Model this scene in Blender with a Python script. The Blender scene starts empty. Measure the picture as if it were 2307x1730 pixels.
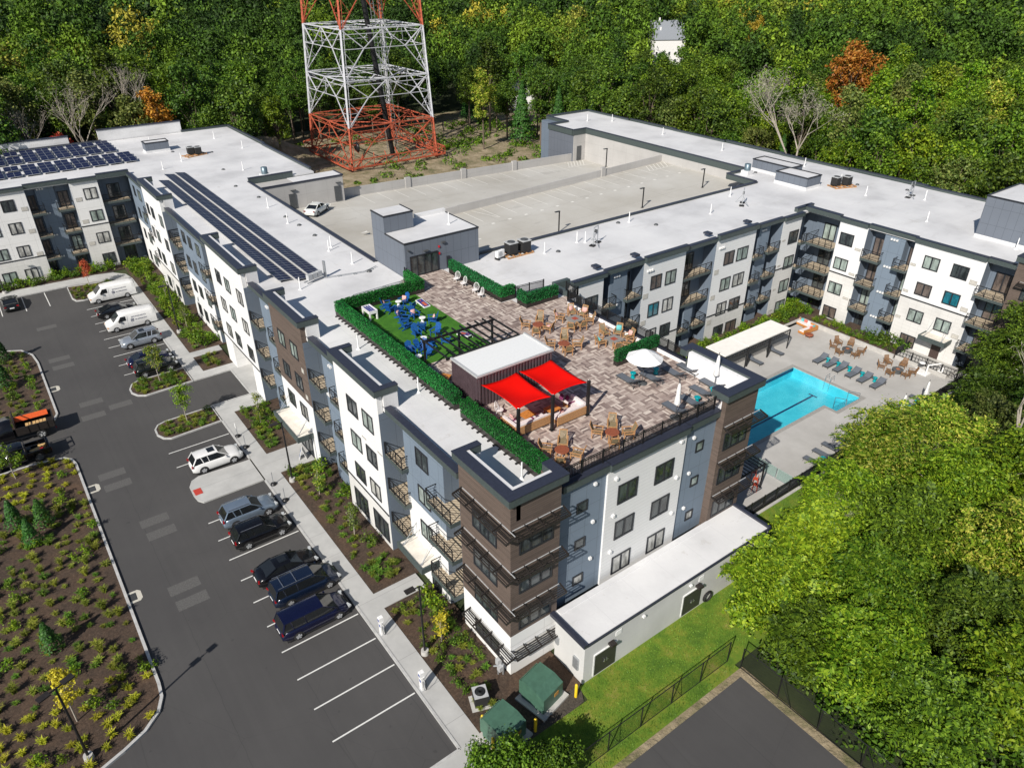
import bpy, math, random
import numpy as np
from mathutils import Vector, Matrix
R = math.radians
random.seed(7)
scene = bpy.context.scene
COL = scene.collection

# ---------------------------------------------------------------- camera
cam_data = bpy.data.cameras.new('camera')
cam = bpy.data.objects.new('camera', cam_data)
COL.objects.link(cam)
scene.camera = cam
cam.location = (-18.78, -25.53, 41.0)
cam.rotation_euler = (R(90 - 30.6), 0, R(-36.5))
cam_data.sensor_width = 36.0
cam_data.lens = 36.0 * 1650.0 / 2307.0
cam_data.clip_start = 0.5
cam_data.clip_end = 3000

# ---------------------------------------------------------------- light
SUN_EL = R(37.3)
SUN_AZ = math.atan2(-0.905, -0.425)          # direction towards the sun, from +Y clockwise
sx, sy, sz = math.sin(SUN_AZ) * math.cos(SUN_EL), math.cos(SUN_AZ) * math.cos(SUN_EL), math.sin(SUN_EL)
world = bpy.data.worlds.new('World')
scene.world = world
world.use_nodes = True
wn = world.node_tree
sky = wn.nodes.new('ShaderNodeTexSky')
sky.sky_type = 'NISHITA'
sky.sun_disc = False
sky.sun_elevation = SUN_EL
sky.sun_rotation = SUN_AZ
sky.air_density = 1.0
sky.dust_density = 0.6
wn.links.new(sky.outputs[0], wn.nodes['Background'].inputs[0])
wn.nodes['Background'].inputs[1].default_value = 0.062
sun_data = bpy.data.lights.new('sun', 'SUN')
sun_data.energy = 4.6
sun_data.angle = R(0.5)
sun_data.color = (1.0, 0.94, 0.85)
sun = bpy.data.objects.new('sun', sun_data)
COL.objects.link(sun)
sun.rotation_euler = Vector((sx, sy, sz)).to_track_quat('Z', 'Y').to_euler()
scene.view_settings.view_transform = 'Standard'
scene.view_settings.look = 'None'
scene.view_settings.exposure = 0.32
scene.view_settings.gamma = 1.0
try:
    scene.cycles.max_bounces = 6
    scene.cycles.transparent_max_bounces = 8
    scene.cycles.sample_clamp_indirect = 4.0
except Exception:
    pass

# ---------------------------------------------------------------- mesh helpers
class MB:
    """collects faces, builds them as one mesh object"""
    def __init__(s):
        s.v = []; s.f = []; s.m = []; s.sm = []
    def add(s, vs, fs, m=0, smooth=False):
        o = len(s.v)
        s.v.extend([tuple(p) for p in vs])
        for f in fs:
            s.f.append([i + o for i in f]); s.m.append(m); s.sm.append(smooth)
        return s
    def box(s, x0, x1, y0, y1, z0, z1, m=0):
        if x0 > x1: x0, x1 = x1, x0
        if y0 > y1: y0, y1 = y1, y0
        vs = [(x0,y0,z0),(x1,y0,z0),(x1,y1,z0),(x0,y1,z0),(x0,y0,z1),(x1,y0,z1),(x1,y1,z1),(x0,y1,z1)]
        return s.add(vs, [(0,3,2,1),(4,5,6,7),(0,1,5,4),(1,2,6,5),(2,3,7,6),(3,0,4,7)], m)
    def obox(s, c, size, rx=0, ry=0, rz=0, m=0):
        M = Matrix.Translation(c) @ Matrix.Rotation(rz,4,'Z') @ Matrix.Rotation(ry,4,'Y') @ Matrix.Rotation(rx,4,'X')
        hx, hy, hz = size[0]/2, size[1]/2, size[2]/2
        vs = [M @ Vector(p) for p in [(-hx,-hy,-hz),(hx,-hy,-hz),(hx,hy,-hz),(-hx,hy,-hz),(-hx,-hy,hz),(hx,-hy,hz),(hx,hy,hz),(-hx,hy,hz)]]
        return s.add(vs, [(0,3,2,1),(4,5,6,7),(0,1,5,4),(1,2,6,5),(2,3,7,6),(3,0,4,7)], m)
    def quad(s, a, b, c, d, m=0):
        return s.add([a,b,c,d], [(0,1,2,3)], m)
    def prism(s, poly, z0, z1, m=0, side=None):
        n = len(poly)
        a = sum(poly[i][0]*poly[(i+1)%n][1]-poly[(i+1)%n][0]*poly[i][1] for i in range(n))
        if a < 0: poly = poly[::-1]
        vs = [(p[0],p[1],z0) for p in poly] + [(p[0],p[1],z1) for p in poly]
        s.add(vs, [list(range(n,2*n)), list(range(n-1,-1,-1))], m)
        s.add(vs, [(i,(i+1)%n,n+(i+1)%n,n+i) for i in range(n)], m if side is None else side)
        return s
    def bar(s, a, b, w=0.05, h=None, m=0):
        a = Vector(a); b = Vector(b); d = b-a; L = d.length
        if L < 1e-6: return s
        q = d.to_track_quat('X','Z').to_matrix().to_4x4()
        M = Matrix.Translation((a+b)/2) @ q
        h = h or w
        vs = [M @ Vector((x*L/2,y*w/2,z*h/2)) for x,y,z in [(-1,-1,-1),(1,-1,-1),(1,1,-1),(-1,1,-1),(-1,-1,1),(1,-1,1),(1,1,1),(-1,1,1)]]
        return s.add(vs, [(0,3,2,1),(4,5,6,7),(0,1,5,4),(1,2,6,5),(2,3,7,6),(3,0,4,7)], m)
    def cyl(s, a, b, r0, r1=None, n=10, m=0, caps=True):
        a = Vector(a); b = Vector(b); r1 = r0 if r1 is None else r1
        q = (b-a).to_track_quat('Z','Y').to_matrix()
        vs = []
        for p, r in ((a,r0),(b,r1)):
            for i in range(n):
                t = 2*math.pi*i/n
                vs.append(p + q @ Vector((r*math.cos(t), r*math.sin(t), 0)))
        s.add(vs, [(i,(i+1)%n,n+(i+1)%n,n+i) for i in range(n)], m, True)
        if caps: s.add(vs, [list(range(n-1,-1,-1)), list(range(n,2*n))], m)
        return s
    def lathe(s, prof, c=(0,0,0), n=16, m=0, smooth=True):
        vs = []
        for r, z in prof:
            for i in range(n):
                t = 2*math.pi*i/n
                vs.append((c[0]+r*math.cos(t), c[1]+r*math.sin(t), c[2]+z))
        fs = []
        for k in range(len(prof)-1):
            for i in range(n):
                fs.append((k*n+i, k*n+(i+1)%n, (k+1)*n+(i+1)%n, (k+1)*n+i))
        s.add(vs, fs, m, smooth)
        s.add(vs, [list(range(n-1,-1,-1)), list(range((len(prof)-1)*n, len(prof)*n))], m)
        return s
    def build(s, name, mat, parent=None, loc=None, label=None):
        me = bpy.data.meshes.new(name)
        off = Vector((0,0,0))
        if parent is None and loc is not None: off = Vector(loc)
        vs = [(p[0]-off[0],p[1]-off[1],p[2]-off[2]) for p in s.v] if loc is not None and parent is None else s.v
        me.from_pydata(vs, [], s.f)
        mats = mat if isinstance(mat, (list,tuple)) else [mat]
        for m in mats: me.materials.append(m)
        if len(mats) > 1: me.polygons.foreach_set('material_index', s.m)
        if any(s.sm): me.polygons.foreach_set('use_smooth', s.sm)
        me.update()
        o = bpy.data.objects.new(name, me)
        COL.objects.link(o)
        if parent is not None: o.parent = parent
        elif loc is not None: o.location = loc
        if label: o['label'] = label
        return o

def tag(o, label=None, cat=None, group=None, kind=None):
    if label: o['label'] = label
    if cat: o['category'] = cat
    if group: o['group'] = group
    if kind: o['kind'] = kind
    return o
def thing(name, loc=(0,0,0), rz=0.0, label=None, cat=None, group=None):
    o = bpy.data.objects.new(name, None)
    o.empty_display_size = 0.3
    COL.objects.link(o)
    o.location = loc; o.rotation_euler = (0,0,rz)
    return tag(o, label, cat, group)
def copy_tree(o, parent=None):
    c = o.copy(); COL.objects.link(c)
    if parent is not None: c.parent = parent
    for ch in list(o.children): copy_tree(ch, c)
    return c
PROTO = {}
def inst(key, maker, loc, rz, label, cat, group=None, scale=None):
    """first call builds the thing, later calls copy it with its parts"""
    if key not in PROTO:
        o = maker(); PROTO[key] = o
    else:
        o = copy_tree(PROTO[key])
        for k in ('group',):
            if k in o: del o[k]
    o.location = loc; o.rotation_euler = (0,0,rz)
    o.scale = (scale,)*3 if isinstance(scale,(int,float)) else (scale or (1,1,1))
    tag(o, label, cat, group)
    return o

# ---------------------------------------------------------------- materials
MATS = {}
class NT:
    def __init__(s, name):
        s.mat = bpy.data.materials.new(name); s.mat.use_nodes = True
        s.nt = s.mat.node_tree; s.b = s.nt.nodes['Principled BSDF']; s.out = s.nt.nodes['Material Output']
    def n(s, t, **kw):
        nd = s.nt.nodes.new(t)
        for k, v in kw.items(): setattr(nd, k, v)
        return nd
    def l(s, a, b): s.nt.links.new(a, b)
    def val(s, sock, v):
        if isinstance(v, (int,float)): sock.default_value = v
        elif isinstance(v, (tuple,list)): sock.default_value = tuple(v)+(1,) if len(v)==3 and len(sock.default_value)==4 else v
        else: s.l(v, sock)
    def math(s, op, a, b=None, c=None):
        nd = s.n('ShaderNodeMath', operation=op); s.val(nd.inputs[0], a)
        if b is not None: s.val(nd.inputs[1], b)
        if c is not None: s.val(nd.inputs[2], c)
        return nd.outputs[0]
    def pos(s):
        return s.n('ShaderNodeNewGeometry').outputs['Position']
    def obj(s):
        return s.n('ShaderNodeTexCoord').outputs['Object']
    def noise(s, co, scale, detail=4, rough=0.55, out='Fac'):
        nd = s.n('ShaderNodeTexNoise'); nd.inputs['Scale'].default_value = scale
        nd.inputs['Detail'].default_value = detail; nd.inputs['Roughness'].default_value = rough
        s.l(co, nd.inputs['Vector']); return nd.outputs[out]
    def scale(s, co, v):
        nd = s.n('ShaderNodeVectorMath', operation='MULTIPLY'); s.l(co, nd.inputs[0]); nd.inputs[1].default_value = v
        return nd.outputs[0]
    def ramp(s, fac, stops, interp='LINEAR'):
        nd = s.n('ShaderNodeValToRGB'); cr = nd.color_ramp; cr.interpolation = interp
        while len(cr.elements) < len(stops): cr.elements.new(0.5)
        for e, (p, c) in zip(cr.elements, stops):
            e.position = p; e.color = tuple(c)+(1,) if len(c)==3 else c
        s.l(fac, nd.inputs[0]); return nd.outputs[0]
    def mix(s, fac, a, b, mode='MIX'):
        nd = s.n('ShaderNodeMix', data_type='RGBA', blend_type=mode)
        s.val(nd.inputs[0], fac); s.val(nd.inputs[6], a); s.val(nd.inputs[7], b)
        return nd.outputs[2]
    def bump(s, h, strength=0.3, dist=0.02):
        nd = s.n('ShaderNodeBump'); nd.inputs['Strength'].default_value = strength
        nd.inputs['Distance'].default_value = dist; s.l(h, nd.inputs['Height']); s.l(nd.outputs[0], s.b.inputs['Normal'])
    def sep(s, co):
        nd = s.n('ShaderNodeSeparateXYZ'); s.l(co, nd.inputs[0]); return nd.outputs
    def line(s, c, period, width, offset=0.0):
        """1 on thin lines every `period` metres"""
        t = s.math('FRACT', s.math('DIVIDE', s.math('ADD', c, offset), period))
        return s.math('LESS_THAN', t, width/period)
    def fin(s, base, rough=0.7, metal=0.0, spec=None):
        s.val(s.b.inputs['Base Color'], base); s.val(s.b.inputs['Roughness'], rough)
        s.b.inputs['Metallic'].default_value = metal
        if spec is not None: s.b.inputs['Specular IOR Level'].default_value = spec
        return s.mat
def plain(name, col, rough=0.6, metal=0.0, var=0.12, scale=6.0, spec=None, bump=0.0):
    if name in MATS: return MATS[name]
    t = NT(name)
    co = t.obj()
    f = t.noise(co, scale, 3)
    c = t.ramp(f, [(0.3, [x*(1-var) for x in col]), (0.7, [min(1,x*(1+var)) for x in col])])
    if bump: t.bump(t.noise(co, scale*6, 2), bump, 0.01)
    MATS[name] = t.fin(c, rough, metal, spec)
    return MATS[name]

def wall_mat(name, col, lap=None, panel=None, stain=0.08, rough=0.75, linecol=0.72, plank=False):
    t = NT(name); p = t.pos(); x, y, z = t.sep(p)
    c = t.ramp(t.noise(p, 0.35, 5), [(0.3, [v*(1-stain) for v in col]), (0.7, [v*(1+stain*0.4) for v in col])])
    if plank:
        zi = t.math('FLOOR', t.math('DIVIDE', z, 0.16))
        wn_ = t.n('ShaderNodeTexWhiteNoise'); wn_.noise_dimensions = '2D'
        cx = t.n('ShaderNodeCombineXYZ'); t.l(zi, cx.inputs[0])
        t.l(t.math('FLOOR', t.math('DIVIDE', t.math('ADD', t.math('ADD', x, y), t.math('MULTIPLY', zi, 0.83)), 2.4)), cx.inputs[1])
        t.l(cx.outputs[0], wn_.inputs['Vector'])
        c = t.mix(0.55, c, t.ramp(wn_.outputs[0], [(0, [v*0.6 for v in col]), (0.5, col), (1, [v*1.35 for v in col])]))
        g = t.noise(t.scale(p, (2, 2, 30)), 1.5, 4)
        c = t.mix(0.35, c, t.ramp(g, [(0.3, [v*0.65 for v in col]), (0.7, [v*1.3 for v in col])]))
        c = t.mix(t.line(z, 0.16, 0.018), c, [v*0.4 for v in col])
    if lap:
        m = t.line(z, lap, 0.022)
        c = t.mix(t.math('MULTIPLY', m, 0.8), c, [v*linecol for v in col])
        t.bump(t.math('FRACT', t.math('DIVIDE', z, lap)), 0.5, 0.02)
    if panel:
        pw, ph = panel
        u = t.math('ADD', x, y)
        m = t.math('MAXIMUM', t.line(u, pw, 0.03, 0.37), t.line(z, ph, 0.03, 0.5))
        c = t.mix(t.math('MULTIPLY', m, 0.75), c, [v*linecol*0.8 for v in col])
    # run-off streaks
    st = t.noise(t.scale(p, (1.2, 1.2, 0.08)), 1.4, 4)
    c = t.mix(t.math('MULTIPLY', t.math('SUBTRACT', st, 0.45), 0.5 if stain > 0.06 else 0.2), c, [v*0.8 for v in col])
    return t.fin(c, rough)

M = {}
M['lap'] = wall_mat('white_lap_siding', (0.74,0.745,0.75), lap=0.3, stain=0.04)
M['stucco'] = wall_mat('white_panel_siding', (0.76,0.76,0.755), panel=(3.1,1.6), stain=0.05)
M['stone'] = wall_mat('pale_stone_veneer', (0.66,0.655,0.64), panel=(0.9,0.45), stain=0.14, linecol=0.92)
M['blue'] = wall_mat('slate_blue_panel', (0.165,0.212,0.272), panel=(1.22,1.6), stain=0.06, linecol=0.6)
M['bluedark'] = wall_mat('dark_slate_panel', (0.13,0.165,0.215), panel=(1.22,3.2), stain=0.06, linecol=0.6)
M['brown'] = wall_mat('brown_plank_siding', (0.118,0.088,0.073), plank=True, stain=0.1)
M['grey'] = wall_mat('grey_metal_panel', (0.115,0.13,0.16), panel=(0.95,2.3), stain=0.05, linecol=0.5)
M['pavgrey'] = wall_mat('pavilion_panel', (0.13,0.15,0.185), panel=(0.9,1.9), stain=0.05, linecol=0.5)
M['annex'] = wall_mat('pale_concrete_panel', (0.56,0.56,0.555), panel=(1.45,2.1), stain=0.14, linecol=1.15)
M['garwall'] = wall_mat('garage_concrete', (0.43,0.42,0.41), panel=(3.2,1.9), stain=0.12, linecol=0.85)

def roof_mat():
    t = NT('white_roof_membrane'); p = t.pos(); x, y, z = t.sep(p)
    c = t.ramp(t.noise(p, 0.16, 6, 0.6), [(0.32,(0.52,0.52,0.53)),(0.5,(0.64,0.64,0.65)),(0.72,(0.72,0.72,0.725))])
    d = t.noise(t.scale(p, (0.9,0.5,1)), 0.9, 6, 0.7)
    c = t.mix(t.math('MULTIPLY', t.math('GREATER_THAN', d, 0.66), 0.35), c, (0.46,0.44,0.41))
    m = t.math('MAXIMUM', t.line(x, 3.05, 0.04), t.line(y, 12.0, 0.04))
    c = t.mix(t.math('MULTIPLY', m, 0.4), c, (0.5,0.5,0.52))
    e = t.noise(t.scale(p, (0.12,0.5,1)), 1.0, 6, 0.75)
    c = t.mix(t.math('MULTIPLY', t.math('GREATER_THAN', e, 0.6), 0.16), c, (0.4,0.39,0.36))
    t.bump(t.noise(p, 2.5, 5), 0.35, 0.03)
    return t.fin(c, 0.55)
M['roof'] = roof_mat()
M['cap'] = plain('dark_coping_metal', (0.028,0.032,0.05), 0.42, 0.0, 0.15)
M['fascia'] = plain('charcoal_green_fascia', (0.06,0.078,0.078), 0.5, 0.0, 0.12)
M['black'] = plain('black_metal', (0.018,0.018,0.02), 0.4, 0.3, 0.2)
M['frame'] = plain('dark_window_frame', (0.02,0.022,0.028), 0.4, 0.0, 0.1)
M['bronze'] = plain('dark_bronze_metal', (0.035,0.03,0.028), 0.4, 0.3, 0.2)
M['trimwhite'] = plain('white_trim', (0.75,0.75,0.75), 0.5)
M['white'] = plain('white_paint', (0.8,0.8,0.8), 0.45)
M['grayplastic'] = plain('grey_plastic', (0.42,0.43,0.44), 0.5)
M['darkgrey'] = plain('dark_grey', (0.07,0.075,0.08), 0.5)
M['rubber'] = plain('rubber', (0.016,0.016,0.017), 0.8)
M['chrome'] = plain('bright_metal', (0.55,0.56,0.58), 0.25, 0.9)
M['galv'] = plain('galvanised_metal', (0.42,0.44,0.46), 0.42, 0.6)
M['wood'] = plain('teak_wood', (0.40,0.215,0.095), 0.6, 0, 0.35, 14)
M['woodred'] = plain('red_teak_wood', (0.26,0.075,0.035), 0.5, 0, 0.3, 12)
M['woodorange'] = plain('orange_teak_wood', (0.5,0.2,0.045), 0.5, 0, 0.3, 12)
M['strap'] = plain('olive_strap_weave', (0.22,0.175,0.1), 0.8, 0, 0.3, 30)
M['bluepaint'] = plain('blue_painted_wood', (0.012,0.085,0.30), 0.4, 0, 0.25, 9)
M['pink'] = plain('pale_pink_fabric', (0.62,0.36,0.33), 0.85)
M['cushion'] = plain('white_cushion', (0.68,0.64,0.64), 0.85)
M['aqua'] = plain('aqua_fabric', (0.12,0.45,0.47), 0.85)
M['coral'] = plain('coral_fabric', (0.65,0.16,0.12), 0.85)
M['purple'] = plain('purple_fabric', (0.16,0.02,0.09), 0.85)
M['teal'] = plain('teal_ceramic', (0.0,0.3,0.34), 0.2, 0, 0.1)
M['sling'] = plain('grey_sling_fabric', (0.11,0.125,0.15), 0.8, 0, 0.12, 20)
M['yellow'] = plain('yellow_paint', (0.75,0.52,0.02), 0.5)
M['xfgreen'] = plain('utility_green_paint', (0.06,0.135,0.095), 0.45, 0, 0.15, 3)
M['concrete'] = plain('pale_concrete', (0.44,0.43,0.41), 0.85, 0, 0.12, 1.5)
M['firestone'] = plain('grey_firepit_stone', (0.24,0.225,0.21), 0.8, 0, 0.2, 9)
M['orange'] = plain('orange_plastic', (0.72,0.11,0.02), 0.5)
M['ply'] = plain('plywood', (0.55,0.36,0.15), 0.7, 0, 0.2, 8)
M['bark'] = plain('tree_bark', (0.13,0.1,0.075), 0.9, 0, 0.3, 10)
M['palebark'] = plain('pale_tree_bark', (0.36,0.32,0.27), 0.9, 0, 0.2, 8)
M['redsail'] = None

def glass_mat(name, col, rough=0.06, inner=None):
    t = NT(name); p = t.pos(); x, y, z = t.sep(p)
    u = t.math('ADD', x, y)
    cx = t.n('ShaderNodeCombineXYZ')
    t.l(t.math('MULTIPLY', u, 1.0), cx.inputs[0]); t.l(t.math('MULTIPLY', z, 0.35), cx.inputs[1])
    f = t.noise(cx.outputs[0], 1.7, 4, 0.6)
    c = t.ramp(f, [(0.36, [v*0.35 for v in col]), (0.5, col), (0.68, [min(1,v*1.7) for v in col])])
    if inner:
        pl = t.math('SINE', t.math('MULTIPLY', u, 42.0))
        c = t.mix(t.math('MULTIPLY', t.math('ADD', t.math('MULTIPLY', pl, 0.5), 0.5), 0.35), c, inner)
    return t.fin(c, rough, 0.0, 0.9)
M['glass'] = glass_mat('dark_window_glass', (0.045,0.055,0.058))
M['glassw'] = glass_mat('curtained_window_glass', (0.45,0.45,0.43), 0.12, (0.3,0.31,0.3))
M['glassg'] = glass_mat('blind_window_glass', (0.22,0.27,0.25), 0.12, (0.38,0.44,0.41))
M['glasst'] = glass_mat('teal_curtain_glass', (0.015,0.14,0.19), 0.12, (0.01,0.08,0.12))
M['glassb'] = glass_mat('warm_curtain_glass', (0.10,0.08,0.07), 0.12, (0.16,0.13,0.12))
M['carglass'] = plain('car_glass', (0.012,0.014,0.016), 0.05, 0, 0.1, 2, 0.9)
M['turfmat'] = None

def asphalt():
    t = NT('asphalt'); p = t.pos()
    c = t.ramp(t.noise(p, 0.12, 6, 0.6), [(0.3,(0.052,0.050,0.051)),(0.55,(0.063,0.061,0.061)),(0.75,(0.074,0.071,0.071))])
    s = t.noise(p, 9.0, 3, 0.7)
    c = t.mix(t.math('MULTIPLY', s, 0.3), c, (0.045,0.044,0.044))
    x, y, z = t.sep(p)
    # paler worn rectangles left from removed markings
    seam = t.math('MULTIPLY', t.math('MAXIMUM', t.line(t.math('ADD', x, t.math('MULTIPLY', t.noise(p, 0.5, 2), 0.3)), 4.9, 0.05, 1.0), 0), 0.35)
    c = t.mix(seam, c, (0.03,0.03,0.03))
    # tyre tracks along the aisle, pale scuffs and a few hairline cracks
    tr = t.noise(t.scale(p, (1.3,0.05,1)), 1.6, 4, 0.6)
    c = t.mix(t.math('MULTIPLY', t.math('SUBTRACT', tr, 0.4), 0.5), c, (0.09,0.087,0.085))
    v = t.n('ShaderNodeTexVoronoi'); v.feature = 'DISTANCE_TO_EDGE'; v.inputs['Scale'].default_value = 0.11; t.l(p, v.inputs['Vector'])
    c = t.mix(t.math('MULTIPLY', t.math('LESS_THAN', v.outputs['Distance'], 0.0016), 0.22), c, (0.025,0.025,0.025))
    sp = t.noise(p, 1.7, 2, 0.4)
    c = t.mix(t.math('MULTIPLY', t.math('GREATER_THAN', sp, 0.74), 0.4), c, (0.03,0.029,0.03))
    t.bump(t.noise(p, 30, 3), 0.3, 0.01)
    return t.fin(c, 0.85)
M['asphalt'] = asphalt()
def sidewalk():
    t = NT('sidewalk_concrete'); p = t.pos(); x, y, z = t.sep(p)
    c = t.ramp(t.noise(p, 0.5, 6, 0.65), [(0.3,(0.36,0.36,0.355)),(0.7,(0.47,0.47,0.46))])
    m = t.math('MAXIMUM', t.line(y, 2.95, 0.035, 0.6), t.line(x, 100.0, 0.0))
    c = t.mix(t.math('MULTIPLY', m, 0.6), c, (0.2,0.2,0.2))
    t.bump(t.noise(p, 14, 4), 0.2, 0.01)
    return t.fin(c, 0.85)
M['sidewalk'] = sidewalk()
def pooldeck():
    t = NT('pool_deck_concrete'); p = t.pos(); x, y, z = t.sep(p)
    c = t.ramp(t.noise(p, 0.28, 7, 0.62), [(0.3,(0.36,0.35,0.335)),(0.55,(0.42,0.41,0.395)),(0.72,(0.475,0.465,0.45))])
    m = t.math('MAXIMUM', t.line(x, 4.0, 0.02, 1.4), t.line(y, 4.0, 0.02, 1.0))
    c = t.mix(t.math('MULTIPLY', m, 0.35), c, (0.28,0.27,0.26))
    return t.fin(c, 0.8)
M['pooldeck'] = pooldeck()
def garagefloor():
    t = NT('garage_deck_concrete'); p = t.pos(); x, y, z = t.sep(p)
    c = t.ramp(t.noise(p, 0.09, 7, 0.62), [(0.3,(0.38,0.36,0.32)),(0.5,(0.45,0.435,0.40)),(0.7,(0.52,0.51,0.48))])
    m = t.math('MAXIMUM', t.line(x, 12.2, 0.05), t.line(y, 6.1, 0.05, 3.0))
    c = t.mix(t.math('MULTIPLY', m, 0.4), c, (0.2,0.19,0.18))
    d = t.noise(t.scale(p, (0.3,1,1)), 0.35, 5, 0.7)
    c = t.mix(t.math('MULTIPLY', t.math('GREATER_THAN', d, 0.62), 0.25), c, (0.25,0.24,0.22))
    return t.fin(c, 0.85)
M['garage'] = garagefloor()
def mulch():
    t = NT('bark_mulch'); p = t.pos()
    c = t.ramp(t.noise(p, 7.0, 6, 0.75), [(0.35,(0.024,0.016,0.011)),(0.55,(0.09,0.06,0.041)),(0.75,(0.2,0.14,0.1))])
    c2 = t.ramp(t.noise(p, 0.45, 4), [(0.45,(0.04,0.025,0.018)),(0.75,(0.14,0.075,0.04))])
    c = t.mix(0.4, c, c2)
    t.bump(t.noise(p, 16, 5, 0.8), 0.9, 0.06)
    return t.fin(c, 0.95)
M['mulch'] = mulch()
def lawn():
    t = NT('lawn_grass'); p = t.pos()
    c = t.ramp(t.noise(p, 0.5, 6, 0.65), [(0.34,(0.07,0.155,0.008)),(0.48,(0.14,0.24,0.013)),(0.6,(0.24,0.28,0.025)),(0.72,(0.40,0.32,0.10))])
    c = t.mix(t.math('MULTIPLY', t.noise(t.scale(p, (1,1,1)), 12, 4, 0.8), 0.7), c, (0.035,0.075,0.006))
    t.bump(t.noise(p, 20, 4, 0.8), 0.8, 0.05)
    return t.fin(c, 0.95)
M['lawn'] = lawn()
def forestfloor():
    t = NT('forest_floor'); p = t.pos()
    c = t.ramp(t.noise(p, 0.3, 7, 0.7), [(0.35,(0.018,0.028,0.008)),(0.6,(0.035,0.05,0.014)),(0.75,(0.07,0.06,0.03))])
    return t.fin(c, 0.95)
M['forestfloor'] = forestfloor()
def dirt():
    t = NT('bare_earth'); p = t.pos()
    c = t.ramp(t.noise(p, 0.35, 7, 0.7), [(0.35,(0.12,0.12,0.05)),(0.5,(0.26,0.21,0.13)),(0.7,(0.4,0.33,0.23))])
    t.bump(t.noise(p, 1.2, 6, 0.7), 0.8, 0.4)
    return t.fin(c, 0.95)
M['dirt'] = dirt()
def pavers():
    t = NT('plank_pavers'); p = t.pos(); x, y, z = t.sep(p)
    S = 0.62
    i = t.math('FLOOR', t.math('DIVIDE', x, S)); j = t.math('FLOOR', t.math('DIVIDE', y, S))
    par = t.math('MODULO', t.math('ADD', t.math('ADD', i, j), 400), 2)
    inv = t.math('SUBTRACT', 1, par)
    cross = t.math('ADD', t.math('MULTIPLY', x, par), t.math('MULTIPLY', y, inv))
    k = t.math('FLOOR', t.math('DIVIDE', cross, S/4))
    cx = t.n('ShaderNodeCombineXYZ'); t.l(t.math('ADD', k, t.math('MULTIPLY', par, 91.7)), cx.inputs[0]); t.l(i, cx.inputs[1]); t.l(j, cx.inputs[2])
    w = t.n('ShaderNodeTexWhiteNoise'); w.noise_dimensions = '3D'; t.l(cx.outputs[0], w.inputs['Vector'])
    c = t.ramp(w.outputs[0], [(0,(0.13,0.095,0.088)),(0.2,(0.23,0.17,0.15)),(0.45,(0.36,0.285,0.255)),(0.75,(0.47,0.39,0.345)),(1,(0.68,0.6,0.53))])
    big = t.noise(p, 0.5, 4)
    c = t.mix(0.15, c, t.ramp(big, [(0.35,(0.26,0.21,0.19)),(0.65,(0.45,0.38,0.34))]))
    g = t.math('MAXIMUM', t.line(cross, S/4, 0.01), t.math('MAXIMUM', t.line(x, S, 0.012), t.line(y, S, 0.012)))
    c = t.mix(t.math('MULTIPLY', g, 0.7), c, (0.07,0.055,0.05))
    return t.fin(c, 0.8)
M['pavers'] = pavers()
def turf():
    t = NT('artificial_turf'); p = t.pos()
    c = t.ramp(t.noise(p, 1.0, 5, 0.7), [(0.35,(0.025,0.115,0.003)),(0.65,(0.05,0.18,0.006))])
    t.bump(t.noise(p, 60, 3), 0.6, 0.02)
    return t.fin(c, 0.9)
M['turf'] = turf()
def sail():
    t = NT('red_shade_cloth'); p = t.pos()
    c = t.ramp(t.noise(p, 0.6, 4), [(0.3,(0.80,0.004,0.002)),(0.7,(0.9,0.008,0.003))])
    t.fin(c, 0.7, 0, 0.1)
    tr = t.n('ShaderNodeBsdfTranslucent'); tr.inputs[0].default_value = (0.9,0.01,0.005,1)
    mx = t.n('ShaderNodeMixShader'); mx.inputs[0].default_value = 0.2
    t.l(t.b.outputs[0], mx.inputs[1]); t.l(tr.outputs[0], mx.inputs[2]); t.l(mx.outputs[0], t.out.inputs[0])
    return t.mat
M['redsail'] = sail()
def leafmat(name, dark, mid, light, trans=0.2):
    t = NT(name); g = t.n('ShaderNodeNewGeometry'); oi = t.n('ShaderNodeObjectInfo')
    c = t.ramp(g.outputs['Random Per Island'], [(0.0,dark),(0.5,mid),(1.0,light)])
    # each plant a slightly different green
    hs = t.n('ShaderNodeHueSaturation'); t.l(c, hs.inputs['Color'])
    t.val(hs.inputs['Hue'], t.math('ADD', t.math('MULTIPLY', oi.outputs['Random'], 0.03), 0.488))
    t.val(hs.inputs['Value'], t.math('ADD', t.math('MULTIPLY', t.math('FRACT', t.math('MULTIPLY', oi.outputs['Random'], 7.3)), 0.6), 0.7))
    t.fin(hs.outputs[0], 0.55, 0, 0.3)
    tr = t.n('ShaderNodeBsdfTranslucent'); t.l(hs.outputs[0], tr.inputs[0])
    mx = t.n('ShaderNodeMixShader'); mx.inputs[0].default_value = trans
    t.l(t.b.outputs[0], mx.inputs[1]); t.l(tr.outputs[0], mx.inputs[2]); t.l(mx.outputs[0], t.out.inputs[0])
    return t.mat
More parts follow.
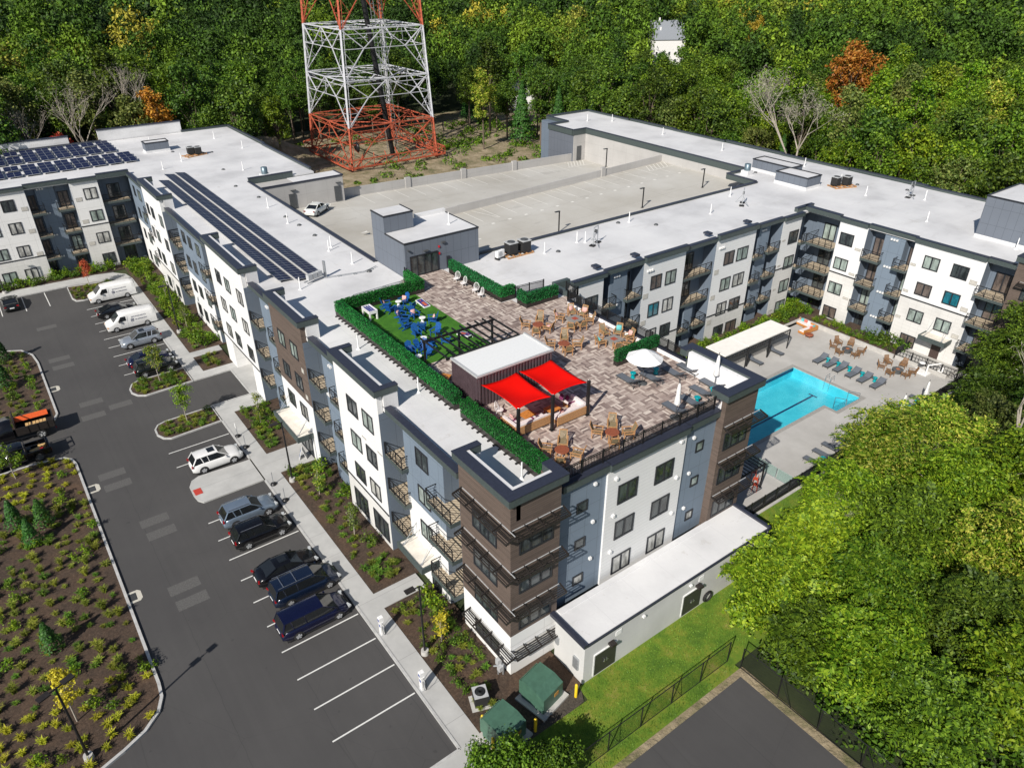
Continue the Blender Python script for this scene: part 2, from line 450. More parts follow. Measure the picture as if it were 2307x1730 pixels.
LEAF = {
 'green': leafmat('green_leaves', (0.02,0.048,0.004), (0.075,0.14,0.008), (0.17,0.26,0.018)),
 'dark': leafmat('dark_green_leaves', (0.018,0.045,0.005), (0.06,0.12,0.010), (0.14,0.22,0.02)),
 'bright': leafmat('bright_green_leaves', (0.035,0.085,0.004), (0.12,0.215,0.008), (0.27,0.36,0.022)),
 'lime': leafmat('yellow_green_leaves', (0.045,0.10,0.005), (0.16,0.25,0.012), (0.44,0.41,0.07)),
 'olive': leafmat('olive_leaves', (0.05,0.08,0.014), (0.11,0.15,0.028), (0.22,0.24,0.06)),
 'orange': leafmat('orange_leaves', (0.24,0.08,0.01), (0.42,0.17,0.02), (0.5,0.27,0.04)),
 'yellow': leafmat('yellow_leaves', (0.3,0.23,0.012), (0.5,0.38,0.025), (0.6,0.5,0.05)),
 'red': leafmat('red_leaves', (0.22,0.02,0.01), (0.42,0.06,0.03), (0.5,0.16,0.06)),
 'conifer': leafmat('conifer_needles', (0.012,0.045,0.008), (0.03,0.09,0.012), (0.06,0.15,0.02), 0.1),
 'blue': leafmat('blue_green_needles', (0.04,0.11,0.06), (0.08,0.19,0.1), (0.13,0.26,0.14), 0.1),
 'hedge': leafmat('boxwood_panel_leaves', (0.004,0.055,0.01), (0.01,0.13,0.022), (0.025,0.24,0.045), 0.1),
 'tuft': leafmat('ornamental_grass_blades', (0.10,0.13,0.015), (0.2,0.24,0.025), (0.34,0.34,0.07)),
 'tuftg': leafmat('green_grass_blades', (0.05,0.11,0.012), (0.10,0.2,0.02), (0.2,0.3,0.04)),
 'tufty': leafmat('yellow_grass_blades', (0.22,0.24,0.01), (0.38,0.38,0.02), (0.5,0.48,0.06)),
 'twig': leafmat('grey_twigs', (0.16,0.14,0.11), (0.26,0.235,0.19), (0.36,0.33,0.28), 0.0),
}

def farleaf():
    """leaves of the uncounted wood: every tree has its own tone, stored per tree"""
    t = NT('far_wood_leaves'); g = t.n('ShaderNodeNewGeometry'); at = t.n('ShaderNodeAttribute'); at.attribute_name = 'tone'
    c = t.ramp(at.outputs['Fac'], [(0,(0.022,0.05,0.008)),(0.3,(0.045,0.095,0.010)),(0.55,(0.085,0.155,0.012)),(0.78,(0.15,0.22,0.016)),(0.92,(0.19,0.2,0.03)),(1,(0.32,0.28,0.03))])
    hs = t.n('ShaderNodeHueSaturation'); t.l(c, hs.inputs['Color']); t.val(hs.inputs['Value'], t.math('ADD', t.math('MULTIPLY', g.outputs['Random Per Island'], 1.3), 0.4))
    t.fin(hs.outputs[0], 0.6, 0, 0.2); return t.mat
LEAF['far'] = farleaf()

# ================================================================ THE SETTING
def struct(name, mb, mat):
    return tag(mb.build(name, mat), kind='structure')
POOL = (26.0, 50.6, 7.2, 14.1)     # main basin
STEP = (46.1, 50.6, 5.75, 7.2)     # stair alcove
g = MB()
xs = [-700, 26.0, 46.1, 50.6, 1200]; ys = [-500, 5.75, 7.2, 14.1, 1200]
for i in range(4):
    for j in range(4):
        if (i, j) in ((1,2),(2,2),(2,1)): continue
        g.quad((xs[i],ys[j],-0.06),(xs[i+1],ys[j],-0.06),(xs[i+1],ys[j+1],-0.06),(xs[i],ys[j+1],-0.06))
struct('ground', g, M['forestfloor'])
struct('parking_lot', MB().box(-60,-5.6,-40,92,-0.05,0), M['asphalt'])
g = MB()
g.quad((-5.6,45.2,0.002),(-1.3,45.2,0.002),(-1.3,51.5,0.002),(-5.6,51.5,0.002))
struct('driveway', g, M['asphalt'])
struct('neighbouring_lot', MB().box(-14,12.1,-45,-9.05,-0.05,0.0), M['asphalt'])
g = MB()
g.prism([(-14,-9.05),(12.1,-9.05),(12.1,-45),(12.8,-45),(12.8,-8.6),(-14,-8.6)], -0.05, 0.03)
struct('gravel_strip', g, M['dirt'])
struct('lawn', MB().prism([(3.0,-3.33),(22.0,-3.33),(22.0,0.5),(60,0.5),(60,-8.2),(12.5,-8.2),(12.5,-8.6),(-9,-8.6),(-9,-3.3),(-4.5,-3.9),(-2.3,-4.4),(2.9,-4.4)], -0.05, 0.05), M['lawn'])
# sidewalks
sw = MB()
sw.box(-5.45,-4.0,-2.4,45.0,0,0.12)
sw.box(-5.45,-4.0,51.7,87.0,0,0.12)
sw.prism([(-5.45,87.0),(-4.0,87.0),(-4.4,89.3),(-5.8,91.0),(-8,91.6),(-40,93.2),(-40,89.4),(-12.1,89.4),(-8.5,88.9),(-6.4,88.3)],0,0.12)
sw.box(-4.0,-0.45,10.0,11.65,0,0.12)
sw.box(-4.0,-0.55,29.9,33.4,0,0.12)
sw.box(-4.0,-0.6,42.6,45.0,0,0.12)
sw.box(-1.3,1.0,45.0,51.7,0,0.12)
sw.box(-4.0,-0.6,51.7,53.1,0,0.12)
sw.box(-4.0,-0.6,57.1,58.5,0,0.12)
sw.prism([(-5.45,-2.4),(-4.0,-2.4),(-3.9,-4.1),(-4.6,-4.9),(-9.5,-4.9),(-13,-9.0),(-14.6,-8.9),(-9.6,-2.55)],0,0.12)
struct('sidewalk', sw, M['sidewalk'])
ci = MB().prism([(-5.6,29.75),(-10.9,29.75),(-11.25,30.3),(-11.35,31.2),(-11.3,32.6),(-10.9,33.4),(-10.2,33.75),(-5.6,33.5)],0,0.13)
struct('concrete_island', ci, M['sidewalk'])
struct('tactile_pad', MB().box(-11.2,-10.55,31.05,31.95,0.131,0.15), plain('tactile_red',(0.45,0.045,0.03),0.7))
# kerbs: swept along polylines
def kerb(poly, w=0.15, h=0.15, closed=False, mat=None):
    m = MB(); n = len(poly)
    P = [Vector(p) for p in poly]
    def nrm(i):
        a = P[(i-1)%n] if (closed or i>0) else P[i]; b = P[(i+1)%n] if (closed or i<n-1) else P[i]
        d = (b-a).normalized(); return Vector((-d.y, d.x))
    L = [P[i]+nrm(i)*w/2 for i in range(n)]; Rr = [P[i]-nrm(i)*w/2 for i in range(n)]
    vs = []
    for i in range(n):
        vs += [(L[i].x,L[i].y,0),(L[i].x,L[i].y,h),(Rr[i].x,Rr[i].y,h),(Rr[i].x,Rr[i].y,0)]
    fs = []
    for i in range(n if closed else n-1):
        j = (i+1)%n
        for k in range(3): fs.append((i*4+k, i*4+k+1, j*4+k+1, j*4+k))
    m.add(vs, fs)
    if not closed: m.add(vs, [(0,1,2,3),((n-1)*4,(n-1)*4+1,(n-1)*4+2,(n-1)*4+3)])
    return m
def arc(cx, cy, r, a0, a1, n=8):
    return [(cx+r*math.cos(R(a0+(a1-a0)*i/n)), cy+r*math.sin(R(a0+(a1-a0)*i/n))) for i in range(n+1)]
kb = MB()
def addk(poly, closed=False, w=0.16):
    k = kerb(poly, w, 0.155, closed); kb.add(k.v, k.f)
addk([(-5.53,-2.4),(-5.53,29.6)]); addk([(-5.53,33.7),(-5.53,41.6)]); addk([(-5.53,44.9),(-5.53,45.1),(-1.38,45.1),(-1.38,51.6),(-5.5,51.6)])
addk([(-5.53,55.2),(-5.53,82.6)])
addk([(-5.53,-2.4),(-9.7,-2.45),(-14.7,-9.0)])
LOWBED = [(-26,8.0),(-23.0,8.9),(-21.6,9.4),(-20.3,10.0),(-19.3,10.9),(-18.85,11.9),(-18.75,13.0),(-18.75,42.4),(-18.95,43.4),(-19.5,44.1),(-21.9,44.6),(-60,45.0)]
UPBED = [(-60,51.4),(-20.1,51.5),(-19.2,51.9),(-18.75,53.0),(-18.75,66.5),(-19.0,69.0),(-19.9,71.0),(-21.9,72.2),(-60,72.6)]
addk(LOWBED, w=0.2); addk(UPBED, w=0.2)
ISL_A = [(-5.6,51.6),(-10.5,51.4),(-11.2,51.9),(-11.6,52.8),(-11.6,53.7),(-11.2,54.7),(-10.5,55.15),(-5.6,55.2)]
ISL_B = [(-5.6,41.7),(-10.5,41.45),(-11.1,41.9),(-11.45,42.8),(-11.4,43.9),(-11.0,44.6),(-10.2,44.9),(-5.6,45.0)]
ISL_N = [(-12.2,88.9),(-12.3,84.2),(-12.0,83.0),(-11.2,82.7),(-5.6,82.7),(-5.6,86.9),(-7.4,88.0)]
addk(ISL_A, True); addk(ISL_B, True); addk(ISL_N, True)
addk([(-12.3,89.35),(-40,89.35)])
struct('kerbs', kb, plain('kerb_granite',(0.43,0.43,0.425),0.8,0,0.15,3))
beds = MB()
beds.prism(LOWBED + [(-60,8.0)], -0.02, 0.10)
beds.prism(UPBED, -0.02, 0.10)
beds.prism(ISL_A,-0.02,0.11); beds.prism(ISL_B,-0.02,0.11); beds.prism(ISL_N,-0.02,0.11)
beds.box(-3.98,0.3,-3.9,9.98,-0.02,0.09); beds.box(-3.98,0.6,11.67,29.88,-0.02,0.09)
beds.box(-3.98,0.6,33.42,42.58,-0.02,0.09); beds.box(-3.98,1.0,58.52,93.5,-0.02,0.09)
beds.box(-3.98,-0.61,53.12,57.08,-0.02,0.09); beds.box(-40,-4.02,91.9,96,-0.02,0.085)
beds.box(0.31,3.3,-3.2,-0.01,-0.02,0.06)
beds.box(26,66,20.6,26,-0.02,0.35); beds.box(61.7,66,8.4,20.58,-0.02,0.35)
struct('planting_bed', beds, M['mulch'])
# painted bay lines
ln = MB()
def bay(y, x0=-11.4, x1=-5.72): ln.box(x0, x1, y-0.05, y+0.05, -0.02, 0.004)
for y in (2.62,5.33,8.02,10.72,13.45,16.2,18.9,21.6,24.3): bay(y)
bay(24.3+2.6); bay(36.4); bay(39.1)
for y in (57.6,60.3,63.0,65.75,68.45,71.15,73.85,76.55,79.25): bay(y)
for x in (-15.1,-17.85,-20.6,-23.3,-26): ln.box(x-0.05,x+0.05,83.5,89.0,-0.02,0.004)
ln.box(-30,-24.6,47.0,47.1,-0.02,0.004)
struct('bay_lines', ln, plain('road_paint',(0.66,0.66,0.64),0.6,0,0.1,8))
# worn pale patches where old markings were ground away
wp = MB()
for (x,y,a) in [(-16.4,38.9,1),(-16.3,36.9,1),(-14.9,30.0,1),(-14.8,28.1,1),(-15.0,20.9,1),(-14.9,19.1,1),(-15.5,53.5,1),(-15.8,50.5,1),(-13.1,51.2,1),(-16.6,66.2,1),(-16.5,64.0,1),(-16.5,76.4,1)]:
    wp.box(x-1.1,x+1.1,y-0.55,y+0.55,-0.02,0.003)
struct('worn_patches', wp, plain('ground_asphalt',(0.092,0.09,0.088),0.9,0,0.2,9))

# pool and its deck
pd = MB(); z1 = 0.03
PX0, PX1, PY0, PY1 = 26.0, 50.6, 7.2, 14.1
for r in [(25.5,61.5,14.5,20.6),(51.0,61.5,1.0,14.5),(25.5,45.7,1.0,6.8),(45.7,51.0,1.0,5.35),(61.5,65,1.0,8.4)]:
    pd.box(r[0],r[1],r[2],r[3],-0.05,z1)
struct('pool_deck', pd, M['pooldeck'])
cp = MB()
for r in [(25.5,51.0,14.1,14.5),(50.6,51.0,5.35,14.1),(25.5,46.1,6.8,7.2),(45.7,46.1,5.35,6.8),(46.1,50.6,5.35,5.75)]:
    cp.box(r[0],r[1],r[2],r[3],-0.3,z1+0.02)
struct('pool_coping', cp, plain('coping_stone',(0.30,0.29,0.275),0.8,0,0.15,6))
def pooltile():
    t = NT('pool_plaster'); p = t.pos()
    v = t.n('ShaderNodeTexVoronoi'); v.feature = 'DISTANCE_TO_EDGE'; v.inputs['Scale'].default_value = 3.2; t.l(p, v.inputs['Vector'])
    return t.fin(t.ramp(t.noise(p, 0.8, 4), [(0.3,(0.08,0.50,0.60)),(0.7,(0.13,0.60,0.69))]), 0.7)
pb = MB()
pb.quad((26,7.2,-1.25),(50.6,7.2,-1.25),(50.6,14.1,-1.25),(26,14.1,-1.25))
for i in range(5):
    y0 = 5.75 + i*0.29; pb.box(46.1,50.6,y0,y0+0.29,-1.3,-0.28-0.19*i)
pb.quad((26,14.09,-1.25),(50.6,14.09,-1.25),(50.6,14.09,-0.05),(26,14.09,-0.05))
pb.quad((50.59,14.1,-1.25),(50.59,5.75,-1.25),(50.59,5.75,-0.05),(50.59,14.1,-0.05))
pb.quad((46.1,7.21,-1.25),(26,7.21,-1.25),(26,7.21,-0.05),(46.1,7.21,-0.05))
pb.quad((46.11,5.76,-1.25),(46.11,7.2,-1.25),(46.11,7.2,-0.05),(46.11,5.76,-0.05))
struct('pool_basin', pb, pooltile())
lm = MB(); lm.box(30,49.0,10.0,10.22,-1.25,-1.24); lm.box(48.8,49.0,9.6,10.62,-1.25,-1.238)
lm.box(26,50.55,14.0,14.08,-0.42,-0.1)
for i in range(5): lm.box(46.3,50.5,5.99+i*0.29,6.03+i*0.29,-0.31-0.19*i,-0.276-0.19*i)
struct('pool_lane_line', lm, plain('navy_tile',(0.008,0.02,0.09),0.4))
def water():
    t = NT('pool_water'); p = t.pos()
    lw = t.n('ShaderNodeLayerWeight'); fr = t.n('ShaderNodeMath', operation='MULTIPLY_ADD')
    pw = t.n('ShaderNodeMath', operation='POWER'); t.l(lw.outputs['Facing'], pw.inputs[0]); pw.inputs[1].default_value = 4.0
    t.l(pw.outputs[0], fr.inputs[0]); fr.inputs[1].default_value = 0.9; fr.inputs[2].default_value = 0.025
    bp = t.n('ShaderNodeBump'); bp.inputs['Strength'].default_value = 0.25; bp.inputs['Distance'].default_value = 0.05
    t.l(t.noise(p, 3.0, 3), bp.inputs['Height']); t.l(bp.outputs[0], lw.inputs['Normal'])
    gl = t.n('ShaderNodeBsdfGlossy'); gl.inputs['Roughness'].default_value = 0.05; t.l(bp.outputs[0], gl.inputs['Normal'])
    tr = t.n('ShaderNodeBsdfTransparent')
    t.l(t.ramp(t.noise(p, 6.5, 3, 0.7), [(0.42,(0.62,0.93,0.97)),(0.6,(0.72,0.97,1.0)),(0.7,(0.86,1.0,1.0))]), tr.inputs[0])
    mx = t.n('ShaderNodeMixShader'); t.l(fr.outputs[0], mx.inputs[0]); t.l(tr.outputs[0], mx.inputs[1]); t.l(gl.outputs[0], mx.inputs[2])
    t.l(mx.outputs[0], t.out.inputs[0]); return t.mat
wt = MB(); wt.quad((26,7.2,-0.07),(50.6,7.2,-0.07),(50.6,14.1,-0.07),(26,14.1,-0.07)); wt.quad((46.1,5.75,-0.07),(50.6,5.75,-0.07),(50.6,7.2,-0.07),(46.1,7.2,-0.07))
struct('pool_water', wt, water())
# earth behind the garage, rough cleared ground under the mast
er = MB(); N = 26; P = []
random.seed(3)
for j in range(N+1):
    for i in range(N+1):
        x = 24+i*100/N; y = 84+j*84/N
        P.append((x, y, 0.02 + (0.5*random.random() if 0<i<N and 0<j<N else -0.05) + 5.5*math.exp(-((x-36)**2/70+(y-143)**2/40))))
er.add(P, [(j*(N+1)+i, j*(N+1)+i+1, (j+1)*(N+1)+i+1, (j+1)*(N+1)+i) for j in range(N) for i in range(N)], 0, True)
struct('cleared_earth', er, M['dirt'])

# ================================================================ THE APARTMENT BUILDING
B = thing('apartment_building', (0,0,0), 0, 'long four-storey white, slate-blue and brown apartment building with white flat roofs wrapping the pool court', 'building')
class Fac:
    """a facade: W faces -X (u runs along Y), S faces -Y (u runs along X)"""
    def __init__(s, kind, c): s.k = kind; s.c = c
    def box(s, mb, u0, u1, d0, d1, z0, z1, m=0):
        if s.k == 'W': mb.box(s.c-d1, s.c-d0, u0, u1, z0, z1, m)
        else: mb.box(u0, u1, s.c-d1, s.c-d0, z0, z1, m)
    def p(s, u, d, z):
        return (s.c-d, u, z) if s.k == 'W' else (u, s.c-d, z)
WINS = []
CAMP = Vector((-18.78,-25.53,41.0))
def window(F, u0, u1, z0, z1, d=0.0, glass='glass', div=2):
    WINS.append((F, u0, u1, z0, z1, d, glass, div))
def make_window(F, u0, u1, z0, z1, d, glass, div, fm, pm):
    t = 0.115
    F.box(fm, u0, u0+t, d-0.02, d+0.06, z0, z1); F.box(fm, u1-t, u1, d-0.02, d+0.06, z0, z1)
    F.box(fm, u0+t, u1-t, d-0.02, d+0.06, z0, z0+t); F.box(fm, u0+t, u1-t, d-0.02, d+0.06, z1-t, z1)
    for i in range(1, div):
        c = u0 + (u1-u0)*i/div; F.box(fm, c-0.075, c+0.075, d-0.02, d+0.055, z0+t, z1-t)
    F.box(pm, u0+t, u1-t, d-0.01, d+0.02, z0+t, z1-t)
def wall(F, u0, u1, d, z0, z1, mat, back=-1.6):
    m = MB()
    if z1 > 13.5: F.box(m, u0, u1, back, d, z0, 12.75); F.box(m, u0, u1, d-0.39, d, 12.75, z1)
    else: F.box(m, u0, u1, back, d, z0, z1)
    return m.build('wall', M[mat], B)
FLOORS = (9.45, 6.2, 2.95)
def balcony(F, u0, u1, d0, d1, zf, post=None, sides=(1,1)):
    s = MB(); F.box(s, u0, u1, d0, d1, zf-0.32, zf-0.02, 0); F.box(s, u0+0.06, u1-0.06, d0, d1-0.06, zf-0.02, zf, 1)
    so = s.build('balcony', [M['fascia'], BALC_FLOOR], B)
    r = MB(); h = 1.05
    def bar3(a, b, w=0.05): r.bar(F.p(*a), F.p(*b), w)
    e = d1-0.04
    bar3((u0+.03,e,zf+h),(u1-.03,e,zf+h),0.06); bar3((u0+.03,e,zf+.1),(u1-.03,e,zf+.1),0.04)
    n = max(2, round((u1-u0)/1.0))
    for i in range(n+1):
        u = u0+.03+(u1-u0-.06)*i/n; bar3((u,e,zf),(u,e,zf+h),0.055)
    for i in range(1,4):
        z = zf+.1+(h-.1)*i/4; bar3((u0+.03,e,z),(u1-.03,e,z),0.018)
    # crossed brace in the end panels
    w = (u1-u0-.06)/n
    bar3((u0+.03,e,zf+h),(u0+.03+w,e,zf+.1),0.03); bar3((u1-.03,e,zf+h),(u1-.03-w,e,zf+.1),0.03)
    for k, u in ((0,u0+.03),(1,u1-.03)):
        if sides[k]:
            bar3((u,d0,zf+h),(u,e,zf+h),0.05); bar3((u,d0,zf+.1),(u,e,zf+.1),0.04)
            for i in range(1,4): bar3((u,d0,zf+.1+(h-.1)*i/4),(u,e,zf+.1+(h-.1)*i/4),0.018)
    r.build('railing', M['black'], so)
    return so
def balcfloor():
    t = NT('balcony_striped_floor'); p = t.pos(); x, y, z = t.sep(p)
    c = t.mix(t.line(t.math('ADD', x, y), 0.32, 0.1), (0.5,0.42,0.31), (0.2,0.15,0.1))  # beige floor colour crossed by wide darker brown stripes
    return t.fin(c, 0.7)
BALC_FLOOR = balcfloor()
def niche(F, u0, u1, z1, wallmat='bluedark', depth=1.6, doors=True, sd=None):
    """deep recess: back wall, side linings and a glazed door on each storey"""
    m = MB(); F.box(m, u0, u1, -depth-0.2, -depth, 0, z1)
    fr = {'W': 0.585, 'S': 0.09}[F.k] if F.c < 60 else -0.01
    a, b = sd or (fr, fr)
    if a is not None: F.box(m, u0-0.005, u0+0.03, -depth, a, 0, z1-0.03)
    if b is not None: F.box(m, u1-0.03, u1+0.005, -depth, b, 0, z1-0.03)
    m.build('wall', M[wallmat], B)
    if doors:
        um = (u0+u1)/2; w = min(1.7, (u1-u0)*0.7)
        for zf in FLOORS: window(F, um-w/2, um+w/2, zf+0.05, zf+2.2, -depth, ['glass','glassg','glassb'][int(um*3+zf)%3], 2)
        window(F, um-w/2, um+w/2, 0.15, 2.2, -depth, 'glass', 2)
def cornice(F, u0, u1, d, z0=12.9, z1=13.42, over=0.25, inner=0.22):
    m = MB(); F.box(m, u0, u1, d-inner, d+over, z0, z1-0.06, 0); F.box(m, u0-0.02, u1+0.02, d-inner-0.02, d+over+0.03, z1-0.06, z1, 1)
    return m.build('parapet', [M['fascia'], M['cap']], B)
def tall(F, u0, u1, d, ret=1.2, legs=(1,1), z1=14.98, z0=14.4, over=0.27):
    """raised parapet: fascia, dark coping, white membrane back slope, short return legs"""
    m = MB()
    F.box(m, u0-0.25, u1+0.25, d-0.4, d+over, z0, z1-0.06, 0)
    F.box(m, u0-0.28, u1+0.28, d-0.42, d+over+0.03, z1-0.06, z1, 1)
    F.box(m, u0+0.0, u1-0.0, d-0.72, d-0.422, 13.0, z1-0.08, 2)
    for k, (a, b) in enumerate(((u0-0.25,u0+0.2),(u1-0.2,u1+0.25))):
        if legs[k]:
            F.box(m, a, b, d-0.4-ret, d-0.401, z0, z1-0.06, 0); F.box(m, a-0.03, b+0.03, d-0.42-ret, d-0.421, z1-0.06, z1-0.004, 1)
            F.box(m, a+0.05, b-0.05, d-0.35-ret, d-0.43, 13.0, z0, 2)
    return m.build('raised_parapet', [M['fascia'], M['cap'], M['roof']], B)

# --- core volumes and roof
RZ = 13.05
core = MB()
core.box(1.75,12.6,2.5,94.0,0,RZ-0.3); core.box(2.0,21.6,1.75,24,0,RZ-0.3)
core.box(12.6,22,24,35,0,RZ-0.3); core.box(22,69.3,26.0,36.2,0,RZ-0.3)
core.box(66.4,85.8,-14,36.2,0,RZ-0.3); core.box(74,85.8,36.2,90.2,0,RZ-0.3); core.box(71.2,74,77.4,83.5,0,RZ-0.3)
core.box(-45,22.2,95.8,118.5,0,RZ-0.3); core.box(12.6,22.2,79.4,95.8,0,RZ-0.3)
core.build('wall', M['bluedark'], B)
rf = MB()
rf.prism([(0.26,0.63),(21.9,0.63),(21.9,20.8),(23.2,20.8),(23.2,24.6),(64.8,24.6),(64.8,-14),(86,-14),(86,90.3),(75.5,90.3),(75.5,84.2),(71,84.2),(71,77.3),(74,77.3),(74,41.5),(69.4,41.5),(69.4,36.4),(22.0,36.4),(22.0,35.0),(13.0,35.0),(13.0,41.0),(12.8,41.0),(12.8,76.2),(12.8,79.2),(22.4,79.2),(22.4,118.6),(-45,118.6),(-45,94.3),(0.26,94.3)], RZ-0.28, RZ)
rf.build('roof', M['roof'], B)
def edge(pts, z0=12.75, z1=13.5, w=0.35, closed=False):
    """coping along roof edges that have no facade detail"""
    m = MB()
    for a, b in zip(pts[:-1], pts[1:]):
        x0, x1 = sorted((a[0],b[0])); y0, y1 = sorted((a[1],b[1]))
        m.box(x0-w/2, x1+w/2, y0-w/2, y1+w/2, z0, z1-0.1, 0)
    return m
em = MB()
def addedge(pts, z0=12.6, z1=13.42, w=0.3):
    for a, b in zip(pts[:-1], pts[1:]):
        x0, x1 = sorted((a[0],b[0])); y0, y1 = sorted((a[1],b[1]))
        em.box(x0-w/2, x1+w/2, y0-w/2, y1+w/2, z0, z1-0.1+random.random()*0.004, 0)
        em.box(x0-w/2-0.03, x1+w/2+0.03, y0-w/2-0.03, y1+w/2+0.03, z1-0.1, z1+random.random()*0.01, 1)
addedge([(12.7,41.2),(12.7,79.0)], z1=13.2); addedge([(12.85,79.2),(19.0,79.2)], z1=13.6)
addedge([(22.4,80.5),(22.4,100)]); addedge([(22.7,100.2),(22.7,118.4)]); addedge([(22.5,118.6),(14.5,118.6)]); addedge([(1,118.6),(-45,118.6)])
addedge([(22.2,36.4),(69.4,36.4)], z1=13.3); addedge([(69.4,36.6),(69.4,41.3)]); addedge([(69.6,41.5),(74,41.5)])
addedge([(74,41.7),(74,77.3)], z0=12.4); addedge([(73.8,77.3),(71,77.3)], z0=12.4); addedge([(71,77.5),(71,84.2)], z0=12.4); addedge([(71.2,84.2),(75.5,84.2)]); addedge([(75.5,84.4),(75.5,90.3)]); addedge([(75.7,90.3),(86,90.3)])
for k in range(9):
    y0 = 90-k*11.5; addedge([(86+(0.5 if k%2 else 0),y0),(86+(0.5 if k%2 else 0),y0-11.3)])
em.build('parapet', [M['fascia'], M['cap']], B)
# raised rear parapets of the north-west wing
rp = MB(); rp.box(-45,-3.5,118.8,119.3,13,14.5,0); rp.box(-45,-3.4,118.7,119.4,14.5,14.62,1); rp.box(1,14.5,118.8,119.3,13,14.9,0); rp.box(0.9,14.6,118.7,119.4,14.9,15.02,1)
rp.build('raised_parapet', [M['roof'], M['cap']], B)

def trim(F, u0, u1, d, z=6.55, h=0.14):
    m = MB(); F.box(m, u0, u1, d, d+0.05, z, z+h); m.build('trim_band', M['frame'], B)
def grille(F, u, z, d, w=0.75, h=0.42):
    GR.append((F, u, z, d, w, h))
GR = []; LT = []
def vents(F, u, z, d, n=3):
    for i in range(n): LT.append((F, u+i*0.33, z, d))

# ---------------- west facade (faces the car park)
W = Fac('W', 0.0)
# brown corner tower
wall(W,0.003,5.4,0.0,3.65,14.42,'brown',-1.9); wall(W,0.006,5.4,-0.004,0,3.65,'stucco',-1.9)
for z0, z1 in ((10.15,11.6),(6.95,8.4),(3.8,5.25)): window(W,1.35,3.95,z0,z1,0.0,'glass',3)
window(W,1.2,4.0,0.75,2.0,0.0,'glass',3)
tall(W,0.0,5.4,0.0,legs=(0,1))
# first blue bay with balcony niches either side
niche(W,5.4,7.5,12.9,sd=(-.01,-.11)); niche(W,12.7,14.9,12.9,sd=(-.11,.585))
wall(W,7.5,12.7,-0.1,6.9,12.95,'blue',-1.9); wall(W,7.5,12.7,-0.104,0,6.9,'stucco',-1.9)
cornice(W,5.4,14.9,-0.1)
for z0 in (10.6,7.4,4.2): window(W,9.4,11.05,z0,z0+1.5,-0.1,'glassg' if z0<8 else 'glass')
window(W,11.2,12.3,0.2,2.4,-0.1,'glass',1); window(W,8.6,9.9,0.2,2.4,-0.1,'glass',1)
for zf in FLOORS:
    balcony(W,5.45,8.5,-1.6,0.75,zf,sides=(0,1)); balcony(W,12.3,14.85,-1.6,0.45,zf,sides=(1,0))
# first white bay
WB = 0.6
def whitebay(u0,u1,cols,low=None,mat='lap',tallp=True,glasses=None,legs=(1,1),lowmat='stone'):
    wall(W,u0,u1,WB,3.6,14.42 if tallp else 12.95,mat,-1.9); wall(W,u0,u1,WB-0.004,0,3.6,lowmat,-1.9)
    trim(W,u0,u1,WB,3.53)
    if tallp: tall(W,u0,u1,WB,legs=legs)
    else: cornice(W,u0,u1,WB)
    for ci,(a,b) in enumerate(cols):
        for zi,z0 in enumerate((10.52,7.33,4.2)):
            window(W,a,b,z0,z0+1.52,WB,(glasses or ['glass','glassg','glass','glassw'])[(ci+zi)%4])
        grille(W,a-1.0,9.2,WB,0.7,0.12)
whitebay(14.9,22.1,[(18.5,20.25),(15.95,17.65)])
window(W,18.7,21.1,0.6,2.6,WB,'glass',3); window(W,15.2,17.7,0.6,2.6,WB,'glass',3)
# second blue bay
niche(W,22.1,24.0,12.9,sd=(.585,-.11)); niche(W,26.3,28.4,12.9,sd=(-.11,.585))
wall(W,24.0,26.3,-0.1,0,12.95,'blue',-1.9); cornice(W,22.1,28.4,-0.1)
for zf in FLOORS:
    balcony(W,22.15,24.3,-1.6,0.45,zf,sides=(0,1)); balcony(W,26.0,28.35,-1.6,0.55,zf,sides=(1,0))
vents(W,24.3,12.2,-0.1,2); vents(W,25.4,9.0,-0.1,2)
# brown bay over white base, entrance canopy below
wall(W,28.4,35.7,WB,6.5,14.42,'brown',-1.9); wall(W,28.4,35.7,WB-0.004,0,6.5,'lap',-1.9); tall(W,28.4,35.7,WB)
for a, b in ((32.75,34.35),(29.9,31.5)):
    for z0, gl in ((10.5,'glassg'),(7.35,'glass'),(4.25,'glass')): window(W,a,b,z0,z0+1.5,WB,gl)
for z in (9.6,6.9): grille(W,29.1,z,WB,0.5,0.45)
window(W,30.0,33.0,0.15,2.6,WB,'glass',3)
# third blue bay
niche(W,35.7,37.6,12.9,sd=(.585,-.11)); niche(W,40.6,42.8,12.9,sd=(-.11,.585))
wall(W,37.6,40.6,-0.1,0,12.95,'blue',-1.9); cornice(W,35.7,42.8,-0.1); vents(W,38.2,12.3,-0.1,2)
for zf in FLOORS:
    balcony(W,35.75,38.0,-1.6,0.45,zf,sides=(0,1)); balcony(W,40.3,42.75,-1.6,0.55,zf,sides=(1,0))
# white bay over the garage entrance
wall(W,42.8,54.3,WB,3.6,14.42,'lap',-1.9); wall(W,42.8,45.2,WB-0.004,0,3.6,'stucco',-1.9); wall(W,51.6,54.3,WB-0.004,0,3.6,'stucco',-1.9)
trim(W,42.8,54.3,WB,3.53); tall(W,42.8,54.3,WB)
for a, b in ((50.55,52.15),(47.6,49.2),(43.75,45.4)):
    for z0 in (10.5,7.3,4.2): window(W,a,b,z0,z0+1.5,WB,random.choice(['glass','glass','glassg','glassw']))
gm = MB(); W.box(gm,45.2,51.6,-1.7,-1.5,0.1,3.6); gm.build('garage_door', M['trimwhite'], B)
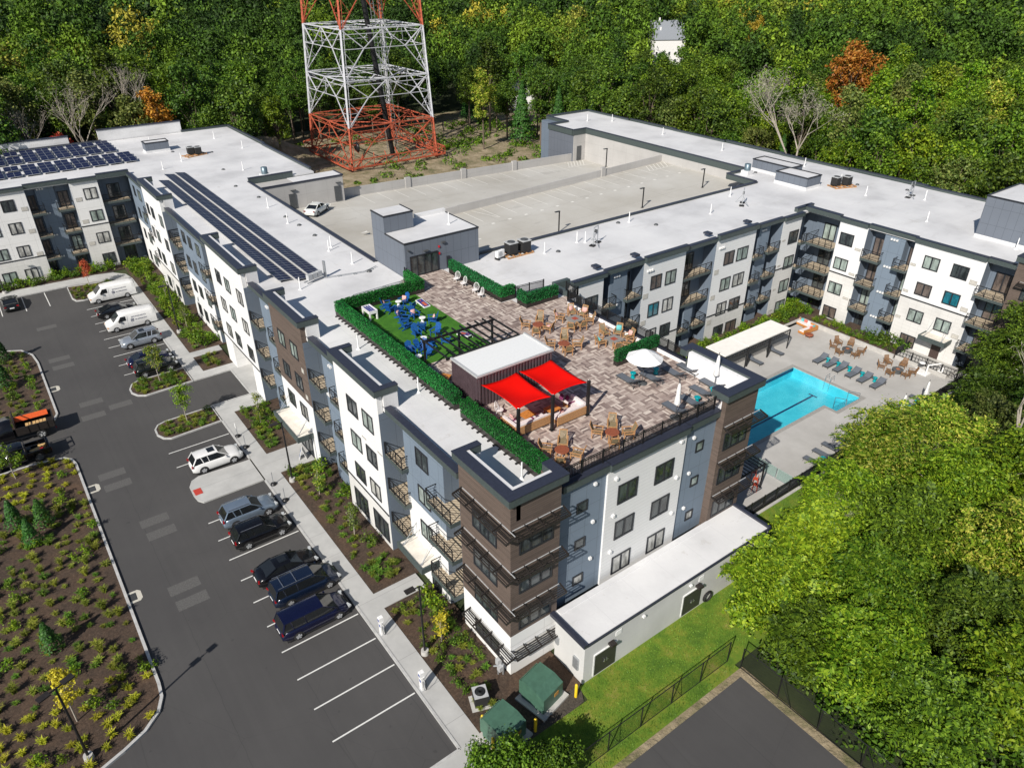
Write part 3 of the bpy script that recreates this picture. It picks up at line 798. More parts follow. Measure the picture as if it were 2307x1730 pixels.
# blue and white bay between two recesses
niche(W,54.3,58.8,12.9,sd=(.585,-.01)); niche(W,68.6,72.6,12.9,sd=(-.01,.585))
wall(W,58.8,68.6,-0.0,6.5,12.95,'blue',-1.9); wall(W,58.8,68.6,-0.004,0,6.5,'lap',-1.9); cornice(W,54.3,72.6,0.0)
for z0 in (9.5+1.0,7.4,4.2,1.0):
    window(W,65.75,67.15,z0,z0+1.5,0,'glass'); window(W,63.2,64.55,z0,z0+1.5,0,'glass')
    window(W,60.0,61.4,z0,z0+1.5,0,'glassg')
for zf in FLOORS:
    balcony(W,54.35,56.2,-1.6,0.5,zf,sides=(0,1)); balcony(W,57.0,59.2,-1.6,0.6,zf,sides=(1,0)); balcony(W,68.2,70.4,-1.6,0.6,zf); balcony(W,70.9,72.55,-1.6,0.5,zf)
# far white bay
whitebay(72.6,82.3,[(77.7,79.2),(73.4,75.0),(80.2,81.5)])
for a in (77.7,73.4): window(W,a,a+1.5,0.9,2.4,WB,'glass')
# northern end of the west facade
niche(W,82.3,85.3,12.9,sd=(.585,-.01)); wall(W,85.3,94.0,0.0,6.5,12.95,'blue',-1.9); wall(W,85.3,94.0,-0.004,0,6.5,'lap',-1.9); cornice(W,82.3,94.3,0.0)
for z0 in (10.4,7.2,4.1,0.7):
    window(W,87.6,89.3,z0,z0+1.5,0,'glassg'); window(W,90.9,92.0,z0,z0+1.5,0,'glass')
for zf in FLOORS: balcony(W,82.4,85.2,-1.6,0.5,zf)

# ---------------- north-west wing (faces the camera, behind the visitors' bays)
NW = Fac('S', 94.0)
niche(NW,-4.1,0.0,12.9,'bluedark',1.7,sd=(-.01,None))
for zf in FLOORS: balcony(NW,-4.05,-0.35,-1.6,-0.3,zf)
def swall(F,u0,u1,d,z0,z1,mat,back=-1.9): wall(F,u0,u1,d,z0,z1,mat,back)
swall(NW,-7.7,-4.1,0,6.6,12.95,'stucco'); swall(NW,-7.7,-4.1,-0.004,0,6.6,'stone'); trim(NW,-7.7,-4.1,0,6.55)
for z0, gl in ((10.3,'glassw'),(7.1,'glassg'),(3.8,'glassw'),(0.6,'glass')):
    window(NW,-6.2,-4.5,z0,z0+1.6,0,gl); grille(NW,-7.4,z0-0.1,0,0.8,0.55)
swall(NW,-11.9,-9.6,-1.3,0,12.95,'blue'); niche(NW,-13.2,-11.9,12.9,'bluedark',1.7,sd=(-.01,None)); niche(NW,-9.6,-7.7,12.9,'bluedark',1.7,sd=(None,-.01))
for zf in FLOORS: balcony(NW,-9.9,-7.75,-1.6,0.0,zf,sides=(1,0)); balcony(NW,-13.15,-11.4,-1.6,0.1,zf,sides=(0,1))
for z in (12.4,9.0,5.8,2.6): vents(NW,-11.7,z,-1.3,3)
swall(NW,-45,-13.2,0,3.6,12.95,'stucco'); swall(NW,-45,-13.2,-0.004,0,3.6,'stone'); trim(NW,-45,-13.2,0,3.5)
for i, (z0, gl) in enumerate(((10.3,'glass'),(7.15,'glassw'),(3.85,'glassw'),(0.5,'glassw'))):
    window(NW,-16.35,-14.75,z0,z0+1.6,0,gl); window(NW,-19.1,-17.4,z0,z0+1.6,0,'glassg'); window(NW,-22.5,-20.8,z0,z0+1.6,0,gl)
    grille(NW,-14.2,z0-0.2,0,0.8,0.55)
cornice(NW,-4.1,0.2,0,z0=13.0,z1=13.7,over=0.4); cornice(NW,-7.7,-4.1,0.0); cornice(NW,-13.2,-7.7,-0.2,z0=13.0,z1=13.6); cornice(NW,-45,-13.2,0.0)

# ---------------- end facade (faces the lawn)
S_ = Fac('S', 0.0)
swall(S_,0.003,3.75,0.0,3.65,14.42,'brown',-1.74); swall(S_,0.008,3.75,-0.004,0,3.65,'stucco',-1.74)
m = MB(); m.box(3.37,3.75,0.401,1.5,12.75,14.4); m.build('wall', M['brown'], B)
for z0, gl in ((10.3,'glass'),(7.1,'glass'),(3.95,'glass')): window(S_,0.62,3.18,z0,z0+1.3,0,gl,3)
swall(S_,3.75,8.0,-0.6,3.0,12.95,'blue',-1.74); swall(S_,8.0,15.3,-0.45,2.95,12.95,'lap',-1.74); swall(S_,15.3,18.5,-0.6,2.95,12.95,'blue',-1.74)
for z0, gl in ((10.48,'glass'),(7.4,'glass'),(4.2,'glassw')):
    window(S_,5.55,6.47,z0,z0+0.85,-0.6,gl,1); window(S_,16.6,17.4,z0,z0+0.85,-0.6,'glassg' if gl=='glass' else gl,1)
    for a in (9.0,12.45): window(S_,a,a+1.78,z0-0.85,z0+0.75,-0.45,gl,2)
    LT.append((S_,6.9,z0+1.8,-0.6)); LT.append((S_,8.6,z0+1.5,-0.45)); LT.append((S_,14.6,z0+1.9,-0.45)); LT.append((S_,16.1,z0+1.5,-0.6))
m = MB()
for (a,b,d) in ((4.2,8.0,-0.6),(8.0,15.3,-0.45),(15.3,18.5,-0.6)):
    S_.box(m,a,b,d-0.35,d+0.27,12.9,13.42,0); S_.box(m,a-0.02,b+0.02,d-0.37,d+0.3,13.42,13.5,1)
m.build('parapet', [M['fascia'], M['cap']], B)
swall(S_,18.5,22.0,0,0,14.42,'brown',-1.74)
for z0 in (10.0,6.9,3.8): window(S_,18.9,21.45,z0,z0+1.5,0,'glass',3)
# raised parapets of both brown towers, seen from above as white-lined trays
m = MB()
S_.box(m,-0.22,4.05,-0.4,0.272,14.401,14.921,0); S_.box(m,-0.24,4.08,-0.421,0.301,14.921,14.982,1); S_.box(m,0.73,3.5,-0.72,-0.423,13.0,14.9,2)
m.box(3.4,4.05,0.401,1.45,14.4,14.92,0); m.box(3.37,4.08,0.422,1.48,14.92,14.978,1); m.box(3.6,3.95,0.86,1.4,13.0,14.4,2)
m.build('raised_parapet', [M['fascia'], M['cap'], M['roof']], B)
m = MB()
m.box(18.25,22.3,-0.27,0.45,14.4,14.92,0); m.box(18.22,22.33,-0.3,0.47,14.92,14.98,1)
m.box(18.25,18.95,0.451,1.2,14.4,14.92,0); m.box(18.22,18.98,0.471,1.22,14.92,14.978,1)
m.box(21.6,22.3,0.451,6.6,14.4,14.92,0); m.box(21.57,22.33,0.471,6.62,14.92,14.978,1)
m.box(21.0,21.6,6.0,6.6,14.4,14.92,0); m.box(20.97,21.56,5.98,6.62,14.92,14.976,1)
m.box(21.25,21.59,0.48,5.97,13.0,14.75,2); m.box(18.99,21.24,0.48,0.8,13.0,14.75,2)
m.box(21.76,22.2,0.45,6.5,3.0,14.4,0)
m.build('raised_parapet', [M['fascia'], M['cap'], plain('white_membrane_upstand',(0.78,0.78,0.8),0.6)], B)
m = MB(); m.box(21.6,22.0,0.5,24,0,12.7); m.build('wall', M['brown'], B)

# ---------------- north facade of the pool court
C_ = Fac('S', 24.2)
def cwall(u0,u1,d,mat,z1=12.95,z0=0): m = MB(); C_.box(m,u0,u1,-1.9,d,z0,z1); m.build('wall', M[mat], B)
cwall(23.2,25.2,-0.5,'blue'); cwall(25.2,29.4,0.1,'lap')
for z0 in (10.4,7.2,4.0): window(C_,27.0,28.7,z0-0.8,z0+0.8,0.1,'glass')
niche(C_,29.4,30.8,12.9,sd=(.09,-.41)); cwall(30.8,33.2,-0.4,'blue'); niche(C_,33.2,35.1,12.9,sd=(-.41,.09))
for zf in FLOORS: balcony(C_,29.3,31.1,-1.6,0.4,zf,sides=(0,1)); balcony(C_,32.9,35.05,-1.6,0.2,zf,sides=(1,0))
for z in (12.3,9.0,5.8): vents(C_,31.2,z,-0.4,3)
for (u0,u1,cols) in ((35.1,41.5,((36.3,37.95),(38.55,40.2))),(46.6,53.6,((48.25,50.0),(50.5,52.5)))):
    cwall(u0,u1,0.1,'lap',z0=3.55); cwall(u0,u1,0.096,'stone',3.55,0); trim(C_,u0,u1,0.1,3.5)
    for ci,(a,b) in enumerate(cols):
        for k,z0 in enumerate((9.65,6.4,3.25,0.2)):
            gl = 'glasst' if (ci==0 and k==1 and u0<40) else ['glassb','glassg','glassw','glass'][(ci+k)%4]
            window(C_,a,b,z0,z0+1.6,0.1,gl)
    for z in (9.3,6.1,2.9): grille(C_,u0+0.25,z-0.5,0.1,0.75,0.6)
    vents(C_,u0+0.5,12.0,0.1,3)
# wide recess
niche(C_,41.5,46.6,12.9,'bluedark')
for zf in (9.45,6.2): balcony(C_,41.55,46.5,-1.6,-0.1,zf,sides=(0,0))
balcony(C_,41.5,43.3,-1.6,0.3,2.95); balcony(C_,44.4,46.5,-1.6,0.1,2.95)
m = MB(); C_.box(m,43.2,44.6,-1.59,-0.5,0,5.9); m.build('wall', M['blue'], B)
niche(C_,53.6,55.0,12.9,sd=(.09,-.41)); cwall(55.0,57.0,-0.4,'blue'); niche(C_,57.0,58.8,12.9,sd=(-.41,.09))
for zf in FLOORS: balcony(C_,53.6,55.3,-1.6,0.4,zf,sides=(0,1)); balcony(C_,56.6,58.75,-1.6,0.2,zf,sides=(1,0))
for z in (12.3,9.0,5.8,2.6): vents(C_,55.3,z,-0.4,3)
cwall(58.8,62.6,0.1,'lap',z0=6.55); cwall(58.8,62.6,0.096,'stone',6.55,0); trim(C_,58.8,62.6,0.1,6.5)
for z0,gl in ((9.6,'glass'),(6.3,'glassg'),(3.1,'glassg'),(0.2,'glassg')):
    window(C_,60.4,62.3,z0,z0+1.65,0.1,gl); grille(C_,59.2,z0+0.6,0.1,0.6,0.2)
cornice(C_,25.2,29.7,0.1); cornice(C_,29.7,35.1,-0.15,z1=13.5); cornice(C_,35.1,41.5,0.2,z0=13.1,z1=13.75); cornice(C_,41.5,46.6,-0.1); cornice(C_,46.6,53.6,0.2,z0=13.1,z1=13.75)
cornice(C_,53.6,58.8,-0.1); cornice(C_,58.8,62.6,0.15); cornice(C_,62.6,66.0,-1.0,z0=13.0,z1=13.6)
m = MB(); m.box(22.9,23.3,20.8,24.3,12.9,13.6,0); m.box(23.3,25.2,24.4,24.9,12.9,13.6,0); m.build('parapet', [M['fascia']], B)
# small upstand beside the garage, with a raised run of coping
m = MB()
for u in (35.1,46.6,53.6,29.6): m.box(u-0.3,u+0.4,25.2,26.0,13.4,13.6,0)
m.build('coping_return', M['cap'], B)

# ---------------- east side of the pool court
E_ = Fac('W', 64.6)
def ewall(u0,u1,d,mat,z1=12.95,z0=0): m = MB(); E_.box(m,u0,u1,-1.9,d,z0,z1); m.build('wall', M[mat], B)
niche(E_,20.2,24.2,12.9,'bluedark',sd=(-.01,None))
for zf in FLOORS:
    balcony(E_,20.2,23.7,-1.6,0.9,zf,sides=(0,1)); balcony(C_,62.7,63.7,-1.5,0.5,zf,sides=(0,0))
m = MB(); m.box(62.62,66.2,25.9,26.2,0,12.9); m.build('wall', M['bluedark'], B)
ewall(16.6,20.2,0.0,'lap',z0=6.45); ewall(16.6,20.2,-0.004,'stone',6.45,0); trim(E_,16.6,20.2,0,6.4)
for z0,gl in ((10.1,'glass'),(6.95,'glassg'),(3.75,'glassg'),(0.5,'glassb')):
    window(E_,18.05,19.85,z0,z0+1.5,0,gl); grille(E_,16.9,z0-0.2,0,0.75,0.3)
niche(E_,14.6,16.6,12.9,sd=(-.41,-.01)); niche(E_,10.9,12.2,12.9,sd=(-.01,-.41)); ewall(12.2,14.6,-0.4,'blue')
for zf in FLOORS: balcony(E_,14.3,16.55,-1.6,0.45,zf,sides=(1,0)); balcony(E_,10.95,12.6,-1.6,0.55,zf,sides=(0,1))
for z in (12.3,9.0,5.8,2.6): vents(E_,13.0,z,-0.4,3)
ewall(3.2,10.9,0.0,'lap',z0=6.45); ewall(3.2,10.9,-0.004,'stone',6.45,0); trim(E_,3.2,10.9,0,6.4)
for z0,g1,g2 in ((10.25,'glassg','glass'),(7.08,'glassb','glasst'),(3.8,'glassg','glassg')):
    window(E_,7.75,9.5,z0,z0+1.5,0,g1); window(E_,4.6,6.35,z0,z0+1.5,0,g2); grille(E_,10.2,z0-0.1,0,0.6,0.3); grille(E_,3.5,z0-0.2,0,0.75,0.5)
window(E_,7.8,9.6,0.6,2.1,0,'glassb')
m = MB(); E_.box(m,4.9,5.9,0,0.06,0.15,2.25); m.build('door', plain('brown_door',(0.06,0.04,0.035),0.5), B)
niche(E_,0.2,3.2,12.9,sd=(None,-.01))
for zf in FLOORS: balcony(E_,0.2,3.15,-1.6,0.9,zf,sides=(0,0))
wall(E_,-14,0.2,0.6,0,14.0,'brown',-2.2)
for z0 in (10.2,7.0,3.8): window(E_,-3.0,-0.9,z0,z0+1.5,0.6,'glass',2)
tall(E_,-14,0.2,0.6,z0=14.0,z1=14.6)
cornice(E_,20.2,25.2,-0.1,z0=13.0,z1=13.6,over=0.4); cornice(E_,16.6,20.2,0.0); cornice(E_,10.9,16.6,-0.35); cornice(E_,3.2,10.9,0.0); cornice(E_,0.2,3.2,-0.2)

# north end wall of the far wing and the tall screen above the garage
m = MB(); m.box(71.0,71.2,77.3,84.2,0,12.6); m.box(75.4,75.6,84.2,90.3,0,12.6); m.box(71.2,75.4,84.0,84.2,0,12.6); m.build('wall', M['grey'], B)

# entrance canopies
def canopy(x0,x1,y0,y1,z,label=None):
    m = MB(); m.box(x0,x1,y0,y1,z-0.45,z-0.06,0); m.box(x0+0.14,x1,y0+0.14,y1-0.14,z-0.06,z-0.03,1)
    for (a,b,c,d) in ((x0,x0+0.14,y0,y1),(x0+0.14,x1,y0,y0+0.14),(x0+0.14,x1,y1-0.14,y1)): m.box(a,b,c,d,z-0.06,z+0.05,0)
    o = m.build('canopy', [M['fascia'], plain('canopy_membrane',(0.66,0.62,0.55),0.8,0,0.12,2)], B)
    r = MB()
    for y in (y0+0.5,y1-0.5):
        r.bar((x0+0.3,y,z),(x1+0.0,y+0.0,z+1.5),0.035); r.bar((x0+0.3,y,z),(x1,y+(0.5 if y<(y0+y1)/2 else -0.5),z+1.2),0.03); r.cyl((x0+0.3,y,z-0.03),(x0+0.3,y,z+0.06),0.1)
    r.build('tie_rod', M['galv'], o)
canopy(-2.15,-0.6,29.3,35.1,3.3); canopy(-1.4,0.1,8.7,12.3,3.3); canopy(62.9,64.6,4.0,7.0,3.3)

# sun shades on the brown towers
def shade(F, u0, u1, z, d=0.0, out=0.72):
    m = MB()
    for i in range(4):
        e = d+0.16+i*(out-0.18)/4; m.bar(F.p(u0,e,z-0.1-0.03*i),F.p(u1,e,z-0.1-0.03*i),0.055,0.05)
    m.bar(F.p(u0,d+out,z-0.2),F.p(u1,d+out,z-0.2),0.05,0.14)
    for i in range(5):
        u = u0+0.03+(u1-u0-0.06)*i/4; m.bar(F.p(u,d,z+0.02),F.p(u,d+out,z-0.16),0.06,0.12)
    m2 = MB()
    o = m.build('sun_shade', M['bronze'], B)
    F.box(m2,u0+.1,u1-.1,d,d+0.05,z+.02,z+0.05); m2.build('flashing', M['grayplastic'], o)
for z in (12.42,9.2,6.0,2.35):
    shade(W,-0.6,5.1 if z>3 else 4.6,z); shade(S_,0.0,3.95,z)
for z in (12.1,9.0,5.9): shade(S_,18.6,22.7,z)
for z in (12.0,8.9,5.7): shade(E_,-3.4,-0.4,z,0.6)

# vent grilles and small wall lights: one part each kind when too small to matter singly
gm = MB()
for F,u,z,d,w,h in GR:
    F.box(gm,u,u+w,d,d+0.03,z,z+h,0); F.box(gm,u+0.05,u+w-0.05,d,d+0.035,z+0.05,z+h-0.05,1)
gm.build('vent_grille', [plain('grille_frame',(0.35,0.34,0.32),0.6), plain('grille_slats',(0.5,0.48,0.44),0.6)], B)['kind'] = 'stuff'
gm = MB()
for F,u,z,d in LT: F.box(gm,u,u+0.2,d,d+0.16,z-0.1,z+0.1)
gm.build('dryer_vent', M['trimwhite'], B)['kind'] = 'stuff'

# windows: the hundred that show largest are parts of their own
def wsize(w):
    F,u0,u1,z0,z1,d,gl,dv = w
    c = Vector(F.p((u0+u1)/2,d,(z0+z1)/2)); v = c-CAMP; L = v.length
    n = Vector((-1,0,0)) if F.k=='W' else Vector((0,-1,0))
    return (u1-u0)*(z1-z0)*abs(v.normalized().dot(n))/(L*L)
def visible(w):
    F,u0,u1,z0,z1,d,gl,dv = w
    return 1.0 if d > -1.0 else 0.25
WINS.sort(key=lambda w: -wsize(w)*visible(w))
PM = {}
for i, w in enumerate(WINS[:100]):
    fm, pm = MB(), MB(); make_window(*w, fm, pm)
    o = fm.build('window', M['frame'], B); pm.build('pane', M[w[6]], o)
fm = MB(); PMs = {}
for w in WINS[100:]:
    pm = PMs.setdefault(w[6], MB()); make_window(*w, fm, pm)
fo = fm.build('windows', M['frame'], B); fo['kind'] = 'stuff'
am = MB(); names = list(PMs)
for k, nme in enumerate(names):
    am.add(PMs[nme].v, PMs[nme].f, k)
po = am.build('panes', [M[k] for k in names], fo); po['kind'] = 'stuff'

# ---------------- roof deck of the end wing
dk = MB()
dk.prism([(4.7,1.1),(18.2,1.1),(18.95,1.35),(21.1,1.35),(21.1,6.7),(21.75,6.7),(21.75,20.9),(23.0,20.9),(23.0,22.4),(18.3,22.4),(18.3,24.7),(17.2,24.7),(17.2,34.95),(12.3,34.95),(12.3,31.6),(4.7,31.6)], RZ, RZ+0.08)
dk.build('deck_paving', M['pavers'], B)
MB().box(5.6,11.75,18.7,31.1,RZ+0.08,RZ+0.12).build('deck_turf', M['turf'], B)
# white upstand along the deck edge
m = MB(); m.box(21.8,22.15,6.65,20.8,RZ,13.45,0); m.box(21.77,22.2,6.62,20.8,13.45,13.55,1); m.box(22.2,23.3,20.82,21.1,RZ,13.45,0); m.box(23.0,23.3,21.1,22.9,RZ,13.45,0)
m.build('parapet', [plain('white_membrane_upstand',(0.78,0.78,0.8),0.6), M['cap']], B)

# lift and stair pavilion on the deck
m = MB(); m.box(13.05,21.7,35.0,41.6,8.5,16.6,0); m.box(13.05,16.4,38.95,41.6,16.6,18.3,0)
m.build('stair_pavilion', M['pavgrey'], B)
pv = bpy.data.objects[m and 'stair_pavilion']
m = MB(); m.box(13.15,21.6,35.1,38.9,16.6,16.64); m.box(16.5,21.6,38.9,41.5,16.6,16.64); m.box(13.15,16.3,39.05,41.5,18.3,18.34); m.box(18,21.7,41.3,41.75,16.6,17.0); m.build('roof', M['roof'], pv)
m = MB(); m.box(13.0,21.75,34.95,35.1,16.55,16.68); m.box(13.0,13.1,35.1,38.9,16.55,16.68); m.box(21.65,21.75,35.1,41.3,16.55,16.68); m.box(13.0,16.45,38.9,39.02,18.26,18.38); m.box(13.0,13.12,39.02,41.65,18.26,18.38); m.box(16.35,16.45,39.02,41.65,18.26,18.38); m.build('coping', M['frame'], pv)
m = MB()
for i in range(5): u = 13.6+3.1*i/4; m.box(u-0.04,u+0.04,34.9,35.0,13.13,15.2)
m.box(13.6,16.7,34.9,35.0,15.12,15.24); m.box(13.6,16.7,34.9,35.0,13.13,13.22)
do = m.build('door', M['frame'], pv)
MB().box(13.62,16.68,34.96,34.98,13.15,15.2).build('door_glass', M['glass'], pv)
MB().box(17.75,18.1,34.85,35.0,13.2,14.4).build('side_panel', M['frame'], pv)
m = MB(); m.box(16.85,17.0,34.9,35.0,14.8,15.0); m.box(16.85,17.0,34.9,35.0,15.5,15.7); m.build('fire_alarm', plain('alarm_red',(0.5,0.01,0.02),0.4), pv)
m = MB(); m.box(17.2,17.6,34.8,35.0,15.9,16.05); m.box(15.1,15.6,34.75,35.0,15.5,15.6); m.box(13.3,13.5,34.75,34.95,15.9,16.0); m.build('wall_lamp', M['darkgrey'], pv)

# ================================================================ SERVICE ANNEX
A = thing('service_annex', (3.33,-3.33,0), 0, 'low pale concrete service building with flat white roof and double doors along the lawn', 'building')
def sub(o, mb): # world-space mesh under a located empty
    L = o.location
    mb.v = [(p[0]-L[0],p[1]-L[1],p[2]-L[2]) for p in mb.v]; return mb
m = MB(); m.box(3.33,21.7,-3.33,-0.45,0,3.55); m.box(3.75,21.7,-0.45,0.0,0,3.4); sub(A,m).build('wall', M['annex'], A)
m = MB(); m.box(3.42,21.7,-3.26,-0.02,3.55,3.62); m.box(3.75,18.5,-0.46,0.55 if 0 else -0.02,3.62,3.66); sub(A,m).build('roof', M['roof'], A)
m = MB(); m.box(3.2,3.5,-3.4,0.0,3.5,3.78); m.box(21.6,21.85,-3.4,0.0,3.5,3.78); m.box(3.5,21.6,-3.42,-3.3,3.5,3.64); sub(A,m).build('coping', M['cap'], A)
for x in (4.25,12.6,19.2):
    m = MB(); m.box(x,x+1.85,-3.38,-3.33,0.22,2.2); o = sub(A,m).build('double_door', plain('door_charcoal',(0.035,0.036,0.032),0.5), A)
    m = MB(); m.box(x-0.08,x+1.95,-3.42,-3.335,2.2,2.28); m.box(x-0.1,x,-3.37,-3.335,0.2,2.2); sub(A,m).build('door_frame', M['trimwhite'], o)
    m = MB(); c = x+0.93
    for s in (-1,1): m.box(c+s*0.1-0.03,c+s*0.1+0.03,-3.45,-3.39,1.05,1.35); m.box(c+s*0.1,c+s*0.24,-3.47,-3.43,1.16,1.2)
    sub(A,m).build('handle', M['chrome'], o)
    m = MB(); m.box(x+1.1,x+1.55,-3.75,-3.34,2.42,2.6); sub(A,m).build('wall_lamp', M['bronze'], A)
m = MB()
for x in (6.0,14.0): m.box(x,x+0.5,-3.37,-3.335,2.75,3.15); m.box(x+2.4 if x<10 else x-1,x+2.6 if x<10 else x-0.8,-3.5,-3.335,2.9,3.05)
sub(A,m).build('wall_vent', M['trimwhite'], A)
m = MB(); m.box(3.2,3.32,-2.9,-2.4,1.0,2.0); m.box(3.2,3.32,-0.9,-0.6,1.5,2.1); sub(A,m).build('meter_box', M['galv'], A)
m = MB()
for k in range(16):
    a0 = 2*math.pi*k/16; a1 = 2*math.pi*(k+1)/16
    for r_, y_ in ((0.42,-3.45),(0.38,-3.53)): m.cyl((15.2+r_*math.cos(a0),y_,0.65+r_*math.sin(a0)),(15.2+r_*math.cos(a1),y_,0.65+r_*math.sin(a1)),0.06,n=6,caps=False)
tag(m.build('hose_coil', M['rubber'], loc=(15.2,-3.5,0.2)), 'coiled black hose hanging on the pale service wall between two doors', 'hose')

# ================================================================ PARKING GARAGE
G = thing('parking_garage', (0,0,0), 0, 'open concrete rooftop parking deck with sloping aisles enclosed by the white roofs', 'parking garage')
def zs(x): return 9.2+(x-13)*0.031     # south aisle rises eastward
def zn(x): return 9.2-(x-13)*0.024     # north aisle falls
def slab(m, x0,x1,y0,y1,f,t=0.3,mi=0):
    vs = [(x0,y0,f(x0)-t),(x1,y0,f(x1)-t),(x1,y1,f(x1)-t),(x0,y1,f(x0)-t),(x0,y0,f(x0)),(x1,y0,f(x1)),(x1,y1,f(x1)),(x0,y1,f(x0))]
    m.add(vs, [(0,3,2,1),(4,5,6,7),(0,1,5,4),(1,2,6,5),(2,3,7,6),(3,0,4,7)], mi)
m = MB(); slab(m,12.65,74,36.3,58.3,zs); slab(m,12.65,74,58.5,77.5,zn); slab(m,12.65,24,58.3,58.5,zn); m.build('parking_deck', M['garage'], G)
m = MB()
def wline(x0,x1,y0,y1,f,zt): 
    slab(m,x0,x1,y0,y1,lambda x:f(x)+zt,zt+9)
slab(m,24,74,58.3,58.5,lambda x:zs(x)+1.05,3.5)
m.build('ramp_wall', M['garwall'], G)
m = MB(); slab(m,25.5,72.4,77.5,77.75,lambda x:zn(x)+1.35,10); m.box(73.9,74.1,36.3,77.3,0,12.38); m.box(71.1,73.9,77.2,77.29,0,12.38); m.box(12.45,12.64,41.2,79,0,12.6); m.box(12.6,74,36.21,36.3,0,12.6); m.build('wall', M['garwall'], G)
for x in (36.5,47,57.5,71.8): m = MB(); slab(m,x,x+0.9,77.35,77.8,lambda q:zn(q)+1.6,1.6); m.build('pier', M['garwall'], G)
m = MB(); slab(m,60.5,61.3,58.15,58.65,lambda q:zs(q)+1.4,1.4); m.build('pier', M['garwall'], G)
m = MB(); m.box(13.3,25.4,76.0,79.0,0,12.7); st = m.build('stair_tower', M['garwall'], G)
m = MB(); m.box(18.2,25.5,76.1,79.1,12.7,12.74,0); m.box(13.3,25.5,75.9,76.1,12.65,12.85,1); m.box(25.35,25.55,76.1,79.1,12.65,12.85,1); m.build('roof', [M['roof'],M['cap']], st)
for x in (17.0,23.9):
    m = MB(); m.box(x,x+1.0,75.9,76.0,9.15,11.3); m.build('door', M['darkgrey'], st); m = MB(); m.box(x+0.3,x+1.1,75.75,75.9,11.7,11.85); m.build('wall_lamp', M['darkgrey'], st)
m = MB(); m.box(71.9,72.9,77.1,77.19,7.9,10.4); m.build('door', M['darkgrey'], G)
gl = MB()
def gline(x0,y0,x1,y1,f,w=0.1):
    d = Vector((x1-x0,y1-y0)).normalized(); n = Vector((-d.y,d.x))*w/2
    P = [(x0+n.x,y0+n.y),(x1+n.x,y1+n.y),(x1-n.x,y1-n.y),(x0-n.x,y0-n.y)]
    gl.add([(p[0],p[1],f(p[0])+0.006) for p in P][::-1], [(0,1,2,3)])
for i in range(17):
    x = 26.5+i*2.75; gline(x,53.2,x,58.1,zs); 
    if i<16: gline(x+4,36.6,x+4,41.4,zs)
    gline(x+0.6,51.6,x+0.6,52.0,zs,0.5); gline(x,59,x,62.5,zn) if i>1 else None
for i in range(15): gline(28.5+i*2.9,72.4,28.5+i*2.9,77.3,zn)
for k in range(6): gline(67.5+k*0.7,74,69.8+k*0.7,77.1,zn,0.13); gline(14.5+k*1.3,72.5,16.5+k*1.3,75.8,zn,0.13); gline(68.5+k*0.8,55.6,70.0+k*0.8,58.0,zs,0.12); gline(69+k*0.3,37.0+k*0.8,73.7,38.2+k*0.8,zs,0.12)
gline(67,74,73.7,74,zn); gline(68.5,55.5,73.8,55.5,zs); gline(24.5,72.4,13.5,72.4,zn)
for x in (34.5,53.8): gline(x,47,x+0.01,47,zs)
for x in (36,50,64): gline(x,57.9,x+1.3,53.3,zs,0.1)
gl.build('bay_lines', plain('deck_paint',(0.66,0.65,0.61),0.7), G)
# arrows painted in the aisles
ar = MB()
for (x,y) in ((30,48.2),(20,60)): ar.add([(x,y,zs(x)+.007),(x+1.2,y+0.35,zs(x)+.03),(x+0.9,y,zs(x)+.03),(x+1.2,y-0.35,zs(x)+.03)], [(0,3,2,1)])
ar.build('painted_arrow', plain('deck_paint',(0.66,0.65,0.61),0.7), G)
def garage_lamp():
    o = thing('deck_lamp'); m = MB(); m.box(-0.06,0.06,-0.06,0.06,0,2.7); m.box(-0.15,0.15,-0.15,0.15,0,0.05); m.build('pole', M['black'], o)
    m = MB(); m.box(-0.7,0.06,-0.13,0.13,2.7,2.78); m.build('lamp_head', M['black'], o); return o
for i,(x,y,lb) in enumerate([(39.8,43.6,'lowest and nearest lamp post standing behind the white roof edge on the parking deck'),(54.7,43.6,'middle lamp post behind the white roof edge on the parking deck'),(67.9,44.4,'farthest lamp post beside the striped corner of the parking deck')]):
    inst('glamp', garage_lamp, (x,y,zs(x)), 0, lb, 'street lamp', 'lamps on the parking deck')
inst('glamp', garage_lamp, (61.5,58.4,zs(61)+1.4), 0, 'black lamp post standing on the pier of the concrete ramp wall', 'street lamp', 'lamps on the parking deck')

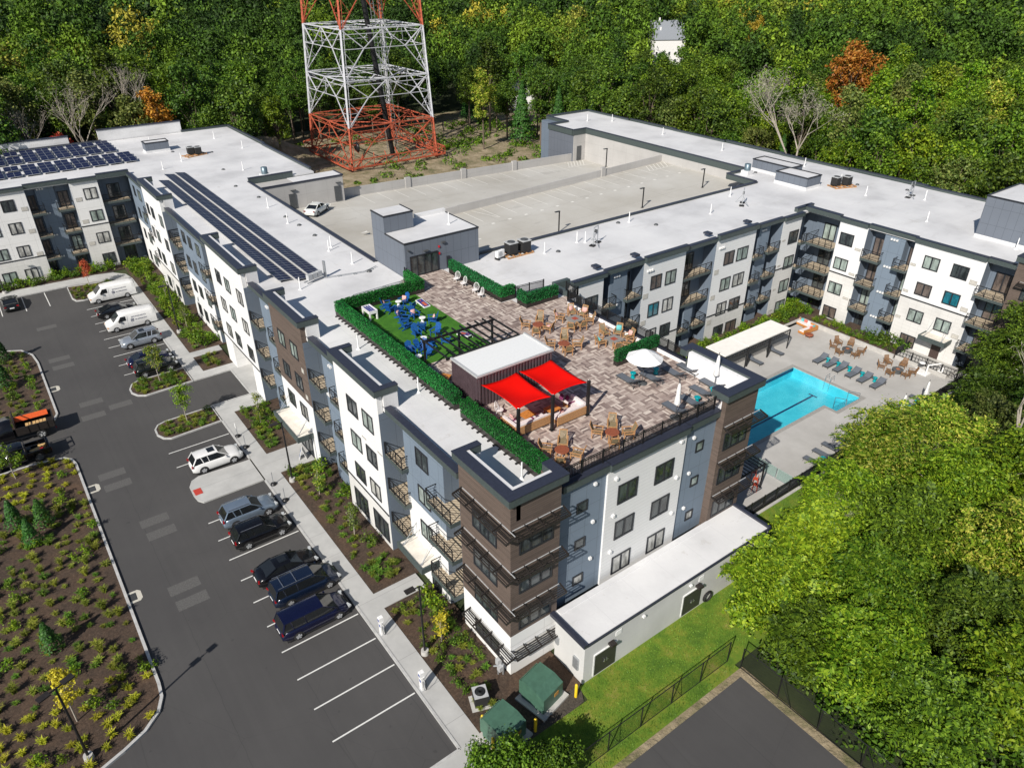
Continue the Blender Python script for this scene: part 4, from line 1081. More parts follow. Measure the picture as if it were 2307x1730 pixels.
# ================================================================ LATTICE MAST
T = thing('lattice_mast', (58.5,132.5,0), 0, 'tall square red and white steel lattice mast behind the garage', 'mast')
RED = plain('faded_red_paint', (0.40,0.085,0.04), 0.7, 0, 0.45, 2.5); WHT = plain('mast_white_paint', (0.5,0.51,0.55), 0.5, 0, 0.15, 1.5)
def half(z): return 10.6-z*0.045
def corner(k, z): h = half(z); s = [(-1,1),(-1,-1),(1,-1),(1,1)][k]; return Vector((s[0]*h, s[1]*h, z))
levels = [0,9,18,27.5,37,46]
def mcol(z): return 0 if (z < 9.0 or z > 27.9) else 1
def face(k):
    """one side of the mast between two legs: K bracing with sub-braces"""
    m = MB(); a_, b_ = k, (k+1)%4
    for i in range(5):
        z0, z1 = levels[i], levels[i+1]; mi = mcol((z0+z1)/2)
        A0,B0,A1,B1 = corner(a_,z0),corner(b_,z0),corner(a_,z1),corner(b_,z1); MID = (A1+B1)/2; AM = (A0*0.38+A1*0.62); BM = (B0*0.38+B1*0.62)
        m.bar(A1,B1,0.222,m=mi); m.bar(A1-Vector((0,0,0.9)),B1-Vector((0,0,0.9)),0.118,m=mi)
        q1 = A1.lerp(B1,0.25); q3 = A1.lerp(B1,0.75); q1b = AM.lerp(BM,0.25); q3b = AM.lerp(BM,0.75); qm = AM.lerp(BM,0.5)
        m.bar(AM,BM,0.126,m=mi)
        m.bar(A1,q1b,0.192,m=mi); m.bar(q1b,MID,0.163,m=mi); m.bar(MID,q3b,0.163,m=mi); m.bar(q3b,B1,0.192,m=mi)
        m.bar(A0,q1b,0.163,m=mi); m.bar(B0,q3b,0.163,m=mi); m.bar(MID,qm,0.104,m=mi)
        m.bar(q1b,A0.lerp(B0,0.02),0.089,m=mi); m.bar(A0.lerp(A1,0.3),A0.lerp(q1b,0.5),0.074,m=mi); m.bar(AM,A0.lerp(q1b,0.5),0.074,m=mi)
        m.bar(B0.lerp(B1,0.3),B0.lerp(q3b,0.5),0.074,m=mi); m.bar(BM,B0.lerp(q3b,0.5),0.074,m=mi)
    m.build('side_bracing', [RED, WHT], T)
for k in range(4): face(k)
for k in range(4):
    m = MB()
    for i in range(5):
        n_ = 6
        for j in range(n_):
            z0 = levels[i]+(levels[i+1]-levels[i])*j/n_; z1 = levels[i]+(levels[i+1]-levels[i])*(j+1)/n_; mi = mcol((z0+z1)/2)
            c0, c1 = corner(k,z0), corner(k,z1); s = Vector([(-1,1,0),(-1,-1,0),(1,-1,0),(1,1,0)][k])*-0.55
            m.bar(c0,c1,0.311,m=mi); m.bar(c0+Vector((s.x,0,0)),c1+Vector((s.x,0,0)),0.074,m=mi); m.bar(c0+Vector((s.x,0,0)),c1,0.052,m=mi); m.bar(c0+Vector((0,s.y,0)),c1+Vector((0,s.y,0)),0.074,m=mi); m.bar(c0+Vector((0,s.y,0)),c1,0.052,m=mi)
    m.build('leg', [RED, WHT], T)
for i in range(1,6):
    m = MB(); z = levels[i]; mi = mcol(z-0.5); c = [corner(k,z) for k in range(4)]; md = [(c[k]+c[(k+1)%4])/2 for k in range(4)]
    for k in range(4): m.bar(md[k],md[(k+1)%4],0.148,m=mi); m.bar(c[k].lerp(c[(k+1)%4],0.25),c[k].lerp(c[(k+3)%4],0.25),0.104,m=mi); m.bar(c[k],(md[k]+md[(k+3)%4])/2,0.104,m=mi)
    m.bar(md[0],md[2],0.133,m=mi); m.bar(md[1],md[3],0.133,m=mi); m.build('ring_bracing', [RED, WHT], T)
m = MB(); m.cyl((3.2,-3.2,0),(-1.5,-1.0,46),0.55,0.55,12)
for i in range(40): z = i*1.15; m.cyl((3.2-4.7*z/46,-3.2+2.2*z/46,z),(3.2-4.7*z/46,-3.2+2.2*z/46,z+0.08),0.62,0.62,12)
m.build('cable_duct', M['black'], T)
m = MB()
for dx in (5.0,7.0):
    for a in (-0.4,0.4): m.bar((dx+a,2,0),(dx+a-2,2,46),0.1)
    for i in range(60): z = i*0.76; m.bar((dx-0.4-2*z/46,2,z),(dx+0.4-2*z/46,2,z),0.06)
m.build('ladder', M['galv'], T)
m = MB()
def dish(x,y,z,r): m.lathe([(0.05,-0.25),(r*0.7,-0.18),(r,0.0),(r*0.95,0.06),(0.05,0.08)],(0,0,0),14)
m.lathe([(0.05,0),(0.9,0.1),(1.1,0.45),(0.05,0.5)],(0,0,0),14)
m.v = [(-9.2+q[2], -10.2+q[0], 5.0+q[1]) for q in m.v]; nv = len(m.v)
m.build('antenna_dish', M['black'], T)
# low red steel outriggers round the foot
m = MB(); h = 11.9
P = [Vector((-h,h,1.2)),Vector((-h,-h,1.2)),Vector((h,-h,1.2)),Vector((h,h,1.2))]
for k in range(4):
    a, b = P[k], P[(k+1)%4]; m.bar(a,b,0.3); m.bar(a+Vector((0,0,1.6)),b+Vector((0,0,1.6)),0.22)
    for i in range(8):
        q0 = a.lerp(b,i/8); q1 = a.lerp(b,(i+1)/8); m.bar(q0,q1+Vector((0,0,1.6)),0.12); m.bar(q0,q0+Vector((0,0,1.6)),0.12)
        m.bar(q0+Vector((0,0,1.6)), corner(k,3.5).lerp(corner((k+1)%4,3.5),i/8),0.14)
        m.bar(q0, corner(k,0.5).lerp(corner((k+1)%4,0.5),(i+1)/8),0.12)
    m.bar(a.lerp(b,0.5), corner(k,4).lerp(corner((k+1)%4,4),0.5),0.14)
m.build('base_frame', RED, T)

# ================================================================ ROOFTOP THINGS
def vent_pipe():
    o = thing('vent_pipe'); MB().cyl((0,0,0),(0,0,1.25),0.055,0.055,8).build('pipe', M['white'], o)
    MB().lathe([(0.2,0),(0.1,0.06),(0.07,0.18)],n=10).build('collar', M['white'], o); return o
for i,(x,y) in enumerate([(3.1,15.6),(2.6,24.4),(3.0,2.9),(7.5,112),(17.5,110),(19,100),(8.5,97),(14.3,86),(10.6,66),(10.2,58.5),(10.9,47.9),(10.2,46.9),(10.6,42.0),(3.6,38.8),(4.9,93.5),(33.5,33.0),(34.3,32.5),(28.5,32.5),(43.2,34.7),(53.5,31),(61.5,34.5),(79,29.5),(76.2,24.0),(80.5,18.3),(79.6,9.4),(72,13.6),(81,52),(82,66),(83,80),(79.4,83),(83,38),(19.8,37.6),(70.5,3.0)]):
    inst('vent', vent_pipe, (x,y,RZ if y!=37.6 else 16.64), 0, 'thin white vent pipe standing on a flat white roof', 'vent pipe', 'vent pipes on the white roofs')
def drain():
    o = thing('roof_drain'); MB().lathe([(0.28,0),(0.22,0.08),(0.2,0.14),(0.05,0.16)],n=10).build('dome', M['darkgrey'], o); return o
for x,y in [(12,88),(11,52.5),(10.9,61),(11.2,71),(10.5,78),(11,57),(11,39),(14,100),(9,104),(26,33.8),(30,32),(45,32),(74,40),(80,27.5),(83,22),(41.9,35.2)]:
    inst('drain', drain, (x,y,RZ), 0, 'small dark domed roof drain on a white roof', 'roof drain', 'roof drains')
def curbbox(w,d,h,cap=True):
    def mk():
        o = thing('roof_hatch_box'); MB().box(-w/2,w/2,-d/2,d/2,0.35,h).build('wall', M['pavgrey'], o)
        MB().box(-w/2-.05,w/2+.05,-d/2-.05,d/2+.05,0,0.35).build('base', M['roof'], o)
        m = MB()
        for a in ((-w/2-.06,w/2+.06,-d/2-.06,-d/2+.1),(-w/2-.06,w/2+.06,d/2-.1,d/2+.06),(-w/2-.06,-w/2+.1,-d/2+.1,d/2-.1),(w/2-.1,w/2+.06,-d/2+.1,d/2-.1)): m.box(a[0],a[1],a[2],a[3],h,h+0.14)
        m.build('coping', M['frame'], o); MB().box(-w/2+.1,w/2-.1,-d/2+.1,d/2-.1,h,h+0.03).build('lid', M['roof'], o); return o
    return mk
inst('cb1', curbbox(3.6,2.0,1.45), (7.2,106.4,RZ), 0, 'slate grey rooftop box with white top on the far left roof', 'rooftop box')
inst('cb2', curbbox(3.2,5.0,1.5), (73.5,32.7,RZ), 0, 'square slate rooftop box with white lid beside the wooden condenser platform', 'rooftop box')
inst('cb3', curbbox(2.6,6.6,1.5), (76.3,38.2,RZ), 0, 'long low slate rooftop box at the corner of the parking deck', 'rooftop box')
inst('cb4', curbbox(8.0,7.0,4.6), (75.2,4.2,RZ), 0, 'tall dark panelled stair head on the right hand roof', 'stair head')
def condenser():
    o = thing('condenser_unit'); m = MB(); m.box(-0.42,0.42,-0.42,0.42,0.05,0.95); m.build('casing', M['rubber'], o)
    m = MB(); m.box(-0.45,0.45,-0.45,0.45,0.95,1.02); m.build('top_panel', M['grayplastic'], o)
    m = MB()
    for r in (0.12,0.22,0.32): m.lathe([(r,1.03),(r+0.02,1.05),(r+0.03,1.03)],n=14)
    m.build('fan_grille', M['darkgrey'], o); return o
def skid(w,d):
    def mk():
        o = thing('timber_skid'); m = MB()
        for i in range(3): m.box(-w/2,w/2,-d/2+i*(d-.15)/2,-d/2+.15+i*(d-.15)/2,0,0.12)
        m.build('sleeper', M['wood'], o); m = MB()
        for i in range(5): m.box(-w/2+i*(w-.12)/4,-w/2+.12+i*(w-.12)/4,-d/2,d/2,0.12,0.2)
        m.build('slat', M['wood'], o); return o
    return mk
inst('skid', skid(3.4,1.8), (26.0,34.2,RZ), 0, 'brown timber skid under two black condensers near the grey pavilion', 'timber skid')
inst('cond', condenser, (25.3,34.2,RZ+.2), 0, 'black condenser unit nearer the grey pavilion on a timber skid', 'air conditioner', scale=1.25)
inst('cond', condenser, (26.9,34.0,RZ+.2), 0, 'black condenser unit farther from the grey pavilion on a timber skid', 'air conditioner', scale=1.25)
inst('skid', skid(3.4,1.8), (77.5,28.3,RZ), -0.35, 'brown timber skid under condensers on the far right roof', 'timber skid')
inst('cond', condenser, (76.8,28.9,RZ+.2), 0, 'left black condenser on the timber skid of the far right roof', 'air conditioner', scale=1.15)
inst('cond', condenser, (78.3,28.2,RZ+.2), 0, 'right black condenser on the timber skid of the far right roof', 'air conditioner', scale=1.15)
inst('skid', skid(2.4,2.4), (11.2,99.6,RZ), 0.3, 'brown timber skid on the far left roof', 'timber skid')
inst('cond', condenser, (10.8,100.0,RZ+.2), 0, 'left black condenser on the far left roof', 'air conditioner', scale=1.1)
inst('cond', condenser, (11.8,99.5,RZ+.2), 0, 'right black condenser on the far left roof', 'air conditioner', scale=1.1)
def minisplit():
    o = thing('heat_pump'); MB().box(-.5,.5,-.18,.18,.25,.95).build('casing', M['white'], o); MB().cyl((-.1,-.19,.6),(-.1,-.2,.6),.27,.27,16).build('fan_guard', M['grayplastic'], o)
    m = MB(); m.box(-.5,-.4,-.3,.3,0,.25); m.box(.4,.5,-.3,.3,0,.25); m.build('foot', M['rubber'], o); return o
inst('mini', minisplit, (23.7,34.0,RZ), 0.2, 'white heat pump unit with round fan beside the grey pavilion', 'heat pump')
def exfan():
    o = thing('exhaust_fan'); MB().lathe([(0.45,0),(0.45,0.9),(0.3,0.95)],(0,0,0.6),14).build('hood', plain('steel_blue_metal',(0.16,0.22,0.26),0.4,0.5), o); MB().box(-.6,.6,-.6,.6,0,.6).build('curb', M['roof'], o); return o
inst('exf', exfan, (15.4,79.9,RZ), 0, 'cylindrical steel exhaust fan on a white curb near the red mast', 'exhaust fan')
inst('exf', exfan, (72.2,40.2,RZ), 0, 'cylindrical steel exhaust fan at the corner of the parking deck', 'exhaust fan')
def davit():
    o = thing('anchor_frame'); m = MB()
    for x in (-.55,.55): m.bar((x,0,0),(x,0,2.0),.07)
    m.bar((-.55,0,2.0),(.55,0,2.0),.06); m.bar((-.55,0,1.2),(.55,0,1.2),.05); m.bar((-.55,0,1.2),(-.9,-.9,0),.05); m.bar((.55,0,1.2),(.9,.9,0),.05); m.build('tube_frame', M['galv'], o)
    MB().cyl((0,-.1,1.5),(0,.1,1.5),.2,.2,12).build('reel', M['darkgrey'], o); m = MB(); m.box(-1,-.4,-.3,.3,0,.1); m.box(.4,1,-.3,.3,0,.1); m.build('foot', M['rubber'], o); return o
inst('davit', davit, (34.8,31.4,RZ), .4, 'galvanised tube frame on the roof above the courtyard recess, nearest one', 'roof frame')
inst('davit', davit, (59.8,31.2,RZ), .6, 'galvanised tube frame on the roof near the slate box', 'roof frame')
inst('davit', davit, (80.4,20.2,RZ), .1, 'galvanised tube frame on the far right roof', 'roof frame')
# solar panels
def solmat():
    t = NT('solar_cells'); co = t.obj(); x, y, z = t.sep(co)
    g = t.math('MAXIMUM', t.line(x, 0.1667, 0.008), t.line(y, 0.1667, 0.008))
    return t.fin(t.mix(t.math('MULTIPLY', g, 0.35), (0.006,0.009,0.04), (0.035,0.045,0.1)), 0.35, 0, 0.25)
SOL = solmat()
def solar():
    o = thing('solar_panel'); m = MB()
    def tr(p): return p
    t = R(8); 
    def T_(x,y,z): return (x, y*math.cos(t)-z*math.sin(t), 0.18+y*math.sin(t)+z*math.cos(t))
    def bx(m,x0,x1,y0,y1,z0,z1):
        k = len(m.v); m.box(x0,x1,y0,y1,z0,z1); m.v[k:] = [T_(*q) for q in m.v[k:]]
    bx(m,-.47,.47,-.95,.95,.005,.04); m.build('panel', SOL, o)
    m = MB(); 
    for a in ((-.5,.5,-1,-.95),(-.5,.5,.95,1),(-.5,-.47,-.95,.95),(.47,.5,-.95,.95),(-.47,.47,-.01,.01)): bx(m,a[0],a[1],a[2],a[3],0,.048)
    m.build('rim', M['galv'], o)
    m = MB(); m.box(-.4,.4,-.85,-.7,0,.06); m.box(-.4,.4,.6,.75,0,.26); m.build('ballast_foot', M['grayplastic'], o); return o
for k in range(66):                                   # strip beside the lift pavilion
    y = 41.0+k*0.735
    for c, x in enumerate((3.15,4.65,6.15)):
        if (c == 0 and (y < 41.7 or y > 86)) or (c == 1 and y < 40.5): continue
        inst('solar', solar, (x,y,RZ+0.12), R(90), 'dark blue solar panel in the long triple strip on the white roof', 'solar panel', 'solar panels in the long strip', .70)
for r_, (y, rows) in enumerate(((115.8,4),(105.3,3))):
    for i in range(11):
        for j in range(rows):
            for c in range(2):
                x = (0.4 if r_ == 0 else 1.6)-i*2.2+c*0.93-j*0.0; yy = y-j*1.92
                if r_ == 0 and i in (1,6) and j == 1: continue
                if r_ == 1 and i in (7,) and j == 1: continue
                inst('solar', solar, (x,yy,RZ+0.22-j*.02), 0, 'dark blue solar panel in the stepped rows on the far left roof', 'solar panel', 'solar panels in stepped rows', .93)
def inverter():
    o = thing('inverter_rack'); m = MB()
    for i in range(3): m.box(-.9+i*.6,-.4+i*.6,-.2,.2,.35,.9)
    m.build('inverter', M['grayplastic'], o); m = MB(); m.bar((-1,0,.05),(1,0,.05),.1); m.bar((-1,.5,.05),(1,.5,.05),.1); m.bar((1.3,0,0),(1.3,0,1.7),.3,.12); m.build('rack', M['galv'], o); return o
inst('inv', inverter, (5.6,39.9,RZ), .3, 'cluster of grey electrical inverters at the near end of the solar strip', 'inverter')
m = MB()
for a, b in (((6.5,39.9),(10.5,39.0)),((10.5,39.0),(12.1,39.6)),((6.6,33.8),(8.0,32.2)),((6.6,33.8),(7.0,34.3)),((7.0,34.3),(12.8,34.6))): m.cyl((*a,RZ+.15),(*b,RZ+.15),.04,n=6)
for x,y in ((8,39.6),(9.5,39.2),(11.4,39.3),(6.8,34),(8.4,34.4),(10.3,34.5),(12.2,34.6)): m.box(x-.15,x+.15,y-.1,y+.1,RZ,RZ+.13)
tag(m.build('conduit', M['galv'], loc=(8,36,RZ)), 'thin grey electrical conduit lying on blocks between the inverters and the pavilion', 'conduit')

# ================================================================ ROOF DECK
DZ = RZ+0.08
def leafbox(x0,x1,y0,y1,z0,z1,dens,size,seed=1):
    """leaf cards over the faces of a box: four sides and top"""
    rnd = np.random.RandomState(seed); V = []
    faces = [((x0,y0,z0),(x1-x0,0,0),(0,0,z1-z0),(0,-1,0)),((x0,y1,z0),(x1-x0,0,0),(0,0,z1-z0),(0,1,0)),((x0,y0,z0),(0,y1-y0,0),(0,0,z1-z0),(-1,0,0)),((x1,y0,z0),(0,y1-y0,0),(0,0,z1-z0),(1,0,0)),((x0,y0,z1),(x1-x0,0,0),(0,y1-y0,0),(0,0,1))]
    for o, a, b, n in faces:
        a = np.array(a); b = np.array(b); n = np.array(n, float); ar = np.linalg.norm(a)*np.linalg.norm(b); k = int(ar*dens)
        c = np.array(o)+rnd.rand(k,1)*a+rnd.rand(k,1)*b+n*(rnd.rand(k,1)*0.09-0.03)
        V.append(cards(c, n+rnd.randn(k,3)*0.55, size*(0.7+0.6*rnd.rand(k)), rnd))
    return np.concatenate(V)
def cards(c, n, s, rnd, aspect=0.6):
    n = n/np.linalg.norm(n,axis=1,keepdims=True); t = rnd.randn(len(c),3); u = np.cross(n,t); u /= np.linalg.norm(u,axis=1,keepdims=True)+1e-9; v = np.cross(n,u)
    s = s.reshape(-1,1)
    return np.stack([c-u*s*0.5, c-v*s*aspect*0.5+n*s*0.08, c+u*s*0.5, c+v*s*aspect*0.5+n*s*0.08], 1)
def npmesh(name, quads, mat, parent=None, smooth=False):
    me = bpy.data.meshes.new(name); n = len(quads)
    me.vertices.add(n*4); me.vertices.foreach_set('co', quads.astype(np.float32).ravel())
    me.loops.add(n*4); me.loops.foreach_set('vertex_index', np.arange(n*4, dtype=np.int32))
    me.polygons.add(n); me.polygons.foreach_set('loop_start', np.arange(0,n*4,4,dtype=np.int32)); me.polygons.foreach_set('loop_total', np.full(n,4,dtype=np.int32))
    me.materials.append(mat); me.update(calc_edges=True)
    o = bpy.data.objects.new(name, me); COL.objects.link(o)
    if parent is not None: o.parent = parent
    return o
def hedge(x0,x1,y0,y1,label,seed,top=14.42):
    o = thing('hedge_planter', ((x0+x1)/2,(y0+y1)/2,DZ-0.08), 0, label, 'hedge', 'artificial hedges round the roof deck')
    L = o.location
    MB().box(x0-L[0],x1-L[0],y0-L[1],y1-L[1],0.02,0.5).build('planter', M['bronze'], o)
    m = MB(); m.box(x0-L[0]+.06,x1-L[0]-.06,y0-L[1]+.06,y1-L[1]-.06,0.5,top-L[2]-.04); m.build('core', plain('hedge_backing',(0.004,0.03,0.008),0.9), o)
    q = leafbox(x0-L[0],x1-L[0],y0-L[1],y1-L[1],0.48,top-L[2],330,0.105,seed); npmesh('foliage', q, LEAF['hedge'], o)
    n = int(max(x1-x0,y1-y0)/0.62); m = MB()
    for i in range(n):
        if y1-y0 > x1-x0: m.box(-(x1-x0)/2-.2,-(x1-x0)/2-.02,-(y1-y0)/2+.3+i*.62,-(y1-y0)/2+.42+i*.62,0,.1)
    if m.v: m.build('foot', M['rubber'], o)
hedge(3.75,4.5,1.45,10.95,'green hedge planter along the deck edge in front of the red sails',1)
hedge(3.85,4.5,11.9,13.3,'short green hedge planter beside the corrugated metal box',2)
hedge(3.85,4.5,13.35,31.4,'long green hedge planter beside the artificial lawn facing the car park',3)
hedge(4.52,12.75,31.0,31.5,'green hedge planter behind the foosball table, running towards the pavilion',4)
hedge(12.2,12.75,31.52,34.0,'short green hedge planter by the pavilion door',5)
hedge(17.3,17.8,25.4,33.9,'green hedge planter behind the white wire chairs',6)
hedge(17.3,18.85,24.9,25.38,'green hedge planter end panel left of the deck gate',7)
hedge(18.3,18.75,22.85,23.8,'short green hedge planter right of the deck gate, end panel',8)
hedge(18.3,22.0,22.35,22.83,'green hedge planter right of the deck gate in front of the courtyard roofs',9)
hedge(17.4,22.0,9.6,10.05,'freestanding green hedge planter between the fire pit and the white umbrella',10)
def fence(pts, label, z0=DZ, h=1.1, name='railing_fence', col='black', step=0.115, group=None, base=0.0, tilt=None):
    o = thing(name, (pts[0][0],pts[0][1],z0), 0, label, 'fence', group); L = o.location
    rails = MB(); posts = MB(); bars = MB()
    for a, b in zip(pts[:-1], pts[1:]):
        a = Vector((a[0]-L[0],a[1]-L[1],0)); b = Vector((b[0]-L[0],b[1]-L[1],0)); d = b-a; n = max(1, round(d.length/1.75))
        for z in (0.1,h-0.14,h-0.02): rails.bar(a+Vector((0,0,z)),b+Vector((0,0,z)),0.045)
        for i in range(n+1): q = a.lerp(b,i/n); MB().box(q.x-.045,q.x+.045,q.y-.045,q.y+.045,base,h+.06).build('post', M[col], o)
        k = int(d.length/step)
        for i in range(1,k): q = a.lerp(b,i/k); bars.add([(q.x-.019,q.y-.019,.1),(q.x+.019,q.y-.019,.1),(q.x+.019,q.y+.019,.1),(q.x-.019,q.y+.019,.1),(q.x-.019,q.y-.019,h-.1),(q.x+.019,q.y-.019,h-.1),(q.x+.019,q.y+.019,h-.1),(q.x-.019,q.y+.019,h-.1)],[(0,1,5,4),(1,2,6,5),(2,3,7,6),(3,0,4,7)])
    rails.build('rail', M[col], o); bars.build('baluster', M[col], o); return o
fence([(4.2,0.72),(18.15,0.72)],'black metal railing along the front edge of the roof deck', 13.5, 1.0, step=.125)
fence([(21.95,6.9),(21.95,20.95),(23.15,20.95),(23.15,22.6)],'black metal railing along the pool side of the roof deck', 13.45, 1.0)
fence([(18.9,24.9),(18.9,23.9)],'small black metal gate between two hedge planters', DZ, 1.2, 'metal_gate')
fence([(22.2,24.8),(19.0,25.1)],'short black railing around the roof access behind the gate', RZ, 1.1)
fence([(12.85,34.0),(12.85,34.9)],'tiny black railing beside the pavilion corner', DZ, 1.2)
# corrugated metal bar box
o = thing('metal_bar_box', (8.7,12.75,DZ), 0, 'dark purple-brown corrugated metal box with flat white roof behind the red sails', 'kiosk')
m = MB(); pts = []
def corr(a, b, nrm, n):
    out = []
    for i in range(n):
        for k, (f, dd) in enumerate(((0,0),(.25,0),(.4,1),(.85,1),(1.0,0))[:4]):
            t = (i+f)/n; out.append((a[0]+(b[0]-a[0])*t+nrm[0]*dd*.07, a[1]+(b[1]-a[1])*t+nrm[1]*dd*.07))
    out.append(b); return out
X0,X1,Y0,Y1 = -3.35,3.3,-1.65,1.7
loop = corr((X0,Y0),(X1,Y0),(0,-1),24)+corr((X1,Y0),(X1,Y1),(1,0),12)[1:]+corr((X1,Y1),(X0,Y1),(0,1),24)[1:]+corr((X0,Y1),(X0,Y0),(-1,0),12)[1:-1]
m.prism(loop,0,2.45); m.build('wall', plain('dark_corrugated_metal',(0.085,0.058,0.068),0.42,0.2,0.15,2), o)
MB().box(X0-.05,X1+.05,Y0-.05,Y1+.05,2.45,2.52).build('roof', plain('box_roof',(0.74,0.75,0.75),0.5,0,.03), o)
m = MB()
for a in ((X0-.1,X1+.1,Y0-.1,Y0+.05),(X0-.1,X0+.05,Y0+.05,Y1+.1),(X1-.05,X1+.1,Y0+.05,Y1+.1)): m.box(a[0],a[1],a[2],a[3],2.46,2.6)
m.build('roof_trim', M['grayplastic'], o)
# red shade sails
def sailmesh(c, n=14, sag=0.62, pinch=0.13):
    m = MB(); C4 = [Vector(p) for p in c]; ctr = sum(C4, Vector())/4; P = []
    for j in range(n+1):
        for i in range(n+1):
            u, v = i/n, j/n
            p = C4[0]*(1-u)*(1-v)+C4[1]*u*(1-v)+C4[2]*u*v+C4[3]*(1-u)*v
            eu, ev = 4*u*(1-u), 4*v*(1-v)
            p += (ctr-p)*Vector((1,1,0)).length*0
            cu = (2*u-1); cv = (2*v-1)
            pull = pinch*((ev)*abs(cu)**2*0+0)
            # edges curve inwards
            s_u = 1-pinch*ev; s_v = 1-pinch*eu
            q = ctr + (C4[1]-C4[0]+C4[2]-C4[3])*0.25*cu*s_u + (C4[3]-C4[0]+C4[2]-C4[1])*0.25*cv*s_v + (C4[0]-C4[1]+C4[2]-C4[3])*0.25*cu*cv
            q.z -= sag*eu*ev*0.45
            P.append(q)
    m.add(P, [(j*(n+1)+i, j*(n+1)+i+1, (j+1)*(n+1)+i+1, (j+1)*(n+1)+i) for j in range(n) for i in range(n)], 0, True); return m
posts = [(4.95,5.85),(7.8,5.85),(10.95,5.85)]; wallp = [(5.5,11.0),(8.65,11.0),(11.8,11.0)]
for i, (x, y) in enumerate(posts):
    o = thing('sail_post', (x,y,DZ), 0, ['black steel post at the left corner of the near red sail','black steel post between the two red sails','black steel post at the right corner of the far red sail'][i], 'post', 'posts of the red sails')
    MB().box(-.09,.09,-.09,.09,0,2.75).build('post', M['black'], o); MB().box(-.16,.16,-.16,.16,0,.03).build('base_plate', M['black'], o); MB().lathe([(.03,2.75),(.05,2.8),(.01,2.84)],n=8).build('cap', M['chrome'], o)
for i in range(2):
    a, b = posts[i], posts[i+1]; c, d = wallp[i+1], wallp[i]; dx = .12
    m = sailmesh([(a[0]+(.1 if i else 0),a[1]+.1,15.75),(b[0]-(0.05),b[1]+.1,15.72),(c[0]-.05,c[1]-.1,15.02 if 0 else 15.05),(d[0]+(.12 if i else 0),d[1]-.1,15.05)])
    o = m.build('shade_sail', M['redsail'], loc=((a[0]+b[0])/2,8.4,15)); mod = o.modifiers.new('thickness','SOLIDIFY'); mod.thickness = 0.01
    tag(o, ['red square shade sail nearer the hedge, stretched from the metal box','red square shade sail nearer the open deck, stretched from the metal box'][i], 'shade sail', 'red shade sails')
# pergola
o = thing('pergola', (8.2,16.2,DZ), 0, 'black steel pergola frame between the turf and the metal box', 'pergola')
for x in (-3.1,0.0,3.15): MB().box(x-.07,x+.07,1.6,1.74,0,2.45).build('post', M['black'], o)
m = MB(); m.box(-3.25,3.3,1.6,1.72,2.45,2.62); m.box(-3.25,3.3,-1.75,-1.63,2.45,2.62); m.build('beam', M['black'], o)
m = MB()
for i in range(10): x = -3.2+i*.71; m.box(x-.035,x+.035,-1.8,2.1,2.62,2.76)
m.build('rafter', M['black'], o)

# ---- furniture makers, fronts face +X
def armchair(sw='strap', fr='wood'):
    def mk():
        o = thing('patio_armchair'); m = MB()
        for s in (-1,1): m.box(-.28,.36,s*.27-.03,s*.27+.03,.36,.42)
        m.box(-.28,-.2,-.27,.27,.36,.42); m.box(.28,.36,-.27,.27,.36,.42); m.build('seat_frame', M[fr], o)
        for s in (-1,1):
            MB().box(.3,.36,s*.31-.03,s*.31+.03,0,.6).build('leg', M[fr], o); m = MB(); m.bar((-.3,s*.31,0),(-.34,s*.31,.6),.06); m.build('leg', M[fr], o)
            MB().box(-.36,.42,s*.31-.045,s*.31+.045,.6,.64).build('armrest', M[fr], o)
        m = MB()
        for i in range(7): x = -.24+i*.085; m.box(x,x+.05,-.25,.25,.42,.44)
        m.build('seat', M[sw], o); m = MB()
        for y in (-.25,.25): m.bar((-.26,y,.4),(-.5,y,1.0),.05)
        m.bar((-.5,-.27,1.0),(-.5,.27,1.0),.06); m.build('back_frame', M[fr], o); m = MB()
        for i in range(6): m.bar((-.27,-.2+i*.08,.45),(-.48,-.2+i*.08,.97),.055,.02)
        m.build('backrest', M[sw], o); return o
    return mk
def roundtable():
    o = thing('round_table'); MB().lathe([(.46,.44),(.48,.46),(.48,.49),(.46,.5)],n=24).build('tabletop', M['woodred'], o)
    for k in range(4): a = R(45+90*k); m = MB(); m.bar((.36*math.cos(a),.36*math.sin(a),0),(.3*math.cos(a),.3*math.sin(a),.44),.06); m.build('leg', M['wood'], o)
    MB().lathe([(.33,.36),(.35,.36),(.35,.44),(.33,.44)],n=16).build('apron', M['woodred'], o); return o
def firetable(mat='firestone'):
    def mk():
        o = thing('fire_pit_table'); MB().box(-.62,.62,-.62,.62,0.38,.46).build('tabletop', M[mat], o); MB().box(-.5,.5,-.5,.5,0,.38).build('base', M[mat], o)
        MB().box(-.24,.24,-.24,.24,.46,.475).build('burner', plain('burner_glass',(0.35,0.07,0.04),0.6), o); return o
    return mk
def pillow(mat):
    def mk():
        o = thing('cushion'); m = MB(); n = 6; P = []
        for s in (1,-1):
            for j in range(n+1):
                for i in range(n+1):
                    u, v = i/n*2-1, j/n*2-1; h = .09*(1-u**4)*(1-v**4); P.append((s*h, u*.22*(1-.08*v*v), v*.22*(1-.08*u*u)))
        K = (n+1)**2; F = [(j*(n+1)+i, j*(n+1)+i+1, (j+1)*(n+1)+i+1, (j+1)*(n+1)+i) for j in range(n) for i in range(n)]
        m.add(P, F+[tuple(K+q for q in f[::-1]) for f in F], 0, True); m.build('cover', M[mat], o); return o
    return mk
def put_pillow(mat, x, y, z, rz, label, tilt=-.35):
    o = inst('pil'+mat, pillow(mat), (x,y,z), 0, label, 'cushion'); o.rotation_euler = (0,tilt,rz); return o
DIRN = {0:'right-hand far',45:'far',90:'left-hand far',135:'left',180:'left-hand near',225:'near',270:'right-hand near',315:'right'}
